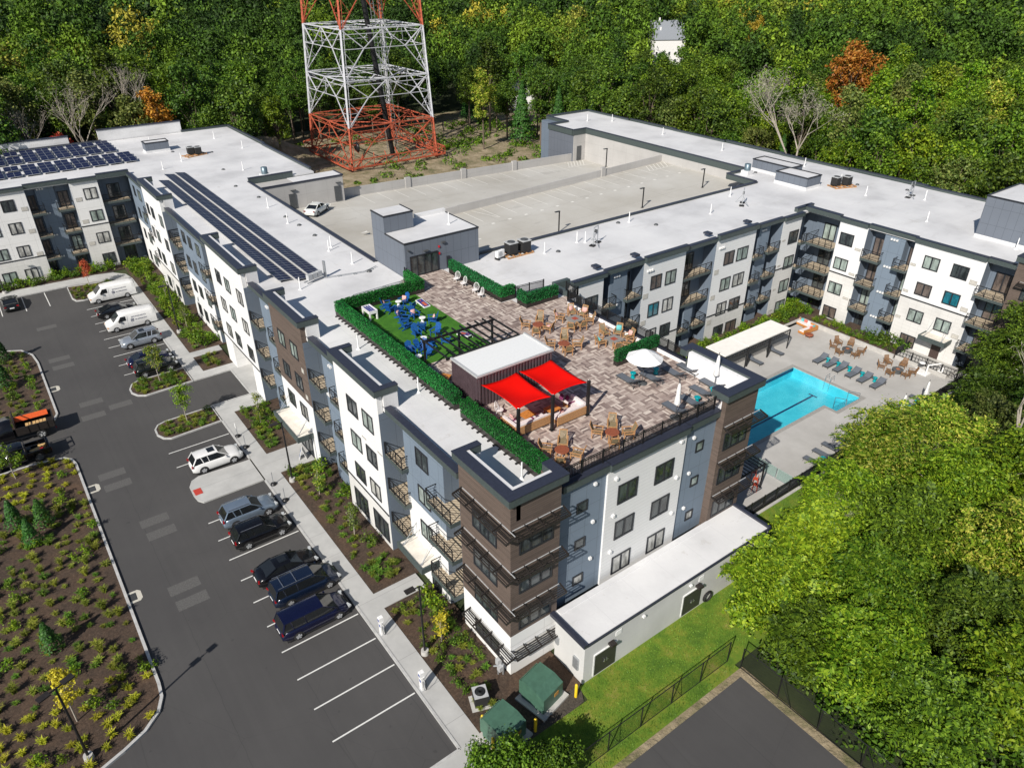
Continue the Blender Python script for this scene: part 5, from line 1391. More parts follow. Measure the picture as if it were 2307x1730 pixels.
def side(dx, dy):
    # as seen in the photo: screen right is +x-y, screen up is +x+y
    sxx = dx*0.8-dy*0.6; syy = dx*0.6+dy*0.8
    a = math.degrees(math.atan2(syy, sxx)) % 360
    return ['right','far right','far','far left','left','near left','near','near right'][int(((a+22.5)%360)//45)]
def seat_round(cx, cy, pts, tdesc, z, cat='chair', key='armch', mk=None, group=None, adj='slatted teak armchair'):
    used = {}
    for (x, y) in pts:
        s = side(x-cx, y-cy); used[s] = used.get(s,0)+1
        lb = f'{adj} on the {s} side of {tdesc}' if used[s]==1 else f'second {adj} on the {s} side of {tdesc}'
        inst(key, mk, (x,y,z), math.atan2(cy-y, cx-x), lb, cat, group)
AC = armchair()
for (cx,cy,pts,ds) in [
  (16.5,18.4,[(15.75,19.15),(17.35,19.25),(16.9,17.5),(15.65,17.55)],'the round table farthest from the sails'),
  (16.0,14.4,[(15.2,15.1),(16.8,15.3),(16.9,13.8),(15.6,13.45)],'the round table behind the metal box'),
  (10.4,2.75,[(9.75,3.5),(11.1,3.5),(11.35,2.2),(9.8,1.95)],'the round table mid-way along the front railing'),
  (6.45,3.2,[(5.75,3.95),(7.15,3.95),(7.0,2.35),(5.7,2.45)],'the round table at the near deck corner')]:
    inst('rtab', roundtable, (cx,cy,DZ), 0, ds[4:].replace('round table','low round red teak table standing') if 0 else 'low '+ds[4:].replace('round table','round red teak table'), 'table', 'round tables on the roof deck')
    seat_round(cx,cy,pts,ds,DZ,mk=AC,group='teak armchairs on the roof deck')
inst('fpit', firetable(), (19.8,17.45,DZ), 0, 'square grey stone fire pit table among pink-cushioned chairs', 'fire pit')
inst('fpit', firetable(), (19.85,12.6,DZ), 0, 'square grey stone fire pit table by the freestanding hedge', 'fire pit')
seat_round(19.8,17.45,[(19.0,18.5),(20.5,18.7),(21.1,17.9),(20.8,16.7),(18.6,16.5),(19.5,16.2)],'the farther square fire pit',DZ,mk=AC,group='teak armchairs on the roof deck')
seat_round(19.85,12.6,[(20.1,14.0),(21.1,13.4),(21.2,12.3),(18.7,12.95),(19.2,11.5),(20.3,11.3)],'the square fire pit behind the hedge',DZ,mk=AC,group='teak armchairs on the roof deck')
for (x,y,mt,lb,rz) in [(18.75,18.65,'pink','pink cushion on the left chair of the farther fire pit',-.6),(20.6,18.9,'pink','pink cushion on the far chair of the farther fire pit',-1.6),(21.35,17.95,'pink','pink cushion on the right chair of the farther fire pit',-2.6),(21.3,13.55,'aqua','aqua cushion on the far chair of the nearer fire pit',-2.3),(21.4,12.3,'pink','pink cushion on the right chair of the nearer fire pit',3.1),(19.05,11.35,'pink','pink cushion on the near chair of the nearer fire pit',1.1),(18.5,13.0,'aqua','aqua cushion on the left chair of the nearer fire pit',0)]:
    put_pillow(mt,x,y,DZ+.68,rz,lb)
put_pillow('pink',16.9,17.5,DZ+.55,2.0,'pink cushion on a chair of the farthest round table',-1.2)
# Adirondack chairs
def adir():
    o = thing('adirondack_chair'); b = M['bluepaint']; m = MB()
    for i in range(6): x = -.28+i*.1; z = .22+.022*i; m.obox((x,0,z),(.085,.5,.02),0,-.22,0)
    m.build('seat', b, o); m = MB()
    for i in range(5): y = -.22+i*.11; hh = 1.02-.05*abs(i-2); m.bar((-.26,y,.22),(-.26-.36*(hh-.22),y,hh),.095,.022)
    m.bar((-.45,-.26,.62),(-.45,.26,.62),.05,.03); m.build('backrest', b, o)
    for s in (-1,1):
        m = MB(); m.box(-.4,.42,s*.32-.07,s*.32+.07,.54,.565); m.build('armrest', b, o)
        m = MB(); m.box(.28,.36,s*.28-.02,s*.28+.02,0,.54); m.build('leg', b, o); m = MB(); m.bar((.36,s*.25,.32),(-.6,s*.25,.03),.025,.12); m.build('leg', b, o)
    return o
def hourtable():
    o = thing('pedestal_table'); MB().lathe([(.2,0),(.12,.2),(.1,.3),(.16,.45)],n=16).build('pedestal', M['white'], o); MB().lathe([(.28,.45),(.3,.47),(.28,.5)],n=20).build('tabletop', M['white'], o); return o
HT = [(9.2,29.6),(9.2,25.35),(7.35,22.0),(5.4,19.5)]
HTL = ['farthest','second farthest','second nearest','nearest']
for (x,y),n_ in zip(HT,HTL): inst('hour', hourtable, (x,y,DZ+.04), 0, f'white pedestal table {n_} from the camera among the blue chairs', 'table', 'white pedestal tables')
AD = [(8.15,29.95,0),(9.85,29.75,0),(8.0,29.0,0),(8.6,28.3,0),(9.6,28.1,0),(9.15,26.6,1),(8.15,27.25,1),(8.0,26.3,1),(7.5,25.2,1),(8.45,24.15,1),(9.95,24.9,1),(7.5,23.4,2),(8.85,22.6,2),(6.6,21.5,2),(7.45,21.05,2),(8.8,20.9,2),(5.5,20.9,3),(6.35,19.8,3),(6.5,20.7,3)]
cntd = {}
for x,y,k in AD:
    tx,ty = HT[k]; s = side(x-tx,y-ty); cntd[(k,s)] = cntd.get((k,s),0)+1; pre = ['','second ','third '][cntd[(k,s)]-1]
    inst('adir', adir, (x,y,DZ+.04), math.atan2(ty-y,tx-x), f'{pre}blue slatted lounge chair on the {s} of the {HTL[k]} white pedestal table', 'chair', 'blue chairs on the turf')
for x,y,rz,lb in [(8.0,30.1,-.3,'pink cushion on the far left blue chair'),(9.95,29.9,-2.6,'pink cushion on the far right blue chair'),(9.1,26.8,-1.6,'pink cushion on the upright blue chair in the middle of the turf'),(10.1,24.9,2.7,'pink cushion on the blue chair nearest the pavers'),(7.95,27.4,-1,'pink cushion on a left blue chair of the middle group'),(6.45,21.6,.5,'pink cushion on a blue chair near the pergola')]: put_pillow('pink',x,y,DZ+.55,rz,lb)
put_pillow('pink',6.1,21.9,DZ+.1,0,'pink cushion lying on the artificial turf',-1.5)
# games
o = thing('foosball_table', (6.05,29.05,DZ+.04), R(90), 'white foosball table with blue players on the turf corner', 'games table')
m = MB(); m.box(-.75,.75,-.4,-.36,.6,.88); m.box(-.75,.75,.36,.4,.6,.88); m.box(-.75,-.71,-.36,.36,.6,.88); m.box(.71,.75,-.36,.36,.6,.88); m.box(-.71,.71,-.36,.36,.6,.66); m.build('cabinet', M['white'], o)
for sx_ in (-1,1):
    for sy_ in (-1,1): MB().box(sx_*.68-.07,sx_*.68+.07,sy_*.33-.06,sy_*.33+.06,0,.6).build('leg', M['white'], o)
m = MB()
for i in range(8):
    x = -.6+i*.17; m.cyl((x,-.55,.82),(x,.5,.82),.012,n=6,m=0)
    for j in range(3): m.box(x-.03,x+.03,-.22+j*.22-.04,-.22+j*.22+.04,.72,.85,1)
m.build('player_rod', [M['chrome'], plain('player_blue',(0.02,0.03,0.3),0.4)], o)
def cornhole():
    o = thing('cornhole_board'); m = MB(); m.add([(-.6,-.3,.08),(.6,-.3,.3),(.6,.3,.3),(-.6,.3,.08),(-.6,-.3,.0),(.6,-.3,.22),(.6,.3,.22),(-.6,.3,.0)],[(0,1,2,3),(7,6,5,4),(0,4,5,1),(1,5,6,2),(2,6,7,3),(3,7,4,0)]); m.build('frame', M['white'], o)
    m = MB(); m.add([(-.55,-.25,.095),(.55,-.25,.297),(.55,.25,.297),(-.55,.25,.095)],[(0,1,2,3)]); m.build('board', plain('board_navy',(0.03,0.03,0.2),0.5), o)
    m = MB(); m.add([(-.45,-.15,.118),(.1,-.15,.219),(.1,.12,.219),(-.45,.12,.118)],[(0,1,2,3)]); m.add([(.35+.08*math.cos(a),.08*math.sin(a),.268+.015*math.cos(a)) for a in [i*math.pi/6 for i in range(12)]],[tuple(range(12))]); m.build('decal', plain('board_orange',(0.5,0.12,0.06),0.5), o)
    for s in (-1,1): MB().box(.5,.56,s*.25-.03,s*.25+.03,0,.22).build('leg', M['white'], o)
    return o
inst('corn', cornhole, (11.1,28.5,DZ+.04), R(95), 'navy and orange cornhole board at the far end of the turf', 'game board', 'cornhole boards', 1.15)
inst('corn', cornhole, (10.75,21.0,DZ+.04), R(-80), 'navy and orange cornhole board under the pergola rafters', 'game board', 'cornhole boards', 1.15)
# white wire chairs
def wirechair():
    o = thing('wire_chair'); m = MB(); n = 14
    for i in range(n):
        a = 2*math.pi*i/n; b = 2*math.pi*(i+1)/n; f = lambda t: (-.22-.1*math.sin(t), .42*math.cos(t), .72+.42*math.sin(t))
        m.cyl(f(a),f(b),.025,n=6,caps=False); m.cyl(f(a),(0.05,.1*math.cos(a),.42),.012,n=4,caps=False)
    m.build('backrest', M['white'], o); MB().lathe([(.3,.38),(.34,.42),(.3,.46)],(0.05,0,0),14).build('seat', M['cushion'], o)
    for k in range(4): a = R(45+90*k); m = MB(); m.cyl((.32*math.cos(a),.32*math.sin(a),0),(.2*math.cos(a)+.05,.2*math.sin(a),.4),.018,n=6); m.build('leg', M['white'], o)
    return o
for x,y,rz,lb in [(16.6,31.4,3.3,'white round wire chair farthest along the green hedge'),(16.5,30.0,3.0,'white wire chair, second from the pavilion along the hedge'),(16.5,28.0,3.3,'white round wire chair, third from the pavilion along the hedge'),(16.3,26.8,2.9,'white wire chair at the near end of the hedge'),(6.1,9.6,-.9,'white round wire chair under the edge of the near red sail')]:
    inst('wire', wirechair, (x,y,DZ), rz, lb, 'chair', 'white wire chairs', .86)
# sofas under the sails
def sofa():
    o = thing('corner_sofa'); m = MB(); m.box(-1.35,1.35,-.42,.42,.12,.36); m.box(-1.35,-.6,.42,1.35,.12,.36); m.build('base', M['wood'], o)
    m = MB(); m.box(-1.4,1.4,-.5,-.42,.12,.72); m.box(-1.48,-1.4,-.5,1.35,.12,.72); m.build('backrest', M['wood'], o)
    m = MB(); m.box(-1.3,1.3,-.4,.38,.37,.5); m.box(-1.3,-.64,.4,1.3,.37,.5); m.build('seat_cushion', M['cushion'], o)
    m = MB(); m.box(-1.3,1.25,-.4,-.24,.5,.82); m.box(-1.38,-1.2,-.2,1.25,.5,.82); m.build('back_cushion', M['cushion'], o)
    m = MB(); m.box(.35,.5,-.405,.39,.36,.512); m.box(-1.31,-.63,.7,.85,.36,.512); m.build('throw', M['purple'], o)
    for x,y in ((-1.4,-.45),(1.3,-.45),(1.3,.35),(-1.4,1.25),(-.68,1.25)): MB().box(x,x+.08,y,y+.08,0,.12).build('leg', M['wood'], o)
    return o
inst('sofa', sofa, (6.75,6.95,DZ), 0, 'wooden corner sofa with white cushions by the hedge under the near red sail', 'sofa', 'sofas under the sails')
inst('sofa', sofa, (9.7,6.35,DZ), R(0), 'wooden corner sofa with white and purple cushions under the far red sail', 'sofa', 'sofas under the sails').scale = (-1,1,1)
put_pillow('pink',6.0,8.0,DZ+.65,0,'pink cushion on the near corner sofa'); put_pillow('pink',9.0,6.3,DZ+.65,1.57,'pink cushion on the far corner sofa'); put_pillow('purple',10.4,8.0,DZ+.6,3.1,'purple cushion on the far end of the far corner sofa')
put_pillow('purple',10.6,7.6,DZ+.6,2.9,'dark red cushion on the far corner sofa next to the purple one')
def coffeetable(mat='woodorange'):
    def mk():
        o = thing('coffee_table'); m = MB()
        for i in range(6): m.box(-.5+i*.17,-.35+i*.17,-.4,.4,.34,.38)
        m.build('tabletop', M[mat], o)
        for x in (-.45,.4):
            for y in (-.37,.3): MB().box(x,x+.06,y,y+.06,0,.34).build('leg', M[mat], o)
        return o
    return mk
inst('coffee', coffeetable(), (7.3,7.95,DZ), .1, 'orange teak coffee table in front of the near corner sofa', 'table')
inst('coffee', coffeetable(), (9.15,7.5,DZ), .1, 'orange teak coffee table in front of the far corner sofa', 'table')
inst('coffee', coffeetable(), (5.4,15.7,DZ), .6, 'pale wooden side table behind the metal box', 'table')
# loungers
def lounger():
    o = thing('sun_lounger'); s = M['sling']; m = MB(); m.box(-1.0,.3,-.3,.3,.3,.33); m.build('seat', s, o)
    m = MB(); m.add([(.3,-.3,.31),(.92,-.3,.66),(.92,.3,.66),(.3,.3,.31),(.3,-.3,.28),(.92,-.3,.63),(.92,.3,.63),(.3,.3,.28)],[(0,1,2,3),(7,6,5,4),(0,4,5,1),(1,5,6,2),(2,6,7,3),(3,7,4,0)]); m.build('backrest', s, o)
    m = MB()
    for y in (-.32,.32): m.bar((-1.02,y,.3),(.98,y,.3),.035,.05); m.bar((.3,y,.3),(.95,y,.67),.035)
    m.bar((.98,-.32,.3),(.98,.32,.3),.035); m.bar((-1.02,-.32,.3),(-1.02,.32,.3),.035); m.bar((.75,-.25,.55),(.7,-.25,.3),.025); m.bar((.75,.25,.55),(.7,.25,.3),.025); m.build('frame', M['darkgrey'], o)
    for x in (-.85,.85):
        for y in (-.3,.3): m = MB(); m.bar((x,y,.3),(x+(.08 if x>0 else -.08),y,0),.035); m.build('leg', M['darkgrey'], o)
    return o
LD = [(16.3,7.3,'nearest the sails beside the open umbrella'),(17.95,6.5,'second from the sails beside the open umbrella'),(19.85,6.0,'shaded by the open umbrella, third from the sails'),(21.2,5.7 if 0 else 5.75,'beside the white upstand on the pool side'),(21.3 if 0 else 20.75,3.1,'under the closed umbrella by the brown tower'),(19.4,2.85,'next to the teal stool at the brown tower'),(17.75,2.4,'by the railing, right of the closed umbrella'),(16.1,2.45,'by the railing, under the closed umbrella')]
for x,y,ds in LD: inst('lng', lounger, (x,y,DZ), R(-92), 'grey lounger on the roof deck '+ds, 'sun lounger', 'sun loungers on the roof deck')
def stool():
    o = thing('drum_stool'); MB().lathe([(.17,0),(.19,.03),(.14,.12),(.11,.22),(.14,.33),(.2,.42)],n=18).build('body', M['teal'], o); MB().lathe([(.21,.42),(.22,.44),(.2,.46)],n=18).build('top', M['teal'], o); return o
for x,y,lb in [(17.1,7.6,'teal drum stool beside the lounger nearest the sails'),(19.0,7.05,'teal drum stool in the shade of the open umbrella'),(20.15,2.5,'teal drum stool at the foot of the closed umbrella by the tower'),(18.3,2.35,'teal drum stool between two loungers near the railing')]: inst('stool', stool, (x,y,DZ), 0, lb, 'stool', 'teal drum stools on the deck', 1.1)
def umb_open():
    o = thing('open_umbrella'); m = MB(); n = 8; rr = 1.38
    for i in range(n):
        a, b = 2*math.pi*i/n, 2*math.pi*(i+1)/n
        K = 5; P = []
        for k in range(K+1):
            t = k/K; r = .15+(rr-.15)*t; z = 2.75-.62*t**1.25; mid = (a+b)/2
            P += [(r*math.cos(a),r*math.sin(a),z),(r*.97*math.cos(mid)*(1-.02*t),r*.97*math.sin(mid)*(1-.02*t),z-.05*t),(r*math.cos(b),r*math.sin(b),z)]
        for k in range(K): m.add(P[3*k:3*k+6],[(0,1,4,3),(1,2,5,4)])
    co = m.build('canopy', plain('white_canvas',(0.78,0.78,0.78),0.8), o); md = co.modifiers.new('t','SOLIDIFY'); md.thickness = .012
    MB().lathe([(.38,2.7),(.2,2.8),(.03,2.86)],n=8,smooth=False).build('vent_cap', plain('white_canvas',(0.78,0.78,0.78),0.8), o)
    MB().cyl((0,0,0),(0,0,2.8),.028,n=8).build('pole', M['darkgrey'], o); MB().lathe([(.4,0),(.38,.06),(.08,.1)],n=16).build('base', M['darkgrey'], o)
    for i in range(n): a = 2*math.pi*i/n; m = MB(); m.bar((0,0,2.25),(.95*math.cos(a),.95*math.sin(a),2.42),.02); m.build('rib', M['darkgrey'], o)
    return o
inst('uo', umb_open, (17.15,6.65,DZ), .2, 'open white octagonal umbrella over the deck loungers', 'umbrella')
def umb_closed():
    o = thing('closed_umbrella'); m = MB(); n = 12; P = []
    prof = [(.05,2.75),(.1,2.5),(.13,2.1),(.12,1.9),(.17,1.5),(.2,1.15),(.15,1.05)]
    for k,(r,z) in enumerate(prof):
        for i in range(n): a = 2*math.pi*i/n; q = r*(1+(.25 if i%2 else -.2)); P.append((q*math.cos(a),q*math.sin(a),z))
    m.add(P,[(k*n+i,(k+1)*n+i,(k+1)*n+(i+1)%n,k*n+(i+1)%n) for k in range(len(prof)-1) for i in range(n)],0,True); m.build('canopy', plain('white_canvas',(0.78,0.78,0.78),0.8), o)
    MB().cyl((0,0,0),(0,0,2.95),.028,n=8).build('pole', M['darkgrey'], o); MB().lathe([(.4,0),(.38,.06),(.08,.1)],n=16).build('base', M['darkgrey'], o); return o
for x,y,z,lb in [(15.65,1.95,DZ,'closed white umbrella standing at the front railing of the deck'),(20.95,3.0,DZ,'closed white umbrella beside the brown tower upstand')]: inst('uc', umb_closed, (x,y,z), 0, lb, 'umbrella', 'closed umbrellas')

# ================================================================ POOL COURT
PZ = 0.03
for i,y in enumerate((13.05,11.75,10.5,8.95,7.55,6.0)): inst('lng', lounger, (54.2,y,PZ), R(0), f'grey sun lounger facing the pool, number {i+1} of the six counted from the cabanas' if 0 else ['grey sun lounger at the cabana end of the row of six','grey sun lounger, second from the cabanas in the row of six','grey sun lounger, third from the cabanas in the row of six','grey sun lounger, third from the steps end in the row of six','grey sun lounger, second from the steps end in the row of six','grey sun lounger at the steps end of the row of six'][i], 'sun lounger', 'row of six loungers by the pool', 1.12)
for i,(x,y) in enumerate([(54.8,1.7),(53.0,1.7),(51.4,1.75),(49.8,1.75),(48.2,1.85),(37.95,2.0),(36.2,1.8),(39.6,2.1)]):
    inst('lng', lounger, (x,y,PZ), R(-90), ['grey lounger farthest along the black fence under a closed umbrella','grey lounger second farthest along the black fence','grey lounger third farthest along the black fence','grey lounger by the black fence just right of the big tree','grey lounger with a white towel beside the big tree','grey lounger by the fence, right of the teal stool left of the big tree','grey lounger by the fence nearest the glass screen','grey lounger half hidden by the big yellow-green tree'][i], 'sun lounger', 'loungers by the fence')
for x,y,lb in [(54.7,12.4,'first from the cabanas'),(54.7,11.1,'second from the cabanas'),(54.8,9.75,'third from the cabanas'),(54.8,8.2,'fourth from the cabanas'),(54.9,6.75,'nearest the pool steps')]: inst('stool', stool, (x,y,PZ), 0, f'teal drum stool in the row of six loungers, {lb}', 'stool', 'teal stools by the pool', 1.2)
for x,y,lb in [(53.9,1.5,'farthest along the fence'),(52.2,1.4,'second farthest along the fence'),(49.0,1.7,'just right of the big tree'),(37.1,1.5,'left of the big tree')]: inst('stool', stool, (x,y,PZ), 0, f'teal drum stool by the black fence, {lb}', 'stool', 'teal stools by the fence', 1.2)
inst('uc', umb_closed, (54.6,1.2,PZ), 0, 'closed white umbrella farthest along the pool fence', 'umbrella', 'closed umbrellas'); inst('uc', umb_closed, (50.1,0.95+.3,PZ), 0, 'closed white umbrella by the pool fence just behind the tree', 'umbrella', 'closed umbrellas')
DK = M['darkgrey']
def darkfire():
    o = thing('fire_pit_table'); MB().lathe([(.62,.4),(.64,.45),(.6,.48)],n=8,smooth=False).build('tabletop', DK, o); MB().lathe([(.5,0),(.5,.4)],n=8,smooth=False).build('base', DK, o); MB().lathe([(.22,.48),(.2,.5)],n=12).build('burner', plain('burner_copper',(0.35,0.12,0.05),0.5), o); return o
inst('dfp', darkfire, (58.75,12.5,PZ), 0, 'dark octagonal fire table among woven chairs on the cabana side', 'fire pit'); inst('dfp', darkfire, (58.85,6.35,PZ), 0, 'dark octagonal fire table among woven chairs near the pool lift', 'fire pit')
M['rattan'] = plain('brown_rattan', (0.21,0.115,0.055), 0.7, 0, 0.35, 20)
AR = armchair('rattan','rattan')
for (cx,cy,pts,ds) in [(58.75,12.5,[(58.2,14.0),(59.5,14.2),(60.4,13.1),(57.4,12.7),(58.3,11.2),(59.6,11.3)],'the dark fire table nearer the cabanas'),(58.85,6.35,[(58.2,7.9),(59.7,8.0),(60.5,6.6),(57.5,6.5),(58.5,5.2),(59.7,5.1)],'the fire table near the pool lift')]:
    seat_round(cx,cy,pts,ds,PZ,key='rattan',mk=AR,group='rattan chairs by the pool',adj='brown woven armchair')
def roundfire():
    o = thing('round_fire_bowl'); MB().lathe([(.3,.28),(.5,.32),(.52,.42),(.44,.45),(.1,.44)],n=18).build('bowl', M['woodred'], o)
    for k in range(4): a = R(45+90*k); m = MB(); m.bar((.35*math.cos(a),.35*math.sin(a),0),(.3*math.cos(a),.3*math.sin(a),.3),.06); m.build('leg', M['woodred'], o)
    return o
inst('rfb', roundfire, (58.5,17.5,PZ), 0, 'round red-brown low table near the corner sofa by the pool', 'table')
inst('coffee', coffeetable(), (59.4,18.6,PZ), .5, 'orange teak coffee table in front of the pool corner sofa', 'table')
o = thing('corner_sofa', (60.0,19.6,PZ), R(-95), 'orange teak corner sofa with aqua and coral cushions at the far pool corner', 'sofa')
m = MB(); m.box(-1.3,1.5,.3,1.1,.12,.32); m.box(.7,1.5,-1.5,.3,.12,.32); m.box(-1.3,1.55,1.1,1.18,.12,.65); m.box(1.5,1.58,-1.5,1.1,.12,.65); m.build('base', M['woodorange'], o)
m = MB(); m.box(-1.2,1.45,.4,1.05,.33,.46); m.box(.8,1.45,-1.4,.4,.33,.46); m.build('seat_cushion', M['cushion'], o)
m = MB(); m.box(-.9,-.5,.9,1.05,.46,.8,0); m.box(-.4,0,.9,1.05,.46,.8,1); m.box(.1,.5,.9,1.05,.46,.8,2); m.box(1.3,1.45,-.2,.2,.46,.8,1); m.box(1.3,1.45,.3,.7,.46,.8,0); m.build('throw_pillow', [M['aqua'],M['coral'],M['cushion']], o)
for x,y in ((-1.25,.4),(1.45,-1.4),(.75,-1.4),(1.45,1.0)): MB().box(x,x+.07,y,y+.07,0,.12).build('leg', M['woodorange'], o)
# cabanas
def cabana():
    o = thing('cabana'); W_, D_ = 1.85, 1.4
    for x in (-W_,W_):
        for y in (-D_,D_): MB().box(x-.05,x+.05,y-.05,y+.05,0,2.5).build('post', M['black'], o)
    m = MB()
    for y in (-D_,D_): m.box(-W_,W_,y-.04,y+.04,2.4,2.5); m.box(-W_,W_,y-.03,y+.03,2.05,2.1) if y<0 else None
    for x in (-W_,W_): m.box(x-.04,x+.04,-D_,D_,2.4,2.5)
    for i in range(9): x = -W_+.2+i*(2*W_-.4)/8; m.bar((x,-D_,2.08),(x+.2,-D_,2.42),.03)
    m.build('top_frame', M['black'], o)
    MB().box(-W_-.08,W_+.08,-D_+.1,D_+.08,2.5,2.62).build('roof', plain('cabana_canvas',(0.80,0.78,0.74),0.8,0,0.04,2), o)
    m = MB(); m.box(-W_+.02,W_-.02,D_-.03,D_-.01,0.1,2.4); m.build('back_curtain', plain('cabana_curtain',(0.42,0.42,0.42),0.9), o)
    m = MB(); m.bar((-W_,-D_,0.0),(-W_,-D_+.7,2.2),.05); m.build('tied_curtain', M['darkgrey'], o)
    return o
for x,lb in [(52.0,'white-roofed cabana at the far end of the row of three'),(48.15,'white-roofed cabana in the middle of the row of three'),(44.15,'white-roofed cabana at the near end of the row of three')]:
    inst('cab', cabana, (x,18.75,PZ), 0, lb, 'cabana', 'cabanas along the pool')
    inst('lng', lounger, (x-.3,17.4,PZ), R(90), 'grey lounger under the '+lb.replace('white-roofed ',''), 'sun lounger', 'loungers under the cabanas')
# retaining wall round the court
m = MB(); m.box(61.5,61.75,8.4,21.0,0,.55); m.box(55,61.75,20.6,20.85,0,.55); m.box(38,55,20.6,20.75,0,.4)
tag(m.build('low_retaining_wall', M['concrete'], loc=(61.6,14,0)), 'low pale concrete retaining wall between pool court and planting', 'wall')
m = MB(); m.prism([(61.8,2.4),(64.5,2.4),(64.5,8.3),(61.8,8.3)],0,.5); tag(m.build('ramp_landing', M['concrete'], loc=(63,5,0)), 'raised concrete landing and ramp outside the court door', 'landing')
fence([(61.8,8.3),(64.4,8.3)],'short black railing at the top end of the court ramp',.5,1.0); fence([(61.85,8.2),(61.85,1.4),(64.4,1.4)],'black metal railing along the court ramp',.5,1.0,step=.35)
# pool lift
o = thing('pool_lift', (61.0,4.2,PZ), 0, 'white pool access lift with folded seat beside the ramp', 'pool lift')
m = MB(); m.box(-.5,.5,-.3,1.3,.02,.2); m.build('base', M['white'], o); m = MB(); m.cyl((0,0,.2),(0,0,1.2),.09); m.bar((0,0,1.2),(.9,-.9,1.5),.1); m.build('mast', M['white'], o); m = MB(); m.box(.7,1.2,-1.3,-.8,.55,.62); m.box(1.15,1.22,-1.3,-.8,.62,1.15); m.bar((.9,-.9,1.5),(1.0,-1.0,.6),.06); m.build('seat', M['white'], o); m = MB(); m.lathe([(.28,.0),(.34,.05),(.28,.1)],(-.2,.6,1.25),14); m.build('life_ring', M['white'], o)
# steps and handrails in the pool
def poolrail():
    o = thing('pool_handrail'); m = MB(); m.cyl((0,0,0),(0,0,.85),.03); m.cyl((0,0,.85),(-.1,1.2,.6),.03); m.cyl((-.1,1.2,.6),(-.1,1.2,-.6),.03); m.build('rail', M['chrome'], o); return o
inst('prail', poolrail, (49.9,5.6,PZ), 0, 'bright steel handrail at the right of the pool steps', 'handrail'); inst('prail', poolrail, (47.6,5.7,PZ), 0, 'bright steel handrail at the middle of the pool steps', 'handrail')
m = MB()
for y in (9.4,10.0): m.cyl((51.3,y,PZ),(51.2,y,PZ+.8),.025); m.cyl((51.2,y,PZ+.8),(50.5,y,PZ+.7),.025); m.cyl((50.5,y,PZ+.7),(50.45,y,-.9),.025)
tag(m.build('pool_ladder', M['chrome'], loc=(50.9,9.7,0)), 'steel pool ladder at the far short side of the pool', 'ladder')
# glass screen, patio frame and red stools at the near end
o = thing('glass_screen', (31.6,1.0,PZ), 0, 'clear green-tinted glass fence panels separating pool deck and patio', 'fence')
gm2 = NT('screen_glass'); gm2.b.inputs['Base Color'].default_value = (.32,.45,.42,1); gm2.b.inputs['Roughness'].default_value = .05; gm2.b.inputs['Alpha'].default_value = .45
for i in range(5): MB().box(-.01,.01,.05+i*1.6,1.55+i*1.6,.08,1.15).build('glass_panel', gm2.mat, o)
m = MB(); m.box(-.03,.03,0,8,.0,.08); m.build('channel', M['galv'], o)
o = thing('black_trellis', (26.0,2.6,PZ), 0, 'black patio trellis frame at the foot of the far brown tower', 'trellis')
for x,y in ((0,0),(3.4,0),(0,3),(3.4,3)): MB().box(x-.06,x+.06,y-.06,y+.06,0,2.6).build('post', M['black'], o)
m = MB(); m.box(0,3.4,-.05,.05,2.5,2.65); m.box(0,3.4,2.95,3.05,2.5,2.65)
for i in range(9): m.box(i*.42-.03,i*.42+.03,-.2,3.2,2.65,2.72)
m.build('roof_slats', M['black'], o)
def barstool():
    o = thing('bar_stool'); r_ = plain('coral_red_plastic',(.5,.07,.03),.5); MB().box(-.2,.2,-.2,.2,.7,.74).build('seat', r_, o); MB().box(-.2,-.16,-.2,.2,.74,1.1).build('backrest', r_, o)
    for x in (-.17,.17):
        for y in (-.17,.17): m = MB(); m.bar((x*1.2,y*1.2,0),(x,y,.7),.03); m.build('leg', r_, o)
    return o
for x,y,lb in [(28.6,2.6,'coral red bar stool nearest the lawn under the black trellis'),(29.3,3.1,'coral red bar stool in the middle under the black trellis'),(30.0,3.8,'coral red bar stool nearest the glass screen')]: inst('bst', barstool, (x,y,PZ), 2.0, lb, 'stool', 'coral bar stools')
struct('patio', MB().prism([(22.05,0.95),(25.45,0.95),(31.3,0.95),(31.3,5),(25.45,6.5),(25.45,20),(22.05,20)],-.05,.036), M['pooldeck'])

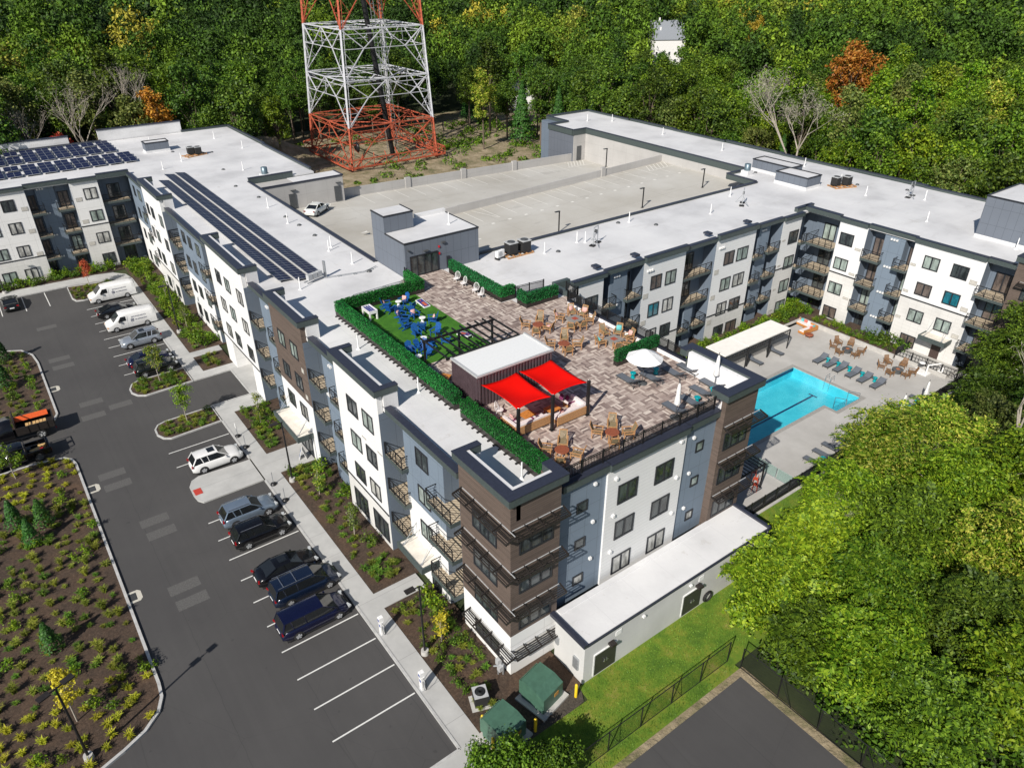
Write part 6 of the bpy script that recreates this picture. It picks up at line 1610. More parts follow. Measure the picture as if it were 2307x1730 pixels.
# ================================================================ VEHICLES (front towards +X, centre of wheelbase at origin)
def paint(name, col, rough=0.22, metal=0.3):
    if name in MATS: return MATS[name]
    t = NT(name); t.fin(t.ramp(t.noise(t.obj(), 1.5, 3), [(0.3,[v*0.93 for v in col]),(0.7,[v*1.05 for v in col])]), rough, metal)
    t.b.inputs['Coat Weight'].default_value = 0.6; t.b.inputs['Coat Roughness'].default_value = 0.06
    MATS[name] = t.mat; return t.mat
RIM = plain('alloy_silver',(0.42,0.43,0.45),0.35,0.2)
def wheelset(o, xs_, w, r, rim=None, tw=.22):
    for x in xs_:
        for s in (-1,1):
            y = s*(w-tw/2+.01)
            m = MB()
            prof = [(r*.62,-tw/2),(r*.93,-tw/2),(r,-tw/2+.03),(r,tw/2-.03),(r*.93,tw/2),(r*.62,tw/2)]
            def ring(m,prof,n=20,mi=0):
                vs = []
                for (rr,yy) in prof:
                    for i in range(n): a = 2*math.pi*i/n; vs.append((x+rr*math.cos(a), y+yy, r+rr*math.sin(a)))
                m.add(vs,[(k*n+i,(k+1)*n+i,(k+1)*n+(i+1)%n,k*n+(i+1)%n) for k in range(len(prof)-1) for i in range(n)],mi,True)
            ring(m,prof,mi=0)
            # rim: spokes
            yo = y+s*(tw/2+.006)
            for k in range(5):
                a = 2*math.pi*k/5+.3; c_, s_ = math.cos(a), math.sin(a)
                m.bar((x+.04*c_,yo,r+.04*s_),(x+r*.62*c_,yo,r+r*.62*s_),.03,.12,m=1)
            vs = [(x+r*.62*math.cos(2*math.pi*i/20), yo-s*.008, r+r*.62*math.sin(2*math.pi*i/20)) for i in range(20)]
            m.add(vs,[tuple(range(20)) if s<0 else tuple(range(19,-1,-1))],2)
            m.cyl((x,yo-.02,r),(x,yo+.02,r),.06,n=10,m=1)
            m.build('wheel', [M['rubber'], rim or RIM, M['darkgrey']], o)
def loft(m, st, mi=0):
    """st: list of (x, [(y,z)...]) half sections from sill to centre line; mirrored"""
    n = len(st[0][1])
    for side_ in (1,-1):
        vs = [(x, side_*y, z) for x, sec in st for (y,z) in sec]
        fs = []
        for k in range(len(st)-1):
            for i in range(n-1):
                f = (k*n+i,(k+1)*n+i,(k+1)*n+i+1,k*n+i+1); fs.append(f if side_<0 else f[::-1])
        m.add(vs, fs, mi, True)
    for e, rev in ((0,1),(len(st)-1,0)):
        x, sec = st[e]; vs = [(x,y,z) for y,z in sec]+[(x,-y,z) for y,z in sec[::-1]]
        m.add(vs,[tuple(range(len(vs)))] if rev else [tuple(range(len(vs)-1,-1,-1))],mi)
def car(kind, col, name='parked_car', rough=.22, roofcol=None, sunroof=False, rails=False):
    P = {'sedan':(4.75,.91,1.42,.92,[(-2.35,.62),(-2.2,.98),(-1.5,1.03),(-.9,1.0),(.9,.96),(1.6,.86),(2.2,.72),(2.38,.5)],(-1.75,-.85,.25,1.15),.33),
         'suv':(4.6,.93,1.68,1.06,[(-2.28,.65),(-2.2,1.05),(-1.5,1.1),(.95,1.06),(1.6,1.0),(2.15,.84),(2.3,.55)],(-2.18,-1.75,.15,1.05),.36),
         'minivan':(5.1,.98,1.74,1.05,[(-2.55,.6),(-2.48,1.05),(-1.5,1.08),(1.3,1.02),(1.9,.92),(2.4,.74),(2.55,.5)],(-2.48,-2.2,.55,1.65),.34),
         'fastback':(4.85,.92,1.4,.92,[(-2.42,.6),(-2.3,.98),(-1.6,1.03),(.9,.96),(1.6,.86),(2.25,.7),(2.42,.48)],(-2.0,-.7,.3,1.25),.33)}[kind]
    L, w, H, belt, prof, (r0,r1,f1,f0), wr = P
    o = thing(name); m = MB(); st = []
    N_ = 18
    xs_ = np.linspace(prof[0][0], prof[-1][0], N_); zt = np.interp(xs_, [p[0] for p in prof], [p[1] for p in prof])
    for x, z in zip(xs_, zt):
        e = min(1, (L/2-abs(x))/.55) if L/2-abs(x) < .55 else 1; ww = w*(0.80+0.2*math.sin(e*math.pi/2)); zb = .2+.12*(1-e)
        st.append((x, [(ww*.9,zb),(ww,zb+.14),(ww,z*.62+.05),(ww*.985,z-.1),(ww*.9,z-.015),(ww*.5,z+.02),(0,z+.03)]))
    loft(m, st)
    m.build('body', col, o)
    wx = [-L*.29, L*.30]
    m = MB()
    for x in wx:        # wheel arches
        for s in (-1,1):
            pts = [(x+wr*1.16*math.cos(R(a)), s*(w+.003), wr+wr*1.16*math.sin(R(a))) for a in range(-20,201,20)]
            m.add(pts,[tuple(range(len(pts))) if s<0 else tuple(range(len(pts)-1,-1,-1))])
    m.box(-L*.45,L*.45,-w*.97,w*.97,.16,.26); m.build('wheel_arch', M['rubber'], o)
    # greenhouse
    m = MB(); tw = w*.74; bw = w*.9
    zb0 = np.interp(r0,[p[0] for p in prof],[p[1] for p in prof]); zf0 = np.interp(f0,[p[0] for p in prof],[p[1] for p in prof])
    zbm = np.interp((r1+f1)/2,[p[0] for p in prof],[p[1] for p in prof])
    A_ = [(r0,bw,zb0),(r1,bw,zbm),(f1,bw,zbm),(f0,bw*.97,zf0)]
    T_ = [(r1-(.0 if kind!='sedan' else 0),tw,H-.04),(f1,tw,H-.04)]
    for s in (-1,1):
        m = MB(); f = [(r0,s*bw,zb0-.02),(r1,s*tw,H-.04),(f1,s*tw,H-.04),(f0,s*bw*.97,zf0-.02)]; mid = [(r1,s*bw,zbm-.02),(f1,s*bw,zbm-.02)]
        m.add([f[0],mid[0],f[1]],[(0,1,2) if s<0 else (2,1,0)]); m.add([mid[0],mid[1],f[2],f[1]],[(0,1,2,3) if s<0 else (3,2,1,0)]); m.add([mid[1],f[3],f[2]],[(0,1,2) if s<0 else (2,1,0)]); m.build('side_glass', M['carglass'], o)
    MB().add([(f0,-bw*.9,zf0),(f0,bw*.9,zf0),(f1,tw,H-.04),(f1,-tw,H-.04)],[(0,1,2,3)]).build('windscreen', M['carglass'], o)
    MB().add([(r0,bw*.9,zb0),(r0,-bw*.9,zb0),(r1,-tw,H-.04),(r1,tw,H-.04)],[(0,1,2,3)]).build('rear_window', M['carglass'], o)
    m = MB(); K = 6; loft(m, [(r1-.06+(f1-r1+.1)*k/K, [(tw*.99,H-.1),(tw*1.01,H-.06),(tw*.93,H-.01+.012*math.sin(math.pi*k/K)),(tw*.5,H+.02+.02*math.sin(math.pi*k/K)),(0,H+.03+.02*math.sin(math.pi*k/K))]) for k in range(K+1)])
    for s in (-1,1):
        for a, b, t in (((f0-.02,s*bw*.93,zf0),(f1,s*tw*1.0,H-.03),.07),((r0+.02,s*bw*.95,zb0),(r1,s*tw,H-.03),.12 if kind!='sedan' else .09),(((r1+f1)/2+.1,s*bw*.995,zbm),((r1+f1)/2,s*tw*1.0,H-.05),.05)): m.bar(a,b,t,.05)
        if kind in ('suv','minivan'): m.bar((r1+.55,s*bw*.995,zbm),(r1+.4,s*tw,H-.05),.09,.05)
    m.build('roof', roofcol or col, o)
    if sunroof: MB().box(f1-.75,f1-.15,-tw*.55,tw*.55,H+.045,H+.062).build('sunroof', M['carglass'], o)
    if rails:
        m = MB()
        for s in (-1,1): m.bar((r1+.1,s*tw*.9,H+.07),(f1-.1,s*tw*.9,H+.07),.04)
        if rails == 2:
            for x in (r1+.5,(r1+f1)/2+.1): m.bar((x,-tw*.9,H+.09),(x,tw*.9,H+.09),.06,.03)
        m.build('roof_rail', M['chrome'], o)
    for s in (-1,1):
        MB().obox((L/2-.18,s*w*.72,.68 if kind!='suv' else .8),(.22,.38,.14),rz=s*-.35).build('headlight', plain('headlight_lens',(.6,.62,.62),.1,.3), o)
        MB().obox((-L/2+.08,s*w*.78,.82 if kind in('sedan','fastback') else .95),(.12,.26,.13 if kind!='suv' else .2),rz=s*.3).build('tail_light', plain('tail_light_red',(.25,.004,.006),.2), o)
        MB().obox((f0-.35,s*(w+.06),belt+.06),(.12,.17,.12)).build('wing_mirror', col, o)
    m = MB(); m.box(L/2-.06,L/2+.0,-.5,.5,.42,.6); m.build('grille', M['rubber'], o); MB().box(-L/2-.0,-L/2+.04,-.26,.26,.55,.68).build('number_plate', M['white'], o)
    wheelset(o, wx, w, wr); return o
PB = paint('black_car_paint',(.006,.006,.008)); PN = paint('navy_car_paint',(.005,.007,.035)); PK = paint('dark_blue_car_paint',(.008,.016,.04))
PW = paint('white_car_paint',(.72,.72,.72),.25,0); PG = paint('silver_blue_car_paint',(.21,.27,.35),.25,.5); PS = paint('silver_car_paint',(.36,.4,.46),.25,.5)
CARS = [('c_white',lambda:car('suv',PW,sunroof=True),(-8.2,34.85),0,'white sport utility car parked beside the concrete island'),
 ('c_grey',lambda:car('suv',PG,rails=1),(-8.3,25.8),0,'blue-grey sport utility car parked nearest the concrete island'),
 ('c_blk',lambda:car('suv',PB,rails=1),(-8.35,22.75),0,'black sport utility car with chrome trim next to the blue-grey one'),
 ('c_bsed',lambda:car('sedan',PB,sunroof=True),(-8.25,17.75),0,'black saloon car parked left of the two minivans'),
 ('c_van1',lambda:car('minivan',PK,rails=2),(-7.8,15.15),0,'dark blue minivan with silver roof rails, between black saloon and navy minivan'),
 ('c_van2',lambda:car('minivan',PN),(-8.5,12.0),0,'navy minivan parked nearest the empty bays'),
 ('c_fb',lambda:car('fastback',PB),(-8.35,75.4),0,'black saloon car parked between the two white vans'),
 ('c_sil',lambda:car('suv',PS,sunroof=True,rails=1),(-7.9,64.7),180,'silver sport utility car reversed in beside the second white van'),
 ('c_n2',lambda:car('sedan',PN),(-8.3,59.0),0,'dark navy saloon car behind the small tree on the upper island'),
 ('c_b2',lambda:car('suv',paint('black_green_paint',(.006,.008,.007)),rails=1),(-8.2,56.45),0,'black sport utility car right beside the upper planted island'),
 ('c_b3',lambda:car('sedan',paint('charcoal_car_paint',(.012,.014,.014))),(-19.3,86.4),90,'dark saloon car parked at the far left in front of the white wing')]
for k,mk,(x,y),rz,lb in CARS: inst(k, mk, (x,y,0.003), R(rz), lb, 'car', 'cars parked in the lot')
inst('c_w2', lambda:car('sedan',paint('white_saloon_paint',(.7,.72,.7),.25,0)), (19.5,72.5,9.1), R(40), 'white saloon car parked alone on the garage deck by the stair tower door', 'car')
# white panel vans
def textmesh(s, size, mat, parent, loc, rot, sub_=None):
    cu = bpy.data.curves.new('lettering','FONT'); cu.body = s; cu.size = size; cu.extrude = .002; cu.align_x = 'LEFT'
    tmp = bpy.data.objects.new('lettering', cu); COL.objects.link(tmp)
    dg = bpy.context.evaluated_depsgraph_get(); me = bpy.data.meshes.new_from_object(tmp.evaluated_get(dg)); bpy.data.objects.remove(tmp)
    me.materials.clear(); me.materials.append(mat); o = bpy.data.objects.new('lettering', me); COL.objects.link(o); o.parent = parent; o.location = loc; o.rotation_euler = rot; return o
INK = plain('navy_lettering',(.01,.02,.09),.4)
def van():
    o = thing('panel_van'); w = 1.0; H = 2.2; m = MB(); st = []
    for x,zr in [(-2.95,2.0),(-2.9,2.16),(-2.5,H),(-1,H),(.6,H),(1.05,H-.05),(1.2,H-.16)]:
        st.append((x,[(w*.95,.3),(w,.42),(w,1.15),(w*.985,1.25),(w*.93,zr-.25),(w*.82,zr-.07),(w*.5,zr),(0,zr+.02)]))
    loft(m, st)
    st = []
    for x,zr,ww in [(1.15,H-.2,1),(1.3,1.98,1),(1.95,1.32,1),(2.1,1.2,.99),(2.5,1.08,.96),(2.78,.9,.9),(2.85,.6,.84)]:
        z2 = min(zr,1.22) if x > 1.2 else 1.2
        st.append((x,[(w*ww*.95,.32),(w*ww,.44),(w*ww,z2*.8),(w*ww*.985,z2*.93),(w*ww*.93,(z2+zr)/2),(w*ww*.84,zr-.03),(w*ww*.5,zr),(0,zr+.02)]))
    loft(m, st); m.build('body', PW, o)
    MB().add([(2.0,-.8,1.34),(2.0,.8,1.34),(1.26,.72,2.06),(1.26,-.72,2.06)],[(0,1,2,3)]).build('windscreen', M['carglass'], o)
    for s in (-1,1):
        m = MB(); f = [(.55,s*1.004,1.28),(1.5,s*1.004,1.28),(1.12,s*.955,1.85),(.55,s*.955,1.85)]; m.add(f,[(0,1,2,3) if s<0 else (3,2,1,0)]); m.build('side_window', M['carglass'], o)
        MB().obox((2.7,s*.78,.78),(.2,.3,.2),rz=-s*.3).build('headlight', plain('headlight_amber',(.6,.35,.2),.2), o)
        MB().obox((1.35,s*1.12,1.35),(.12,.2,.28)).build('wing_mirror', M['rubber'], o)
        MB().obox((-2.95,s*.9,1.0),(.06,.1,.35)).build('tail_light', plain('tail_light_red',(.25,.004,.006),.2), o)
    MB().box(2.72,2.92,-.85,.85,.38,.58).build('bumper', M['rubber'], o); MB().box(-3.08,-2.92,-.95,.95,.38,.55).build('rear_bumper', M['chrome'], o)
    m = MB(); m.box(-2.98,-2.94,-.8,.8,.7,2.0); m.build('rear_door', M['darkgrey'], o)
    m = MB()
    for s in (-1,1):
        m.box(-2.7,.3,s*1.0-.006,s*1.0+.006,.78,.8); m.box(.42,.435,s*1.0-.008,s*1.0+.008,.45,1.9); m.box(-.1,-.085,s*1.0-.008,s*1.0+.008,.5,1.7)
    m.build('panel_seam', M['grayplastic'], o)
    for s in (-1,1):
        # emblem: rounded square with round white monogram ring
        m = MB(); m.box(-.32,.02,s*1.006-.004,s*1.006+.004,1.0,1.34,0)
        for k in range(12):
            a, b = 2*math.pi*k/12, 2*math.pi*(k+1)/12; m.bar((-.15+.12*math.cos(a),s*1.013,1.17+.12*math.sin(a)),(-.15+.12*math.cos(b),s*1.013,1.17+.12*math.sin(b)),.02,m=1)
        m.build('emblem', [INK, M['white']], o)
        rot = (R(90),0,R(180)) if s > 0 else (R(90),0,0)
        x1, x2 = ((-.45,-.1) if s > 0 else (-2.2,-2.35))
        textmesh('GE APPLIANCES', .2, INK, o, (x1 if s>0 else -2.1, s*1.012, 1.1), rot)
        textmesh('APPLIANCE SERVICE', .19, INK, o, (x2 if s>0 else -2.2, s*.985, 1.52), rot)
        textmesh('GE', .13, M['white'], o, (-.06 if s>0 else -.24, s*1.014, 1.12), rot)
    wheelset(o, [-1.75,1.85], w, .37); return o
inst('van', van, (-7.8,81.3,.003), R(180), 'white panel van with navy lettering next to the planted island', 'van', 'white service vans'); inst('van', van, (-7.75,70.55,.003), R(180), 'white panel van with navy lettering between black saloon and silver car', 'van', 'white service vans')
# black pickup and tipper truck, nosed in to the left
def pickup():
    o = thing('pickup_truck'); c = PB; w = 1.0; m = MB(); loft(m,[(x,[(w*.92,.45),(w,.6),(w,.95),(w*.97,1.15),(w*.9,1.22),(0,1.24)]) for x in (1.0,1.6,2.4)]+[(2.85,[(w*.85,.5),(w*.92,.6),(w*.92,.9),(w*.9,1.05),(w*.8,1.1),(0,1.12)])]); m.build('bonnet', c, o)
    m = MB(); loft(m,[(x,[(w*.95,.45),(w,.6),(w,1.1),(w*.95,1.25),(w*.78,zr-.05),(w*.4,zr),(0,zr)]) for x,zr in ((-.75,1.85),(-.5,1.92),(.4,1.92),(1.02,1.25))]); m.build('cab', c, o)
    MB().add([(1.0,-.75,1.28),(1.0,.75,1.28),(.45,.68,1.88),(.45,-.68,1.88)],[(0,1,2,3)]).build('windscreen', M['carglass'], o)
    for s in (-1,1): MB().add([(-.6,s*.965,1.3),(.75,s*.965,1.3),(.4,s*.83,1.8),(-.55,s*.83,1.8)],[(0,1,2,3) if s<0 else (3,2,1,0)]).build('side_window', M['carglass'], o)
    m = MB(); m.box(-2.75,-.8,-.95,.95,.62,.68); m.box(-2.75,-.8,-1.0,-.9,.5,1.2); m.box(-2.75,-.8,.9,1.0,.5,1.2); m.box(-2.8,-2.72,-1.0,1.0,.55,1.2); m.build('cargo_bed', c, o)
    m = MB()
    for x in (-2.6,-.9):
        for y in (-.93,.93): m.bar((x,y,1.2),(x,y,1.75),.06)
        m.bar((x,-.93,1.75),(x,.93,1.75),.06)
    for y in (-.93,.93): m.bar((-2.6,y,1.75),(1.0,y,1.98),.06)
    m.bar((1.0,-.93,1.98),(1.0,.93,1.98),.06); m.build('ladder_rack', M['black'], o)
    m = MB(); m.obox((-1.6,.2,.82),(.9,.5,.25),rz=.3,m=0); m.obox((-2.2,-.3,.85),(.6,.4,.3),rz=-.4,m=0); m.obox((-2.1,.35,.85),(.25,.25,.3),m=1); m.obox((-1.1,-.4,.85),(.4,.5,.3),m=2); m.build('load', [M['ply'], plain('fuel_can_red',(.5,.01,.01),.4), M['darkgrey']], o)
    for s in (-1,1): MB().box(-2.82,-2.76,s*.9-.07,s*.9+.07,.75,1.05).build('tail_light', plain('tail_light_red',(.25,.004,.006),.2), o)
    wheelset(o,[-1.75,1.8],w,.42,M['darkgrey'],.26); return o
inst('pick', pickup, (-23.0,45.9,.003), R(180+2), 'black pickup truck with a ladder rack and loose plywood in its bed', 'truck')
def tipper():
    o = thing('tipper_truck'); c = PB; w = 1.1
    m = MB(); loft(m,[(x,[(w*.9,.6),(w*.97,.75),(w*.97,1.5),(w*.9,1.62),(w*.8,zr-.05),(0,zr)]) for x,zr in ((.4,2.3),(.7,2.35),(1.5,2.3),(2.2,1.65),(2.9,1.5),(3.2,1.2))]); m.build('cab', c, o)
    MB().add([(2.15,-.8,1.7),(2.15,.8,1.7),(1.55,.75,2.28),(1.55,-.75,2.28)],[(0,1,2,3)]).build('windscreen', M['carglass'], o)
    m = MB(); m.box(-3.0,.2,-1.1,1.1,.95,1.03); m.box(-3.0,.2,-1.15,-1.07,.95,1.75); m.box(-3.0,.2,1.07,1.15,.95,1.75); m.box(.12,.2,-1.07,1.07,.95,2.1); m.box(-3.04,-2.96,-1.1,1.1,.95,1.75)
    for x in (-2.4,-1.6,-.8): m.box(x-.04,x+.04,-1.2,-1.15,.95,1.75); m.box(x-.04,x+.04,1.15,1.2,.95,1.75)
    m.bar((.16,-1.1,2.1),(.16,-1.1,2.6),.07); m.bar((.16,1.1,2.1),(.16,1.1,2.6),.07); m.bar((.16,-1.1,2.6),(.16,1.1,2.6),.08); m.build('tipping_bed', M['bronze'], o)
    MB().box(-2.8,2.6,-.45,.45,.55,.9).build('chassis', M['rubber'], o)
    m = MB(); m.obox((-1.3,-.75,1.75),(2.8,.12,.5),rx=.35); m.build('orange_panel', M['orange'], o)
    m = MB()
    for i in range(6): m.box(-2.4+i*.3,-2.15+i*.3,-.1,.75,1.2,1.45)
    m.build('timber_load', M['ply'], o); MB().box(-.9,-.2,-1.15,-.75,.55,.9).build('toolbox', M['galv'], o)
    for s in (-1,1): MB().box(-3.06,-3.0,s*.95-.08,s*.95+.08,.7,.85).build('tail_light', plain('tail_light_red',(.25,.004,.006),.2), o)
    wheelset(o,[-1.75,1.95],w,.45,M['grayplastic'],.4); return o
inst('tip', tipper, (-22.2,50.3,.003), R(178), 'black tipper truck carrying an orange plastic panel and timber', 'truck')

# ================================================================ STREET FURNITURE
def lamp(double=False, h=6.3):
    def mk():
        o = thing('street_lamp'); MB().cyl((0,0,0),(0,0,.35),.28,.26,16).build('base', M['concrete'], o); m = MB(); m.cyl((0,0,.35),(0,0,h),.085,.06,8); m.bar((-.1,0,h-.02),(1.0 if not double else .8,0,h+.0),.06)
        if double: m.bar((-.8,0,h),(.1,0,h),.06)
        m.build('pole', M['black'], o); MB().box(.35,1.0,-.2,.2,h,h+.09).build('lamp_head', M['bronze'], o)
        if double: MB().box(-1.0,-.35,-.2,.2,h,h+.09).build('lamp_head', M['bronze'], o)
        return o
    return mk
inst('lamp2', lamp(True), (-23.37,10.1,.1), R(22), 'black double-headed lamp post in the mulch bed at bottom left', 'street lamp')
for x,y,lb in [(-3.6,28.05,'black lamp post in the bed by the entrance canopy'),(-3.65,4.8,'black lamp post in the bed by the brown corner tower'),(-3.45,64.8,'black lamp post in the bed beside the silver car'),(-19.5,91.6,'black lamp post at the far left in front of the white wing')]:
    inst('lamp1', lamp(), (x,y,.1), R(180), lb, 'street lamp', 'lamp posts along the building')
inst('lamp2', lamp(True), (-27.0,45.4 if 0 else 43.0,.1), R(22), 'black double-headed lamp post left of the pickup truck', 'street lamp'); inst('lamp2', lamp(True), (-26.5,67.0,.1), R(22), 'black double-headed lamp post in the upper mulch bed', 'street lamp')
def postsign(sign=True):
    def mk():
        o = thing('sign_post'); MB().lathe([(.28,0),(.26,.12),(.07,.22)],n=14).build('base', M['black'], o); MB().box(-.03,.03,-.03,.03,.2,1.35).build('post', M['galv'], o)
        if sign: m = MB(); m.box(-.05,-.032,-.16,.16,1.0,1.5); m.build('sign_plate', M['white'], o)
        return o
    return mk
for i,(x,y) in enumerate([(-5.2,37.9),(-5.2,35.6),(-5.15,28.55),(-5.15,25.8)]):
    inst('psign'+('a' if i in (0,) else 'b'), postsign(i in (0,)), (x,y,.12), 0, ['white sign on a weighted black base by the empty bay above the white car','slim post on a weighted black base in front of the white car','slim post on a weighted black base right of the concrete island','slim post on a weighted black base in front of the blue-grey car'][i], 'sign', 'posts on weighted bases along the pavement')
def charger():
    o = thing('charging_station'); MB().box(-.14,.14,-.2,.2,0,1.5).build('cabinet', M['white'], o); MB().box(-.2,.2,-.17,.17,1.5,2.0).build('head', M['white'], o)
    m = MB(); m.box(-.21,-.2,-.12,.12,1.6,1.85); m.box(-.15,-.14,-.12,.12,.9,1.2); m.build('screen', plain('screen_blue',(.02,.06,.3),.2), o)
    for s in (-1,1):
        m = MB(); pts = [(0,s*.22,1.45),(.1,s*.45,1.3),(.12,s*.55,.8),(.1,s*.45,.25),(0,s*.3,.2),(-.05,s*.24,1.1)]
        for a,b in zip(pts[:-1],pts[1:]): m.cyl(a,b,.02,n=6,caps=False)
        m.build('cable', M['rubber'], o)
    MB().box(-.22,.22,-.25,.25,0,.05).build('foot_plate', M['grayplastic'], o); return o
inst('chg', charger, (-5.2,8.0,.12), 0, 'white car charging station on the pavement nearer the navy minivan', 'charging station', 'charging stations', .82); inst('chg', charger, (-5.2,2.5,.12), 0, 'white car charging station on the pavement nearest the transformers', 'charging station', 'charging stations', .82)
o = thing('pavement_sign', (-1.45,30.75,.12), R(-25), 'white and blue A-frame pavement sign by the canopied entrance', 'sign')
m = MB()
for s in (-1,1): m.add([(s*.35,-.32,0),(s*.35,.32,0),(s*.02,.32,1.15),(s*.02,-.32,1.15)],[(0,1,2,3) if s>0 else (3,2,1,0)])
md = m.build('board', M['white'], o).modifiers.new('t','SOLIDIFY'); md.thickness = .03
m = MB()
def onb(y0,y1,t0,t1,mi=0):
    P = []
    for (y,t) in ((y0,t0),(y1,t0),(y1,t1),(y0,t1)): P.append((-.375-(-.33)*t, y, 1.15*t+.01))
    m.add(P,[(3,2,1,0)],mi)
onb(-.29,.29,.56,.84); onb(-.29,.29,.14,.4); 
for t in (.66,.74): onb(-.2,.2,t,t+.03,1)
for t in (.24,.31): onb(-.2,.2,t,t+.03,1)
m.v = [(p[0]-.012,p[1],p[2]) for p in m.v]
m.build('lettering_band', [plain('sign_blue',(.02,.12,.4),.4), M['white']], o)
def basin():
    o = thing('storm_drain'); MB().prism([(-.95,-.62),(.55,-.62),(.75,-.4),(.75,.4),(.55,.62),(-.95,.62)],0,.012).build('surround', plain('drain_concrete',(.5,.48,.42),.85), o)
    m = MB(); m.box(-.2,.4,-.4,.4,.012,.018,0)
    for i in range(8): m.box(-.16,.36,-.37+i*.1,-.32+i*.1,.018,.022,1)
    m.build('grate', [M['rubber'], M['darkgrey']], o); return o
for x,y,lb in [(-18.5,22.0,'concrete storm drain with iron grate, nearest the camera, along the mulch bed kerb'),(-18.4,37.6,'concrete storm drain with iron grate along the kerb below the pickup truck'),(-18.4,58.9,'concrete storm drain with iron grate along the upper bed kerb')]: inst('basin', basin, (x,y,.002), 0, lb, 'drain', 'storm drains')
# utilities at the building corner
def transformer():
    o = thing('transformer_cabinet'); g_ = M['xfgreen']; MB().box(-1.25,1.25,-1.2,1.2,0,.18).build('pad', M['concrete'], o)
    m = MB(); m.add([(-.9,-.15,.18),(.9,-.15,.18),(.9,.95,.18),(-.9,.95,.18),(-.95,-.2,1.75),(.95,-.2,1.75),(.9,.95,1.85),(-.9,.95,1.85)],[(0,3,2,1),(4,5,6,7),(0,1,5,4),(1,2,6,5),(2,3,7,6),(3,0,4,7)]); m.build('tank', g_, o)
    m = MB(); m.add([(-.95,-.9,.18),(.95,-.9,.18),(.95,-.2,.18),(-.95,-.2,.18),(-.95,-.9,1.45),(.95,-.9,1.45),(.95,-.202,1.74),(-.95,-.202,1.74)],[(4,5,6,7),(0,1,5,4),(1,2,6,5),(3,0,4,7)]); m.build('cabinet', g_, o)
    m = MB()
    for i in range(16): m.box(-.85+i*.11,-.82+i*.11,.95,1.2,.4,1.6)
    m.build('cooling_fin', g_, o); MB().box(.1,.5,-.92,-.9,.8,1.1).build('warning_plate', plain('warning_orange',(.5,.25,.05),.5), o); return o
inst('xf', transformer, (-2.9,-3.3,.02), R(12), 'green transformer cabinet nearer the pavement, partly shaded by the tree', 'transformer', 'green transformers'); inst('xf', transformer, (.6,-2.55,.02), R(12), 'green transformer cabinet nearer the pale service building', 'transformer', 'green transformers')
MB().box(-2.9,-1.3,-1.4,2,0,.01)
tag(MB().prism([(-3.6,-2.3),(-1.0,-.6),(3.2,-1.0),(3.25,-3.2),(2.6,-4.3),(-2.6,-5.0),(-4.0,-3.6)],-.04,.03).build('gravel_pad', plain('dark_gravel',(.06,.05,.04),.95,0,.5,12,None,.6)), kind='structure')
def bollard():
    o = thing('bollard'); MB().lathe([(.1,0),(.1,1.15),(.07,1.22),(.01,1.24)],n=12).build('post', M['yellow'], o); return o
for x,y,lb in [(-3.6,-2.0,'yellow bollard beside the pavement corner'),(-3.95,-3.6,'yellow bollard half hidden by the dark tree'),(-1.15,-4.1,'yellow bollard in the tree shade between the two transformers'),(2.4,-3.75,'yellow bollard at the corner of the pale service building')]: inst('bol', bollard, (x,y,0), 0, lb, 'bollard', 'yellow bollards')
inst('cond', condenser, (-2.75,-.5,.12), R(-20), 'grey-topped black condenser standing in the mulch by the pavement', 'air conditioner'); 
MB().obox((-2.75,-.5,.06),(1.3,1.2,.12),rz=R(-20)).build('equipment_pad', M['concrete'])['kind'] = 'structure'
o = thing('gas_meter', (-.35,.35,.05), 0, 'silver pipes and meter cluster at the foot of the brown tower', 'meter'); m = MB(); m.cyl((0,0,0),(0,0,1.0),.06); m.cyl((-.25,.2,0),(-.25,.2,.8),.06); m.cyl((0,0,.9),(-.4,.5,.6),.06); m.build('pipe', M['galv'], o); m = MB(); m.box(-.35,-.05,-.1,.2,.5,.9); m.box(-.2,.1,.3,.6,.6,1.1); m.build('meter_body', M['grayplastic'], o)
# chain-link fences
def chainlink(pts, label, h=1.9):
    o = thing('chain_link_fence', (pts[0][0],pts[0][1],.02), 0, label, 'fence', 'chain link fences'); L = o.location; ra, po, ms = MB(), MB(), MB()
    for a,b in zip(pts[:-1],pts[1:]):
        a = Vector((a[0]-L[0],a[1]-L[1],0)); b = Vector((b[0]-L[0],b[1]-L[1],0)); d = (b-a); n = max(1,round(d.length/2.7)); up = Vector((0,0,1)); dn = d.normalized()
        for z in (h,h-.45 if n>99 else h-.02,.05): ra.cyl(a+up*z,b+up*z,.025,n=6)
        for i in range(n+1): q = a.lerp(b,i/n); MB().cyl(q,q+up*h,.04,n=8).build('post', M['black'], o)
        for i in range(n): q = a.lerp(b,i/n); MB().cyl(q+up*h*.9,a.lerp(b,(i+.35)/n)+up*.05,.02,n=6).build('brace', M['black'], o) if i%2 else None
        s = .11; k = int((d.length+h)/s); t = .006
        for i in range(k):
            for sg in (1,-1):
                x0 = i*s-h if sg>0 else i*s; z0 = 0; x1 = x0+h*sg; z1 = h
                # clip to panel
                if x0 < 0: z0 = -x0; x0 = 0
                if x0 > d.length: z0 = (x0-d.length) if sg<0 else z0; x0 = min(x0,d.length)
                if x1 > d.length: z1 = h-(x1-d.length); x1 = d.length
                if x1 < 0: z1 = h+x1; x1 = 0
                if z1-z0 < .05 or z0 >= h: continue
                p = a+dn*x0+up*z0; q = a+dn*x1+up*z1; w_ = Vector((dn.y,-dn.x,0))*0+dn*t
                ms.add([p-w_,p+w_,q+w_,q-w_],[(0,1,2,3)])
    ra.build('rail', M['black'], o); ms.build('mesh_panel', M['black'], o)
chainlink([(-1.2,-7.7),(12.3,-7.75)],'black chain link fence between lawn and neighbouring car park')
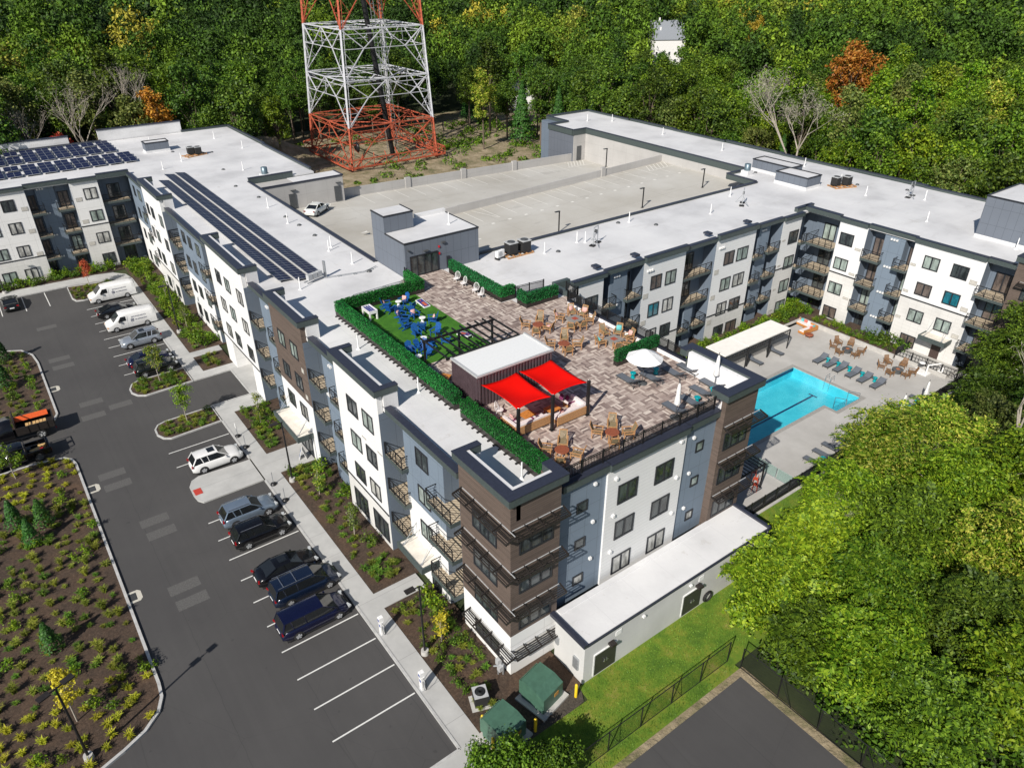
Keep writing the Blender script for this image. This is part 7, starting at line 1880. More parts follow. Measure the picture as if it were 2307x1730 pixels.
chainlink([(12.6,-8.6),(12.8,-20)],'black chain link fence at the foot of the big trees along the neighbouring car park')
fence([(22.1,.7),(61.8,.75)],'black slatted metal fence along the edge of the pool court', 0.03, 1.35, step=.14)
m = MB(); m.box(22.1,61.8,.35,.6,-.05,.12); tag(m.build('kerb_strip', M['concrete']), kind='structure')
o = thing('planter_urn', (22.6,1.9,PZ)); 
bpy.data.objects.remove(o)

# ================================================================ VEGETATION
def blobs_crown(rnd, nb, rx, rz, zc, quads, leaf, br=(.28,.5), spread=1.0, tuft=.75, asp=.6):
    """crown of leaf cards spread through a cluster of unequal clumps"""
    V = []; C_ = []
    for i in range(nb):
        a = rnd.rand()*2*math.pi; u = rnd.rand()**.5*spread; zz = rnd.rand()*2-1
        r_ = math.sqrt(max(.08,1-zz*zz)); c = np.array([rx*u*r_*.72*math.cos(a), rx*u*r_*.72*math.sin(a), zc+rz*.72*zz]); b = rx*(br[0]+(br[1]-br[0])*rnd.rand()); C_.append((c,b))
    w = np.array([b*b for _,b in C_]); w = w/w.sum()
    for (c,b),f in zip(C_,w):
        k = max(8,int(quads*f)); b = b*1.0; d = rnd.randn(k,3); d /= np.linalg.norm(d,axis=1,keepdims=True); d[:,2] = np.where((d[:,2]<-.3)&(rnd.rand(k)<.6), -d[:,2], d[:,2])
        rr = b*(.55+.75*rnd.rand(k,1)**1.3)
        # leaves hang in tufts round twig ends, with gaps between the tufts
        g_ = 9; kc = max(1,k//g_); ci = np.repeat(np.arange(kc), g_)[:k] if kc*g_ >= k else np.minimum(np.arange(k)//g_, kc-1)
        d = d[ci]; rr = rr[ci]; p = c+d*rr*np.array([1,1,.85])+rnd.randn(len(ci),3)*leaf*tuft
        V.append(cards(p, d*.7+rnd.randn(len(ci),3)*.6+np.array([0,0,.35]), leaf*(.6+.8*rnd.rand(len(ci))), rnd, asp))
    return np.concatenate(V), C_
def sprays(rnd, C_, n, L, leaf, m_=15):
    """drooping leafy fronds on the outside of each clump"""
    w = np.array([b*b for _,b in C_]); w = w/w.sum(); idx = rnd.choice(len(C_), n, p=w); cc = np.array([c for c,_ in C_])[idx]; bb = np.array([b for _,b in C_])[idx].reshape(-1,1)
    d = rnd.randn(n,3); d[:,2] = np.abs(d[:,2])*.9-.12; d /= np.linalg.norm(d,axis=1,keepdims=True); o = cc+d*bb*(.55+.5*rnd.rand(n,1)); ax = d*np.array([1,1,.35])+rnd.randn(n,3)*.35; ax /= np.linalg.norm(ax,axis=1,keepdims=True)
    sd = np.cross(ax, np.array([0,0,1.0])); sd /= np.linalg.norm(sd,axis=1,keepdims=True)+1e-9; Q = []; Ls = L*(.6+.7*rnd.rand(n,1))
    for i in range(m_):
        t = (i+.5)/m_; s = 1 if i%2 else -1; c = o+ax*Ls*t-np.array([0,0,1])*Ls*.55*t*t; lf = leaf*(1.15-.5*t)*(.75+.5*rnd.rand(n,1)); u = sd*s*lf+ax*lf*.35-np.array([0,0,1])*lf*(.15+.3*rnd.rand(n,1)); v_ = ax*lf*.28
        Q.append(np.stack([c-v_*.5, c+u*.55-v_, c+u, c+u*.5+v_],1))
    return np.concatenate(Q)
def limbs(m, C_, h0, r, rnd, k=None):
    top = Vector((0,0,h0)); m.cyl((0,0,-.2),(0.05*rnd.randn(),0.05*rnd.randn(),h0),r,r*.72,8,caps=False)
    for c,b in C_[:k or len(C_)]:
        a = Vector((0,0,h0*(.75+.25*rnd.rand()))); e = Vector(c); mid = a.lerp(e,.5)+Vector((rnd.randn()*.2,rnd.randn()*.2,.3)); m.cyl(a,mid,r*.42,r*.28,6,caps=False); m.cyl(mid,e,r*.28,r*.08,5,caps=False)
PCACHE = {}
def treeproto(key, seed, nb, rx, rz, zc, quads, leaf, trunk_r, h0, bark='bark', **kw):
    rnd = np.random.RandomState(seed); q, C_ = blobs_crown(rnd, nb, rx, rz, zc, quads, leaf, **kw)
    me_o = npmesh('crown', q, LEAF['green']); me = me_o.data; bpy.data.objects.remove(me_o)
    m = MB(); limbs(m, C_, h0, trunk_r, rnd); to = m.build('trunk', M[bark]); tm = to.data; bpy.data.objects.remove(to)
    PCACHE[key] = (me, tm)
def tree(key, loc, s, rz, leafkey, label, cat='tree', group=None, name='tree', sz=None):
    o = thing(name, loc, rz, label, cat, group); o.scale = (s,s,sz or s); me, tm = PCACHE[key]
    c = bpy.data.objects.new('crown', me); COL.objects.link(c); c.parent = o; c.material_slots[0].link = 'OBJECT'; c.material_slots[0].material = LEAF[leafkey]
    if tm: t = bpy.data.objects.new('trunk', tm); COL.objects.link(t); t.parent = o
    return o
# forest prototypes: about 1 unit = 1 m, crown radius ~4.2, height ~15
for i in range(5): treeproto(f'wood{i}', 20+i, 30+i*3, 4.6, 5.0+.4*(i%3), 10.5, 6800, .40, .26, 7.5, br=(.16,.34))
for i in range(2): treeproto(f'tallt{i}', 40+i, 26, 3.4, 6.2, 12.5, 5200, .38, .22, 9.5, br=(.2,.4))
def coniferproto(key, seed, h, r, quads, leaf):
    rnd = np.random.RandomState(seed); k = quads; t = rnd.rand(k)**.75; z = h*(.1+.9*t); a = rnd.rand(k)*2*math.pi; tier = .75+.25*np.abs(np.sin(z*2.6)); rr = r*(1-t)*tier*(.45+.55*rnd.rand(k)**.5)+.08
    p = np.stack([rr*np.cos(a), rr*np.sin(a), z],1); n = np.stack([np.cos(a),np.sin(a),np.full(k,.6)],1)+rnd.randn(k,3)*.45
    q = cards(p,n,leaf*(.6+.8*rnd.rand(k)),rnd); mo = npmesh('crown', q, LEAF['conifer']); me = mo.data; bpy.data.objects.remove(mo)
    m = MB(); m.cyl((0,0,-.2),(0,0,h*.9),r*.09,r*.02,7); to = m.build('trunk', M['bark']); tm = to.data; bpy.data.objects.remove(to); PCACHE[key] = (me,tm)
coniferproto('fir', 5, 15, 3.6, 4200, .5); coniferproto('smallfir', 6, 2.6, .8, 1300, .17)
# bare tree
def bareproto(key, seed, h, spread, twigq=2600):
    rnd = random.Random(seed); m = MB(); tips = []
    def grow(p, d, L, r, depth):
        e = p+d*L; m.cyl(p,e,r,r*.62,6 if depth<3 else 4,caps=False)
        if depth >= 6: tips.append(e); return
        for _ in range(3 if depth in (1,3) else 2):
            nd = (d+Vector((rnd.gauss(0,spread),rnd.gauss(0,spread),rnd.gauss(.12,.15)))).normalized(); grow(e,nd,L*rnd.uniform(.66,.86),r*.6,depth+1)
    grow(Vector((0,0,0)),Vector((0,0,1)),h*.28,h*.018,0)
    to = m.build('trunk', M['palebark']); tm = to.data; bpy.data.objects.remove(to)
    r2 = np.random.RandomState(seed); T_ = np.array([list(t) for t in tips]); idx = r2.randint(0,len(T_),twigq); p = T_[idx]+r2.randn(twigq,3)*.45; q = cards(p, r2.randn(twigq,3), .3*(.5+r2.rand(twigq)), r2, .12)
    mo = npmesh('crown', q, LEAF['twig']); me = mo.data; bpy.data.objects.remove(mo); PCACHE[key] = (me,tm)
bareproto('bare', 3, 15, .38); bareproto('bare2', 8, 17, .3, 900)
rnd = random.Random(11)
NAMES = {'green':'mid-green leafy tree in the wood behind the buildings','dark':'dark green leafy tree in the wood behind the buildings','bright':'bright green leafy tree in the wood behind the buildings','olive':'olive-brown thinning tree in the wood behind the buildings','lime':'yellow-green leafy tree in the wood behind the buildings'}
def pix(x,y,z):
    v = Vector((x,y,z))-CAMP; F_ = cam.rotation_euler.to_matrix() @ Vector((0,0,-1)); Rr = cam.rotation_euler.to_matrix() @ Vector((1,0,0)); U_ = cam.rotation_euler.to_matrix() @ Vector((0,1,0)); d = v.dot(F_)
    if d <= 0: return None
    return (1153.5+1650*v.dot(Rr)/d, 865-1650*v.dot(U_)/d)
placed = []
def free(x,y,r):
    return all((x-a)**2+(y-b)**2 > (r*c)**2 for a,b,c in placed)
SPEC = [
  (13.4,132,'tallt0',1.05,'orange','orange autumn tree behind the far left roof'),
  (-4.1,126,'tallt1',.78,'red','small red-orange tree at the rear parapet of the left wing'),
  (3.5,136,'tallt1',1.25,'olive','thin brownish tree with pale trunk behind the far left roof'),
  (9.5,134,'wood2',1.15,'olive','broad brownish-olive tree left of the orange tree'),
  (-8.0,138.0,'tallt0',1.2,'olive','tall thin olive tree with pale trunk behind the left wing roof'),
  (152,73,'wood2',1.5,'orange','large orange autumn tree above the right hand roof'),
  (213,147,'tallt1',1.25,'yellow','golden yellow tree in the middle of the right hand wood'),
  (104.0,62.0,'wood3',.85,'olive','pale olive tree behind the far end of the right hand roof'),
  (97.0,77.0,'wood0',1.1,'olive','broad olive-green tree just behind the far roof corner'),
  (38,136,'wood4',.95,'bright','bright yellow-green tree left of the mast'),
  (97,22,'wood1',1.0,'olive','pale olive tree just behind the right hand roof'),
  (226,147,'fir',1.3,'blue','blue-green conifer behind the golden tree'),
  (82,122,'tallt0',1.0,'lime','yellow-green tree with a pale trunk right of the mast'),
  (99,50,'bare',1.55,'twig','large bare grey tree rising behind the right hand roof'),
  (10.5,143,'bare2',1.35,'twig','bare pale-trunked tree behind the left wing roof'),
  (1.0,133,'bare2',1.25,'twig','second bare pale-trunked tree, farther left behind the wing roof'),
  (-9,128,'bare2',1.1,'twig','third bare pale-trunked tree at the far left')]
HOUSES = [(121,159,9,95,10.5),(236,208,14,130,9.0)]
def blocked(x,y):
    # buildings, garage, the cleared ground round the mast, and houses with the lane in front of them
    if y < 121.5 and x < 27: return True
    if x < 88.5 and y < 93: return True
    if 26 < x < 92 and y < 152 and not (x < 36 and y > 146): return True
    if 88 < x < 100 and 93 < y < 140: return rnd.random() < .3
    for hx,hy,hr,ln,wd in HOUSES:
        dx, dy = x-hx, y-hy
        if dx*dx+dy*dy < hr*hr: return True
        # the open gap in front of each house
        c_ = Vector((CAMP.x-hx, CAMP.y-hy)).normalized(); t = dx*c_.x+dy*c_.y; n_ = abs(dx*c_.y-dy*c_.x)
        if 0 < t < ln and n_ < wd: return True
    for (hx,hy,k,s,lk,lb) in SPEC:
        dx, dy = x-hx, y-hy; c_ = Vector((CAMP.x-hx, CAMP.y-hy)).normalized(); t = dx*c_.x+dy*c_.y; n_ = abs(dx*c_.y-dy*c_.x); w_ = 4.2*s if lk != 'twig' else 4.6*s
        if dx*dx+dy*dy < (4.0*s)**2: return True
        if 0 < t < 17*s and n_ < w_: return True
    return False
cands = []
for _ in range(60000):
    d = 60+rnd.random()**.62*640; a = R(36.5)+rnd.uniform(-.68,.68); x = CAMP.x+d*math.sin(a); y = CAMP.y+d*math.cos(a)
    cands.append((d,x,y))
cands.sort()
near_n = 0; FAR = []
grid = {}
def ok(x,y,r):
    gx, gy = int(x//8), int(y//8)
    for i in range(-1,2):
        for j in range(-1,2):
            for (a,b) in grid.get((gx+i,gy+j),()):
                if (a-x)**2+(b-y)**2 < r*r: return False
    grid.setdefault((gx,gy),[]).append((x,y)); return True
for d,x,y in cands:
    if blocked(x,y): continue
    if y < 5 and x < 95: continue
    q = pix(x,y,14)
    if q is None or q[0] < -150 or q[0] > 2460 or q[1] > 1200: continue
    if not ok(x,y,5.8 if d < 240 else 7.6): continue
    s = rnd.uniform(.78,1.28)*(1 if d < 240 else 1.22)*(1.12 if y > 118 and x < 30 else 1)
    # tone varies across the wood as in the photograph
    u = q[0]/2307; n1 = math.sin(x*.045+1)+math.sin(y*.038)+rnd.gauss(0,.8)
    if u < .42: lk = 'dark' if n1 < .6 else ('green' if n1 < 1.9 else 'bright')
    elif u < .62: lk = 'dark' if n1 < .2 else ('green' if n1 < 1.5 else 'bright')
    else: lk = 'dark' if n1 < -.7 else ('green' if n1 < .9 else ('bright' if n1 < 2.2 else ('olive' if rnd.random()<.6 else 'lime')))
    key = rnd.choice(['wood0','wood1','wood2','wood3','wood4','tallt0','tallt1'])
    if near_n < 262:
        if rnd.random() < .07: key, lk = 'fir', 'conifer'
        lb = NAMES.get(lk,'dark pointed conifer in the wood behind the buildings')
        tree(key,(x,y,0),s,rnd.random()*6.28,lk,lb,'tree',{'conifer':'conifers in the wood'}.get(lk,lk+' trees in the wood')); near_n += 1
    else: FAR.append((x,y,s,lk,d))
for (x,y,k,s,lk,lb) in SPEC: tree(k,(x,y,0),s,rnd.random()*6,lk,lb)
# the far wood, beyond counting
rs = np.random.RandomState(4); Qs = []; TN = []
protoq = []
for i in range(5):
    protoq.append((blobs_crown(np.random.RandomState(90+i), 22, 4.5, 4.8, 9.3, 1500, .56, br=(.18,.38))[0], blobs_crown(np.random.RandomState(90+i), 14, 4.5, 4.8, 9.3, 520, .95, br=(.22,.42))[0]))
for (x,y,s,lk,dd) in FAR:
    q = protoq[rs.randint(5)][0 if dd < 340 else 1]; a = rs.rand()*6.28; ca, sa = math.cos(a), math.sin(a); s = s*(1.0+.12*rs.randn()); hz = 1+.25*rs.rand()
    X = (q[...,0]*ca-q[...,1]*sa)*s+x; Y = (q[...,0]*sa+q[...,1]*ca)*s+y
    Qs.append(np.stack([X,Y,q[...,2]*s*hz],-1)); base = {'dark':.15,'green':.42,'bright':.68,'olive':.86,'lime':.8}[lk]
    TN.append(np.full(len(q), min(1,max(0,base+rs.randn()*.2)), dtype=np.float32))
o = npmesh('far_wood', np.concatenate(Qs), LEAF['far'])
at = o.data.attributes.new('tone','FLOAT','FACE'); at.data.foreach_set('value', np.concatenate(TN))
tag(o,'distant green wood covering the top of the photo','wood',kind='stuff')
print('forest', near_n, len(FAR))
# undergrowth along the wood edge and round the mast
def scatter_quads(pts, n, r, h, leaf, seed):
    rr = np.random.RandomState(seed); P = []
    for (x,y,s) in pts:
        d = rr.randn(n,3); d /= np.linalg.norm(d,axis=1,keepdims=True); d[:,2] = np.abs(d[:,2]); P.append((np.array([x,y,.05])+d*np.array([r*s,r*s,h*s])*(.6+.4*rr.rand(n,1)), d))
    p = np.concatenate([a for a,_ in P]); dd = np.concatenate([b for _,b in P]); return cards(p, dd+rr.randn(len(p),3)*.5, leaf*(.6+.8*rr.rand(len(p))), rr)
pts = []
for _ in range(420):
    x = rnd.uniform(24,112); y = rnd.uniform(80,152)
    if (abs(x-58.5) < 16 and abs(y-132.5) < 16 and rnd.random()<.75) or (x<76 and y<80.5) or (30<x<50 and 120<y<150): continue
    if rnd.random() < .35 and x > 34 and y < 118: continue
    pts.append((x,y,rnd.uniform(.5,1.4)))
for _ in range(200): pts.append((rnd.uniform(87.5,92),rnd.uniform(-20,92),rnd.uniform(.8,1.6)))
for _ in range(90): pts.append((rnd.uniform(-40,24),rnd.uniform(120,124),rnd.uniform(.8,1.4)))
o = npmesh('undergrowth', scatter_quads(pts,90,1.7,1.6,.5,5), LEAF['green']); tag(o,'tangled green undergrowth round the mast and along the wood edge','undergrowth',kind='stuff')

# ---- big foreground trees on the right
RT = [
 # x, y, r, h, leaf, quads, label
 (36.0,-4.2,4.4,8.2,'lime',16000,'large yellow-green seeding tree leaning over the pool court fence'),
 (42.6,-5.2,4.6,7.2,'lime',15000,'yellow-green seeding tree behind the large one, left of the bare white tree'),
 (29.0,-4.4,3.6,7.0,'bright',11000,'bright green tree at the fence corner behind the service building'),
 (35.0,-9.5,4.2,7.8,'bright',15000,'yellow-green tree in front of the large seeding tree'),
 (23.6,-6.2,3.6,5.4,'bright',12000,'low bright green fern-leaved tree beside the service building'),
 (28.8,-10.0,4.2,7.4,'green',12000,'bright green tree in the middle of the right foreground thicket'),
 (18.2,-6.8,4.0,4.4,'bright',15000,'fern-leaved green tree overhanging the end of the lawn'),
 (22.6,-11.6,3.8,6.8,'bright',11000,'bright green tree above the chain link fence'),
 (16.2,-10.4,3.2,4.4,'green',11000,'small green tree at the corner of the neighbouring car park'),
 (17.2,-14.4,3.6,5.4,'bright',11000,'green tree with bare twigs beside the neighbouring car park'),
 (41.0,-11.5,4.6,9.2,'bright',12500,'bright green tree right of the thicket, below the bare white tree'),
 (24.5,-16.5,3.7,7.0,'dark',10500,'mid green tree at the bottom of the right foreground'),
 (32.0,-15.5,4.4,8.6,'lime',12500,'yellow-tinged tree in the lower right thicket'),
 (16.2,-18.4,3.2,5.6,'green',9000,'dark leafy tree at the bottom edge beside the car park'),
 (20.8,-20.0,3.4,7.0,'bright',9000,'leafy tree second from the left at the bottom right edge'),
 (38.0,-17.5,4.6,9.0,'olive',10500,'autumn-tinted olive tree in the lower right corner'),
 (27.0,-22.0,4.2,8.4,'bright',9500,'green tree at the bottom right edge'),
 (33.5,-22.0,4.2,9.2,'olive',8500,'olive tree in the very bottom right corner'),
 (49.5,-6.8,4.2,6.0,'olive',11000,'olive-brown tree behind the bare white tree'),
 (56.5,-4.6,4.0,5.6,'dark',12500,'dark green tree at the end of the pool fence'),
 (62.0,-3.0,4.4,10.4,'dark',12500,'dark green tree in front of the far brown tower'),
 (53.0,-11.0,4.6,10.2,'dark',10000,'dark green tree at the right edge of the photo'),
 (46.5,-13.0,4.6,9.2,'olive',10000,'olive tree at the right edge beneath the bare white tree'),
 (59.5,-9.5,4.6,11.0,'dark',9500,'dark tree at the far right edge'),
 (68.0,-7.0,4.8,12.5,'green',9500,'tall green tree right of the brown tower'),
]
for i,(x,y,r,h,lk,nq,lb) in enumerate(RT):
    rr = np.random.RandomState(300+i); rz_ = h*.34; zc = h-rz_*1.0
    q, C_ = blobs_crown(rr, 34, r*1.12, rz_*1.15, zc, int(nq*.75), .24, br=(.12,.30), tuft=1.0, asp=.45)
    q = np.concatenate([q, sprays(rr, C_, int(nq*.044), .95, .30)])
    # a skirt of lower foliage
    q2, C2 = blobs_crown(rr, 14, r*1.0, h*.22, h*.3, int(nq*.7), .27, br=(.18,.34))
    o = thing('tree', (x,y,0), 0, lb, 'tree'); npmesh('crown', np.concatenate([q,q2]), LEAF[lk], o)
    m = MB(); limbs(m, C_, h*.45, .2, rr, 9); m.build('trunk', M['palebark'], o)
for (x,y,s,lb) in [(43.2,-10.6,.95,'tall bare white-barked tree at the right edge'),(36.2,-5.8,.4,'bare white branches poking out of the large yellow-green tree'),(27.0,-5.6,.3,'small bare white branches in front of the fence corner')]:
    o = tree('bare2',(x,y,0),s,1.3,'twig',lb,sz=s*1.15); o.rotation_euler = (0,-.12 if s > .6 else 0,1.3)
tree('bare2',(16.4,-13.2,0),.2,0,'twig','small tangle of bare twigs beside the neighbouring car park')
# undergrowth beneath them
pts = [(rnd.uniform(14,70),rnd.uniform(-24,-1.5),rnd.uniform(.5,1.0)) for _ in range(260)]
pts = [p for p in pts if not (p[0] < 22 and p[1] > -8.5) and not (p[0] > 20 and p[1] > -2.6)]
o = npmesh('thicket_undergrowth', scatter_quads(pts,110,1.5,1.3,.3,6), LEAF['green']); tag(o,'low green undergrowth under the right foreground trees','undergrowth',kind='stuff')
# near tree at the bottom edge
rr = np.random.RandomState(55); q, C_ = blobs_crown(rr, 34, 2.5, 1.3, 2.6, 15000, .16, br=(.15,.3)); 
o = thing('tree', (-5.2,-6.0,0), 0, 'dense dark green round-leaved tree at the bottom edge in front of the transformers', 'tree'); npmesh('crown', q, LEAF['green'], o); m = MB(); limbs(m, C_, 1.6, .1, rr); m.build('trunk', M['bark'], o)
rr = np.random.RandomState(56); q, C_ = blobs_crown(rr, 26, 1.9, 1.0, 2.1, 10000, .16, br=(.15,.3)); 
o = thing('tree', (-2.6,-7.4,0), 0, 'second dense dark green tree at the bottom edge beside the lawn fence', 'tree'); npmesh('crown', q, LEAF['green'], o); m = MB(); limbs(m, C_, 1.4, .08, rr); m.build('trunk', M['bark'], o)

# ---- young street trees
def youngtree(x,y,h,r,lk,lb,nq=1500,leaf=.16,col=False,bark='palebark',z=.1):
    rr = np.random.RandomState(int(abs(x*13+y*7))); q, C_ = blobs_crown(rr, 12, r, h*.33 if not col else h*.42, h*.66 if not col else h*.52, nq, leaf, br=(.25,.42) if not col else (.5,.8), spread=.9)
    o = thing('young_tree', (x,y,z), 0, lb, 'tree'); npmesh('crown', q, LEAF[lk], o); m = MB(); limbs(m, C_, h*.42, .05, rr); m.build('trunk', M[bark], o)
youngtree(-8.55,53.5,4.6,1.15,'lime','slim yellow-green young tree on the upper planted island'); youngtree(-8.4,43.5,4.6,1.2,'bright','young bright green tree on the lower planted island')
youngtree(-9.6,87.2,4.4,1.0,'red','young red-leaved tree in the far planted island'); youngtree(-23.5,13.2,4.4,1.15,'yellow','golden yellow young tree beside the double lamp post'); youngtree(-23.5,43.2,3.8,1.6,'bright','young green tree at the left edge above the pickup truck kerb')
youngtree(-2.4,24.9,3.6,.5,'lime','slim columnar young tree in the bed left of the grey garage-side windows' if 0 else 'slim columnar yellow-green tree in the bed right of the entrance canopy',700,.14,True)
youngtree(-2.5,39.1,3.8,.5,'lime','slim columnar tree in the bed left of the entrance canopy',700,.14,True); youngtree(-2.25,18.4,3.6,.45,'olive','slim columnar tree turning yellow in front of the tall ground floor windows',700,.14,True)
youngtree(-2.2,5.0,3.4,.45,'yellow','slim yellow columnar tree beside the brown corner tower',700,.14,True); youngtree(-2.2,66.0,3.8,.5,'olive','slim columnar tree in the upper bed near the silver car',600,.14,True); youngtree(-2.0,76.0,4.0,.55,'bright','slim columnar tree in the upper bed near the first van',600,.14,True)
for x,y,lb,s in [(-24.2,35.6,'dark cone-shaped shrub at left, one of three standing together, far one',1.1),(-22.3,34.4,'dark cone-shaped shrub, right one of the three in the mulch bed',1.1),(-23.4,32.6,'dark cone-shaped shrub, near one of the three in the mulch bed',1.0),(-23.8,20.1,'dark cone-shaped shrub above the golden tree',1.0),(-22.3,61.9,'dark cone-shaped shrub in the upper bed, nearer one',1.3),(-21.8,69.0,'dark cone-shaped shrub in the upper bed by the kerb bend',1.2)]:
    tree('smallfir',(x,y,.08),s,rnd.random()*6,'conifer',lb,'shrub','cone-shaped shrubs',name='conical_shrub')
# ---- grass tufts and shrubs, individually planted
def tuftmesh(key, seed, n, h, spread, w=.035):
    rr = np.random.RandomState(seed); Q = []
    for i in range(n):
        a = rr.rand()*2*math.pi; l = h*(.6+.5*rr.rand()); lean = spread*(.25+.75*rr.rand()); b = np.array([.06*rr.randn(),.06*rr.randn(),0]); d = np.array([math.cos(a),math.sin(a),0]); s_ = np.array([-math.sin(a),math.cos(a),0])*w
        p0 = b; p1 = b+d*lean*.45+np.array([0,0,l*.75]); p2 = b+d*lean*1.05+np.array([0,0,l*.8]); 
        Q.append([p0-s_,p0+s_,p1+s_*.8,p1-s_*.8]); Q.append([p1-s_*.8,p1+s_*.8,p2+s_*.15,p2-s_*.15])
    o = npmesh('grass', np.array(Q), LEAF['tuft']); me = o.data; bpy.data.objects.remove(o); PCACHE[key] = (me,None)
tuftmesh('t1',1,60,.55,.5); tuftmesh('t2',2,46,.42,.42); tuftmesh('t3',3,90,.85,.5)
for i in range(2):
    rr = np.random.RandomState(70+i); q,_ = blobs_crown(rr,7,.42,.28,.32,230,.13,br=(.35,.6)); o = npmesh('leaves',q,LEAF['green']); PCACHE[f's{i}'] = (o.data,None); bpy.data.objects.remove(o)
def plant(key,x,y,z,s,lk,label,name,group,cat):
    me = PCACHE[key][0]; o = bpy.data.objects.new(name,me); COL.objects.link(o); o.location = (x,y,z); o.rotation_euler = (0,0,rnd.random()*6.28); o.scale = (s,s,s*rnd.uniform(.8,1.15)); o.material_slots[0].link = 'OBJECT'; o.material_slots[0].material = LEAF[lk]; tag(o,label,cat,group); return o
def inpoly(x,y,P):
    c = False; j = len(P)-1
    for i in range(len(P)):
        if (P[i][1] > y) != (P[j][1] > y) and x < (P[j][0]-P[i][0])*(y-P[i][1])/(P[j][1]-P[i][1])+P[i][0]: c = not c
        j = i
    return c
n = 0
LB = LOWBED+[(-60,8)]
gx = -31.5
while gx < -19.1:
    gy = 8.8
    while gy < 44.3:
        x = gx+rnd.gauss(0,.22); y = gy+rnd.gauss(0,.22)
        q = pix(x,y,0)
        if inpoly(x+.35,y,LB) and inpoly(x-.2,y,LB) and q and -30 < q[0] and q[1] < 1760 and rnd.random() < .93 and n < 296:
            near = x > -23.5
            if y < 15.5: lk, key, s = 'tufty','t1',rnd.uniform(.7,1.0)
            elif y > 38: lk, key, s = 'tufty','t2',rnd.uniform(.9,1.2)
            elif rnd.random() < .22: lk, key, s = 'tuft','t3',rnd.uniform(.75,1.05)
            else: lk, key, s = ('tuftg' if rnd.random()<.4 else 'tuft'),rnd.choice(['t2','t2','t1']),rnd.uniform(.65,1.15)
            if rnd.random() < .1: lk, key, s = 'bright','s0',rnd.uniform(.8,1.2)
            plant(key,x,y,.09,s,lk,'tuft of ornamental grass in the large mulch bed left of the driveway' if key!='s0' else 'small leafy green perennial in the large mulch bed','grass_tuft' if key!='s0' else 'perennial','grass tufts in the large mulch bed' if key!='s0' else 'perennials in the large bed','plant'); n += 1
        gy += 1.0
    gx += 1.02
print('tufts', n)
def fill(poly, step, mixk, label, group, z=.1, limit=300, name='shrub'):
    xs_ = [p[0] for p in poly]; ys_ = [p[1] for p in poly]; k = 0; gy = min(ys_)
    while gy < max(ys_):
        gx = min(xs_)
        while gx < max(xs_):
            x = gx+rnd.gauss(0,step*.22); y = gy+rnd.gauss(0,step*.22)
            if inpoly(x,y,poly) and inpoly(x+.3,y,poly) and inpoly(x-.3,y,poly) and inpoly(x,y+.25,poly) and inpoly(x,y-.25,poly) and k < limit:
                key,lk,s0,s1 = rnd.choice(mixk); q = pix(x,y,0)
                if q and -40<q[0]<2340 and -40<q[1]<1770: plant(key,x,y,z,rnd.uniform(s0,s1),lk,label,name,group,'plant'); k += 1
            gx += step
        gy += step
    return k
G1 = [('t2','tuftg',.8,1.2),('t1','tuft',.7,1.0),('s0','bright',.7,1.1),('s1','green',.7,1.2)]
low = [('t2','tuftg',.7,1.1),('t2','tuft',.7,1.1),('s1','green',.6,.95),('t1','tuft',.6,.8)]
dense = [('t1','tuft',.8,1.1),('t1','tuftg',.8,1.1),('t1','tuftg',.8,1.1)]
big = [('s0','bright',1.2,1.9),('s1','green',1.2,1.8),('t3','tuftg',.8,1.1)]
a = 0
a += fill([(-3.9,-3.4),(-.3,0.1),(-.3,9.8),(-3.9,9.8)],.78,low,'low green plant in the bed by the brown corner tower','plants by the brown tower',name='low_plant')
a += fill([(-1.9,3.0),(-.2,3.0),(-.2,9.6),(-2.2,9.6)],1.1,big,'leafy shrub against the foot of the brown corner tower','shrubs by the brown tower')
a += fill([(-3.9,11.8),(-.8,11.8),(-.8,15.0),(-3.9,15.0)],.62,dense,'clump of ornamental grass beside the path to the second canopy','grass clumps by the second canopy',name='grass_clump')
a += fill([(-3.9,15.2),(-1.3,15.2),(-.9,24),(-.4,29.7),(-3.9,29.7)],.9,low,'low green plant in the mulch in front of the tall windows','plants in front of the tall windows',name='low_plant')
a += fill([(-1.9,14.5),(-.75,14.5),(-.75,22),(-.1,22.5),(-.1,28.3),(-1.5,28.3)],1.2,big,'leafy shrub at the foot of the white wall','shrubs along the white wall')
a += fill([(-3.9,33.7),(-2.3,33.7),(-2.3,36.5),(-3.9,37.5)],.6,dense,'clump of ornamental grass by the entrance path','grass clumps by the entrance',name='grass_clump'); a += fill([(-3.9,26.9),(-.8,26.9),(-.8,29.8),(-3.9,29.8)],.75,dense,'clump of ornamental grass right of the entrance path','grass clumps right of the entrance',name='grass_clump')
a += fill([(-3.9,36.5),(-.3,36.5),(-.3,42.4),(-3.9,42.4)],.7,G1,'green plant in the bed left of the entrance canopy','plants left of the entrance')
a += fill([(-3.9,58.6),(-.4,58.6),(-.4,92),(-3.9,91)],.82,G1+big[:1],'green or yellowish shrub in the long bed beside the white facade','shrubs in the long upper bed')
a += fill([(-3.9,53.2),(-1.2,53.2),(-1.2,57),(-3.9,57)],.75,dense[:2],'tuft of grass in the small bed left of the garage entrance','tufts by the garage entrance',name='grass_tuft')
print('bed plants', a)
for P_,nm,gr in ((ISL_A,'low green plant on the upper planted island','plants on the upper island'),(ISL_B,'low green plant on the lower planted island','plants on the lower island'),(ISL_N,'low green plant on the far planted island','plants on the far island')):
    fill(P_,.58 if P_ is not ISL_N else .65,low+[('t2','tuft',.5,.8)],nm,gr,name='low_plant')
UB = UPBED
a = fill([p for p in [(-27,51.8),(-20,51.9),(-19.1,53),(-19.1,66.5),(-20,71),(-22,71.9),(-27,72)]],1.15,G1,'green plant in the upper mulch bed behind the tipper truck','plants in the upper mulch bed',name='perennial')
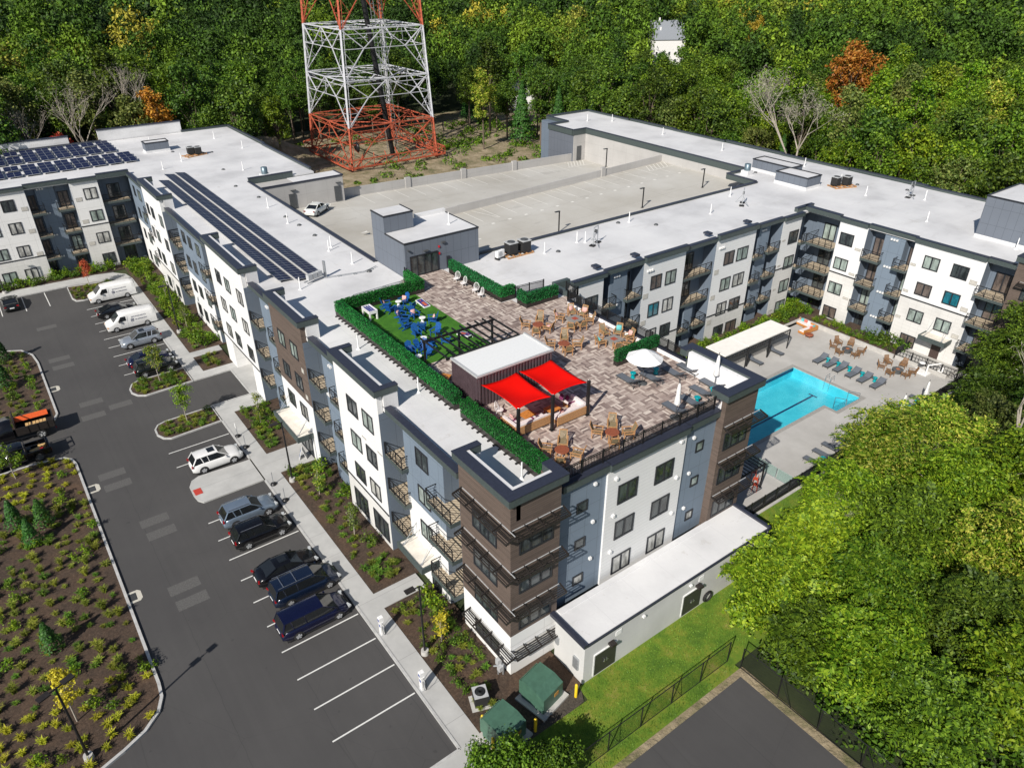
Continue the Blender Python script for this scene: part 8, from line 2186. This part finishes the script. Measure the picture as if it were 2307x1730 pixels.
fill([(-26,92),(-4.3,92),(-4.3,93.8),(-26,93.8)],.8,big[:2]+[('s1','green',.9,1.3)],'green shrub along the foot of the white wing','shrubs along the white wing',name='bush')
fill([(-4.2,88.5),(-.3,88.5),(-.3,93.5),(-4.2,93.5)],.8,big,'green shrub in the inner corner of the building','shrubs in the inner corner')
fill([(36,20.9),(61.4,21),(61.4,23.8),(36,23.8)],.95,big[:2]+[('t3','tuftg',.8,1.2)],'green shrub between the cabanas and the courtyard facade','shrubs behind the cabanas',z=.33,name='bush')
fill([(61.9,8.6),(64.3,8.6),(64.3,20.2),(61.9,21)],.8,G1,'green shrub along the low wall of the pool court','shrubs along the low wall',z=.33,name='bush')
fill([(60,22),(64.5,20.4),(65.5,25),(62,25.5)],.8,big,'green shrub in the far inner corner of the pool court','shrubs in the court corner',z=.33,name='bush')
for i,(x,y) in enumerate([(63.4,12.4),(63.4,11.5),(63.5,10.4),(63.6,7.9 if 0 else 8.9)]): plant('s1',x,y,.33,2.2,'dark','round dark evergreen shrub against the court facade','round_shrub','round shrubs along the court facade','plant')
# lawn and bed grass
def grassfield(name,poly,dens,h,lk,seed,label,z=.05,w=.02):
    rr = np.random.RandomState(seed); xs_ = [p[0] for p in poly]; ys_ = [p[1] for p in poly]; k = int((max(xs_)-min(xs_))*(max(ys_)-min(ys_))*dens); X = rr.uniform(min(xs_),max(xs_),k); Y = rr.uniform(min(ys_),max(ys_),k); keep = np.array([inpoly(a,b,poly) for a,b in zip(X,Y)]); X = X[keep]; Y = Y[keep]; k = len(X)
    a = rr.rand(k)*6.28; d = np.stack([np.cos(a),np.sin(a),0*a],1); s_ = np.stack([-np.sin(a),np.cos(a),0*a],1)*w; p0 = np.stack([X,Y,np.full(k,z)],1); p1 = p0+d*h*.6*rr.rand(k,1)+np.array([0,0,1])*h*(.5+.5*rr.rand(k,1))
    o = npmesh(name,np.stack([p0-s_,p0+s_,p1+s_*.3,p1-s_*.3],1),LEAF[lk]); tag(o,label,'grass',kind='stuff')
grassfield('lawn_grass',[(3.2,-3.45),(21,-3.45),(21,-7),(12.4,-7.7),(-1.0,-7.65),(-4,-4.6),(2.9,-4.4)],110,.09,'tuftg',9,'short lawn grass beside the service building')
grassfield('verge_grass',[(-3,-7.85),(12.4,-7.9),(12.4,-8.5),(-3,-8.5)],120,.16,'tuftg',10,'rough grass verge under the chain link fence',.03)
grassfield('lawn_edge_grass',[(22.2,.2),(31,.2),(31,-3),(22.2,-3)],60,.1,'tuftg',12,'short grass between the fence and the trees')

# ================================================================ FAR HOUSES
def house(loc, rz, w, d, h, label, dark=False, chim=0):
    o = thing('house', loc, rz, label, 'house'); MB().box(-w/2,w/2,-d/2,d/2,0,h).build('wall', M['white'], o)
    rm = plain('grey_shingle',(.24,.26,.29),.8) if not dark else plain('dark_shingle',(.05,.06,.08),.6)
    m = MB(); e = .4; rh = d*.38; m.add([(-w/2-e,-d/2-e,h),(w/2+e,-d/2-e,h),(w/2+e,d/2+e,h),(-w/2-e,d/2+e,h),(-w/2-e,0,h+rh),(w/2+e,0,h+rh)],[(0,1,5,4),(2,3,4,5),(0,4,3),(1,2,5),(3,2,1,0)]); r_ = m.build('roof', rm, o)
    if chim: MB().box(-w/4-.3,-w/4+.3,-.3,.3,h+rh*.5,h+rh+1.0).build('chimney', M['brown'] if dark else M['white'], r_)
    for i in range(max(2,int(w/2.5))):
        x = -w/2+1.1+i*(w-2.2)/max(1,int(w/2.5)-1)
        for z in ([1.0,3.8] if h > 5 else [1.0]):
            f = MB().box(x-.5,x+.5,-d/2-.05,-d/2,z,z+1.3).build('window', M['trimwhite'], o); MB().box(x-.42,x+.42,-d/2-.08,-d/2-.05,z+.08,z+1.22).build('pane', M['glass'], f)
    for z in ([1.0,3.8] if h > 5 else [1.0]):
        f = MB().box(-w/2-.05,-w/2,-.5,.5,z,z+1.3).build('window', M['trimwhite'], o); MB().box(-w/2-.08,-w/2-.05,-.42,.42,z+.08,z+1.22).build('pane', M['glass'], f)
house((118.0,161,0),R(-20),7,6,5.0,'white house with a dark roof and chimney seen through the trees, left part',True,1)
house((124.5,158.5,0),R(-20),7,6.5,6.5,'white two-storey house with a dark roof seen through the trees, right part',True)
house((232,205,0),R(-30),13,9,9.5,'pale grey town house with a gabled roof among the trees, nearest one',False,1)
house((243,216,0),R(-30),14,10,11.5,'pale grey town house with white chimneys behind the nearest one',False,1)
house((222,226,0),R(-30),10,9,11,'pale grey town house half hidden by trees left of the others',False,1)
house((96,325,0),R(-20),10,8,7,'small pale house roof far off left of the mast' if 0 else 'small pale house far off behind the mast',False)
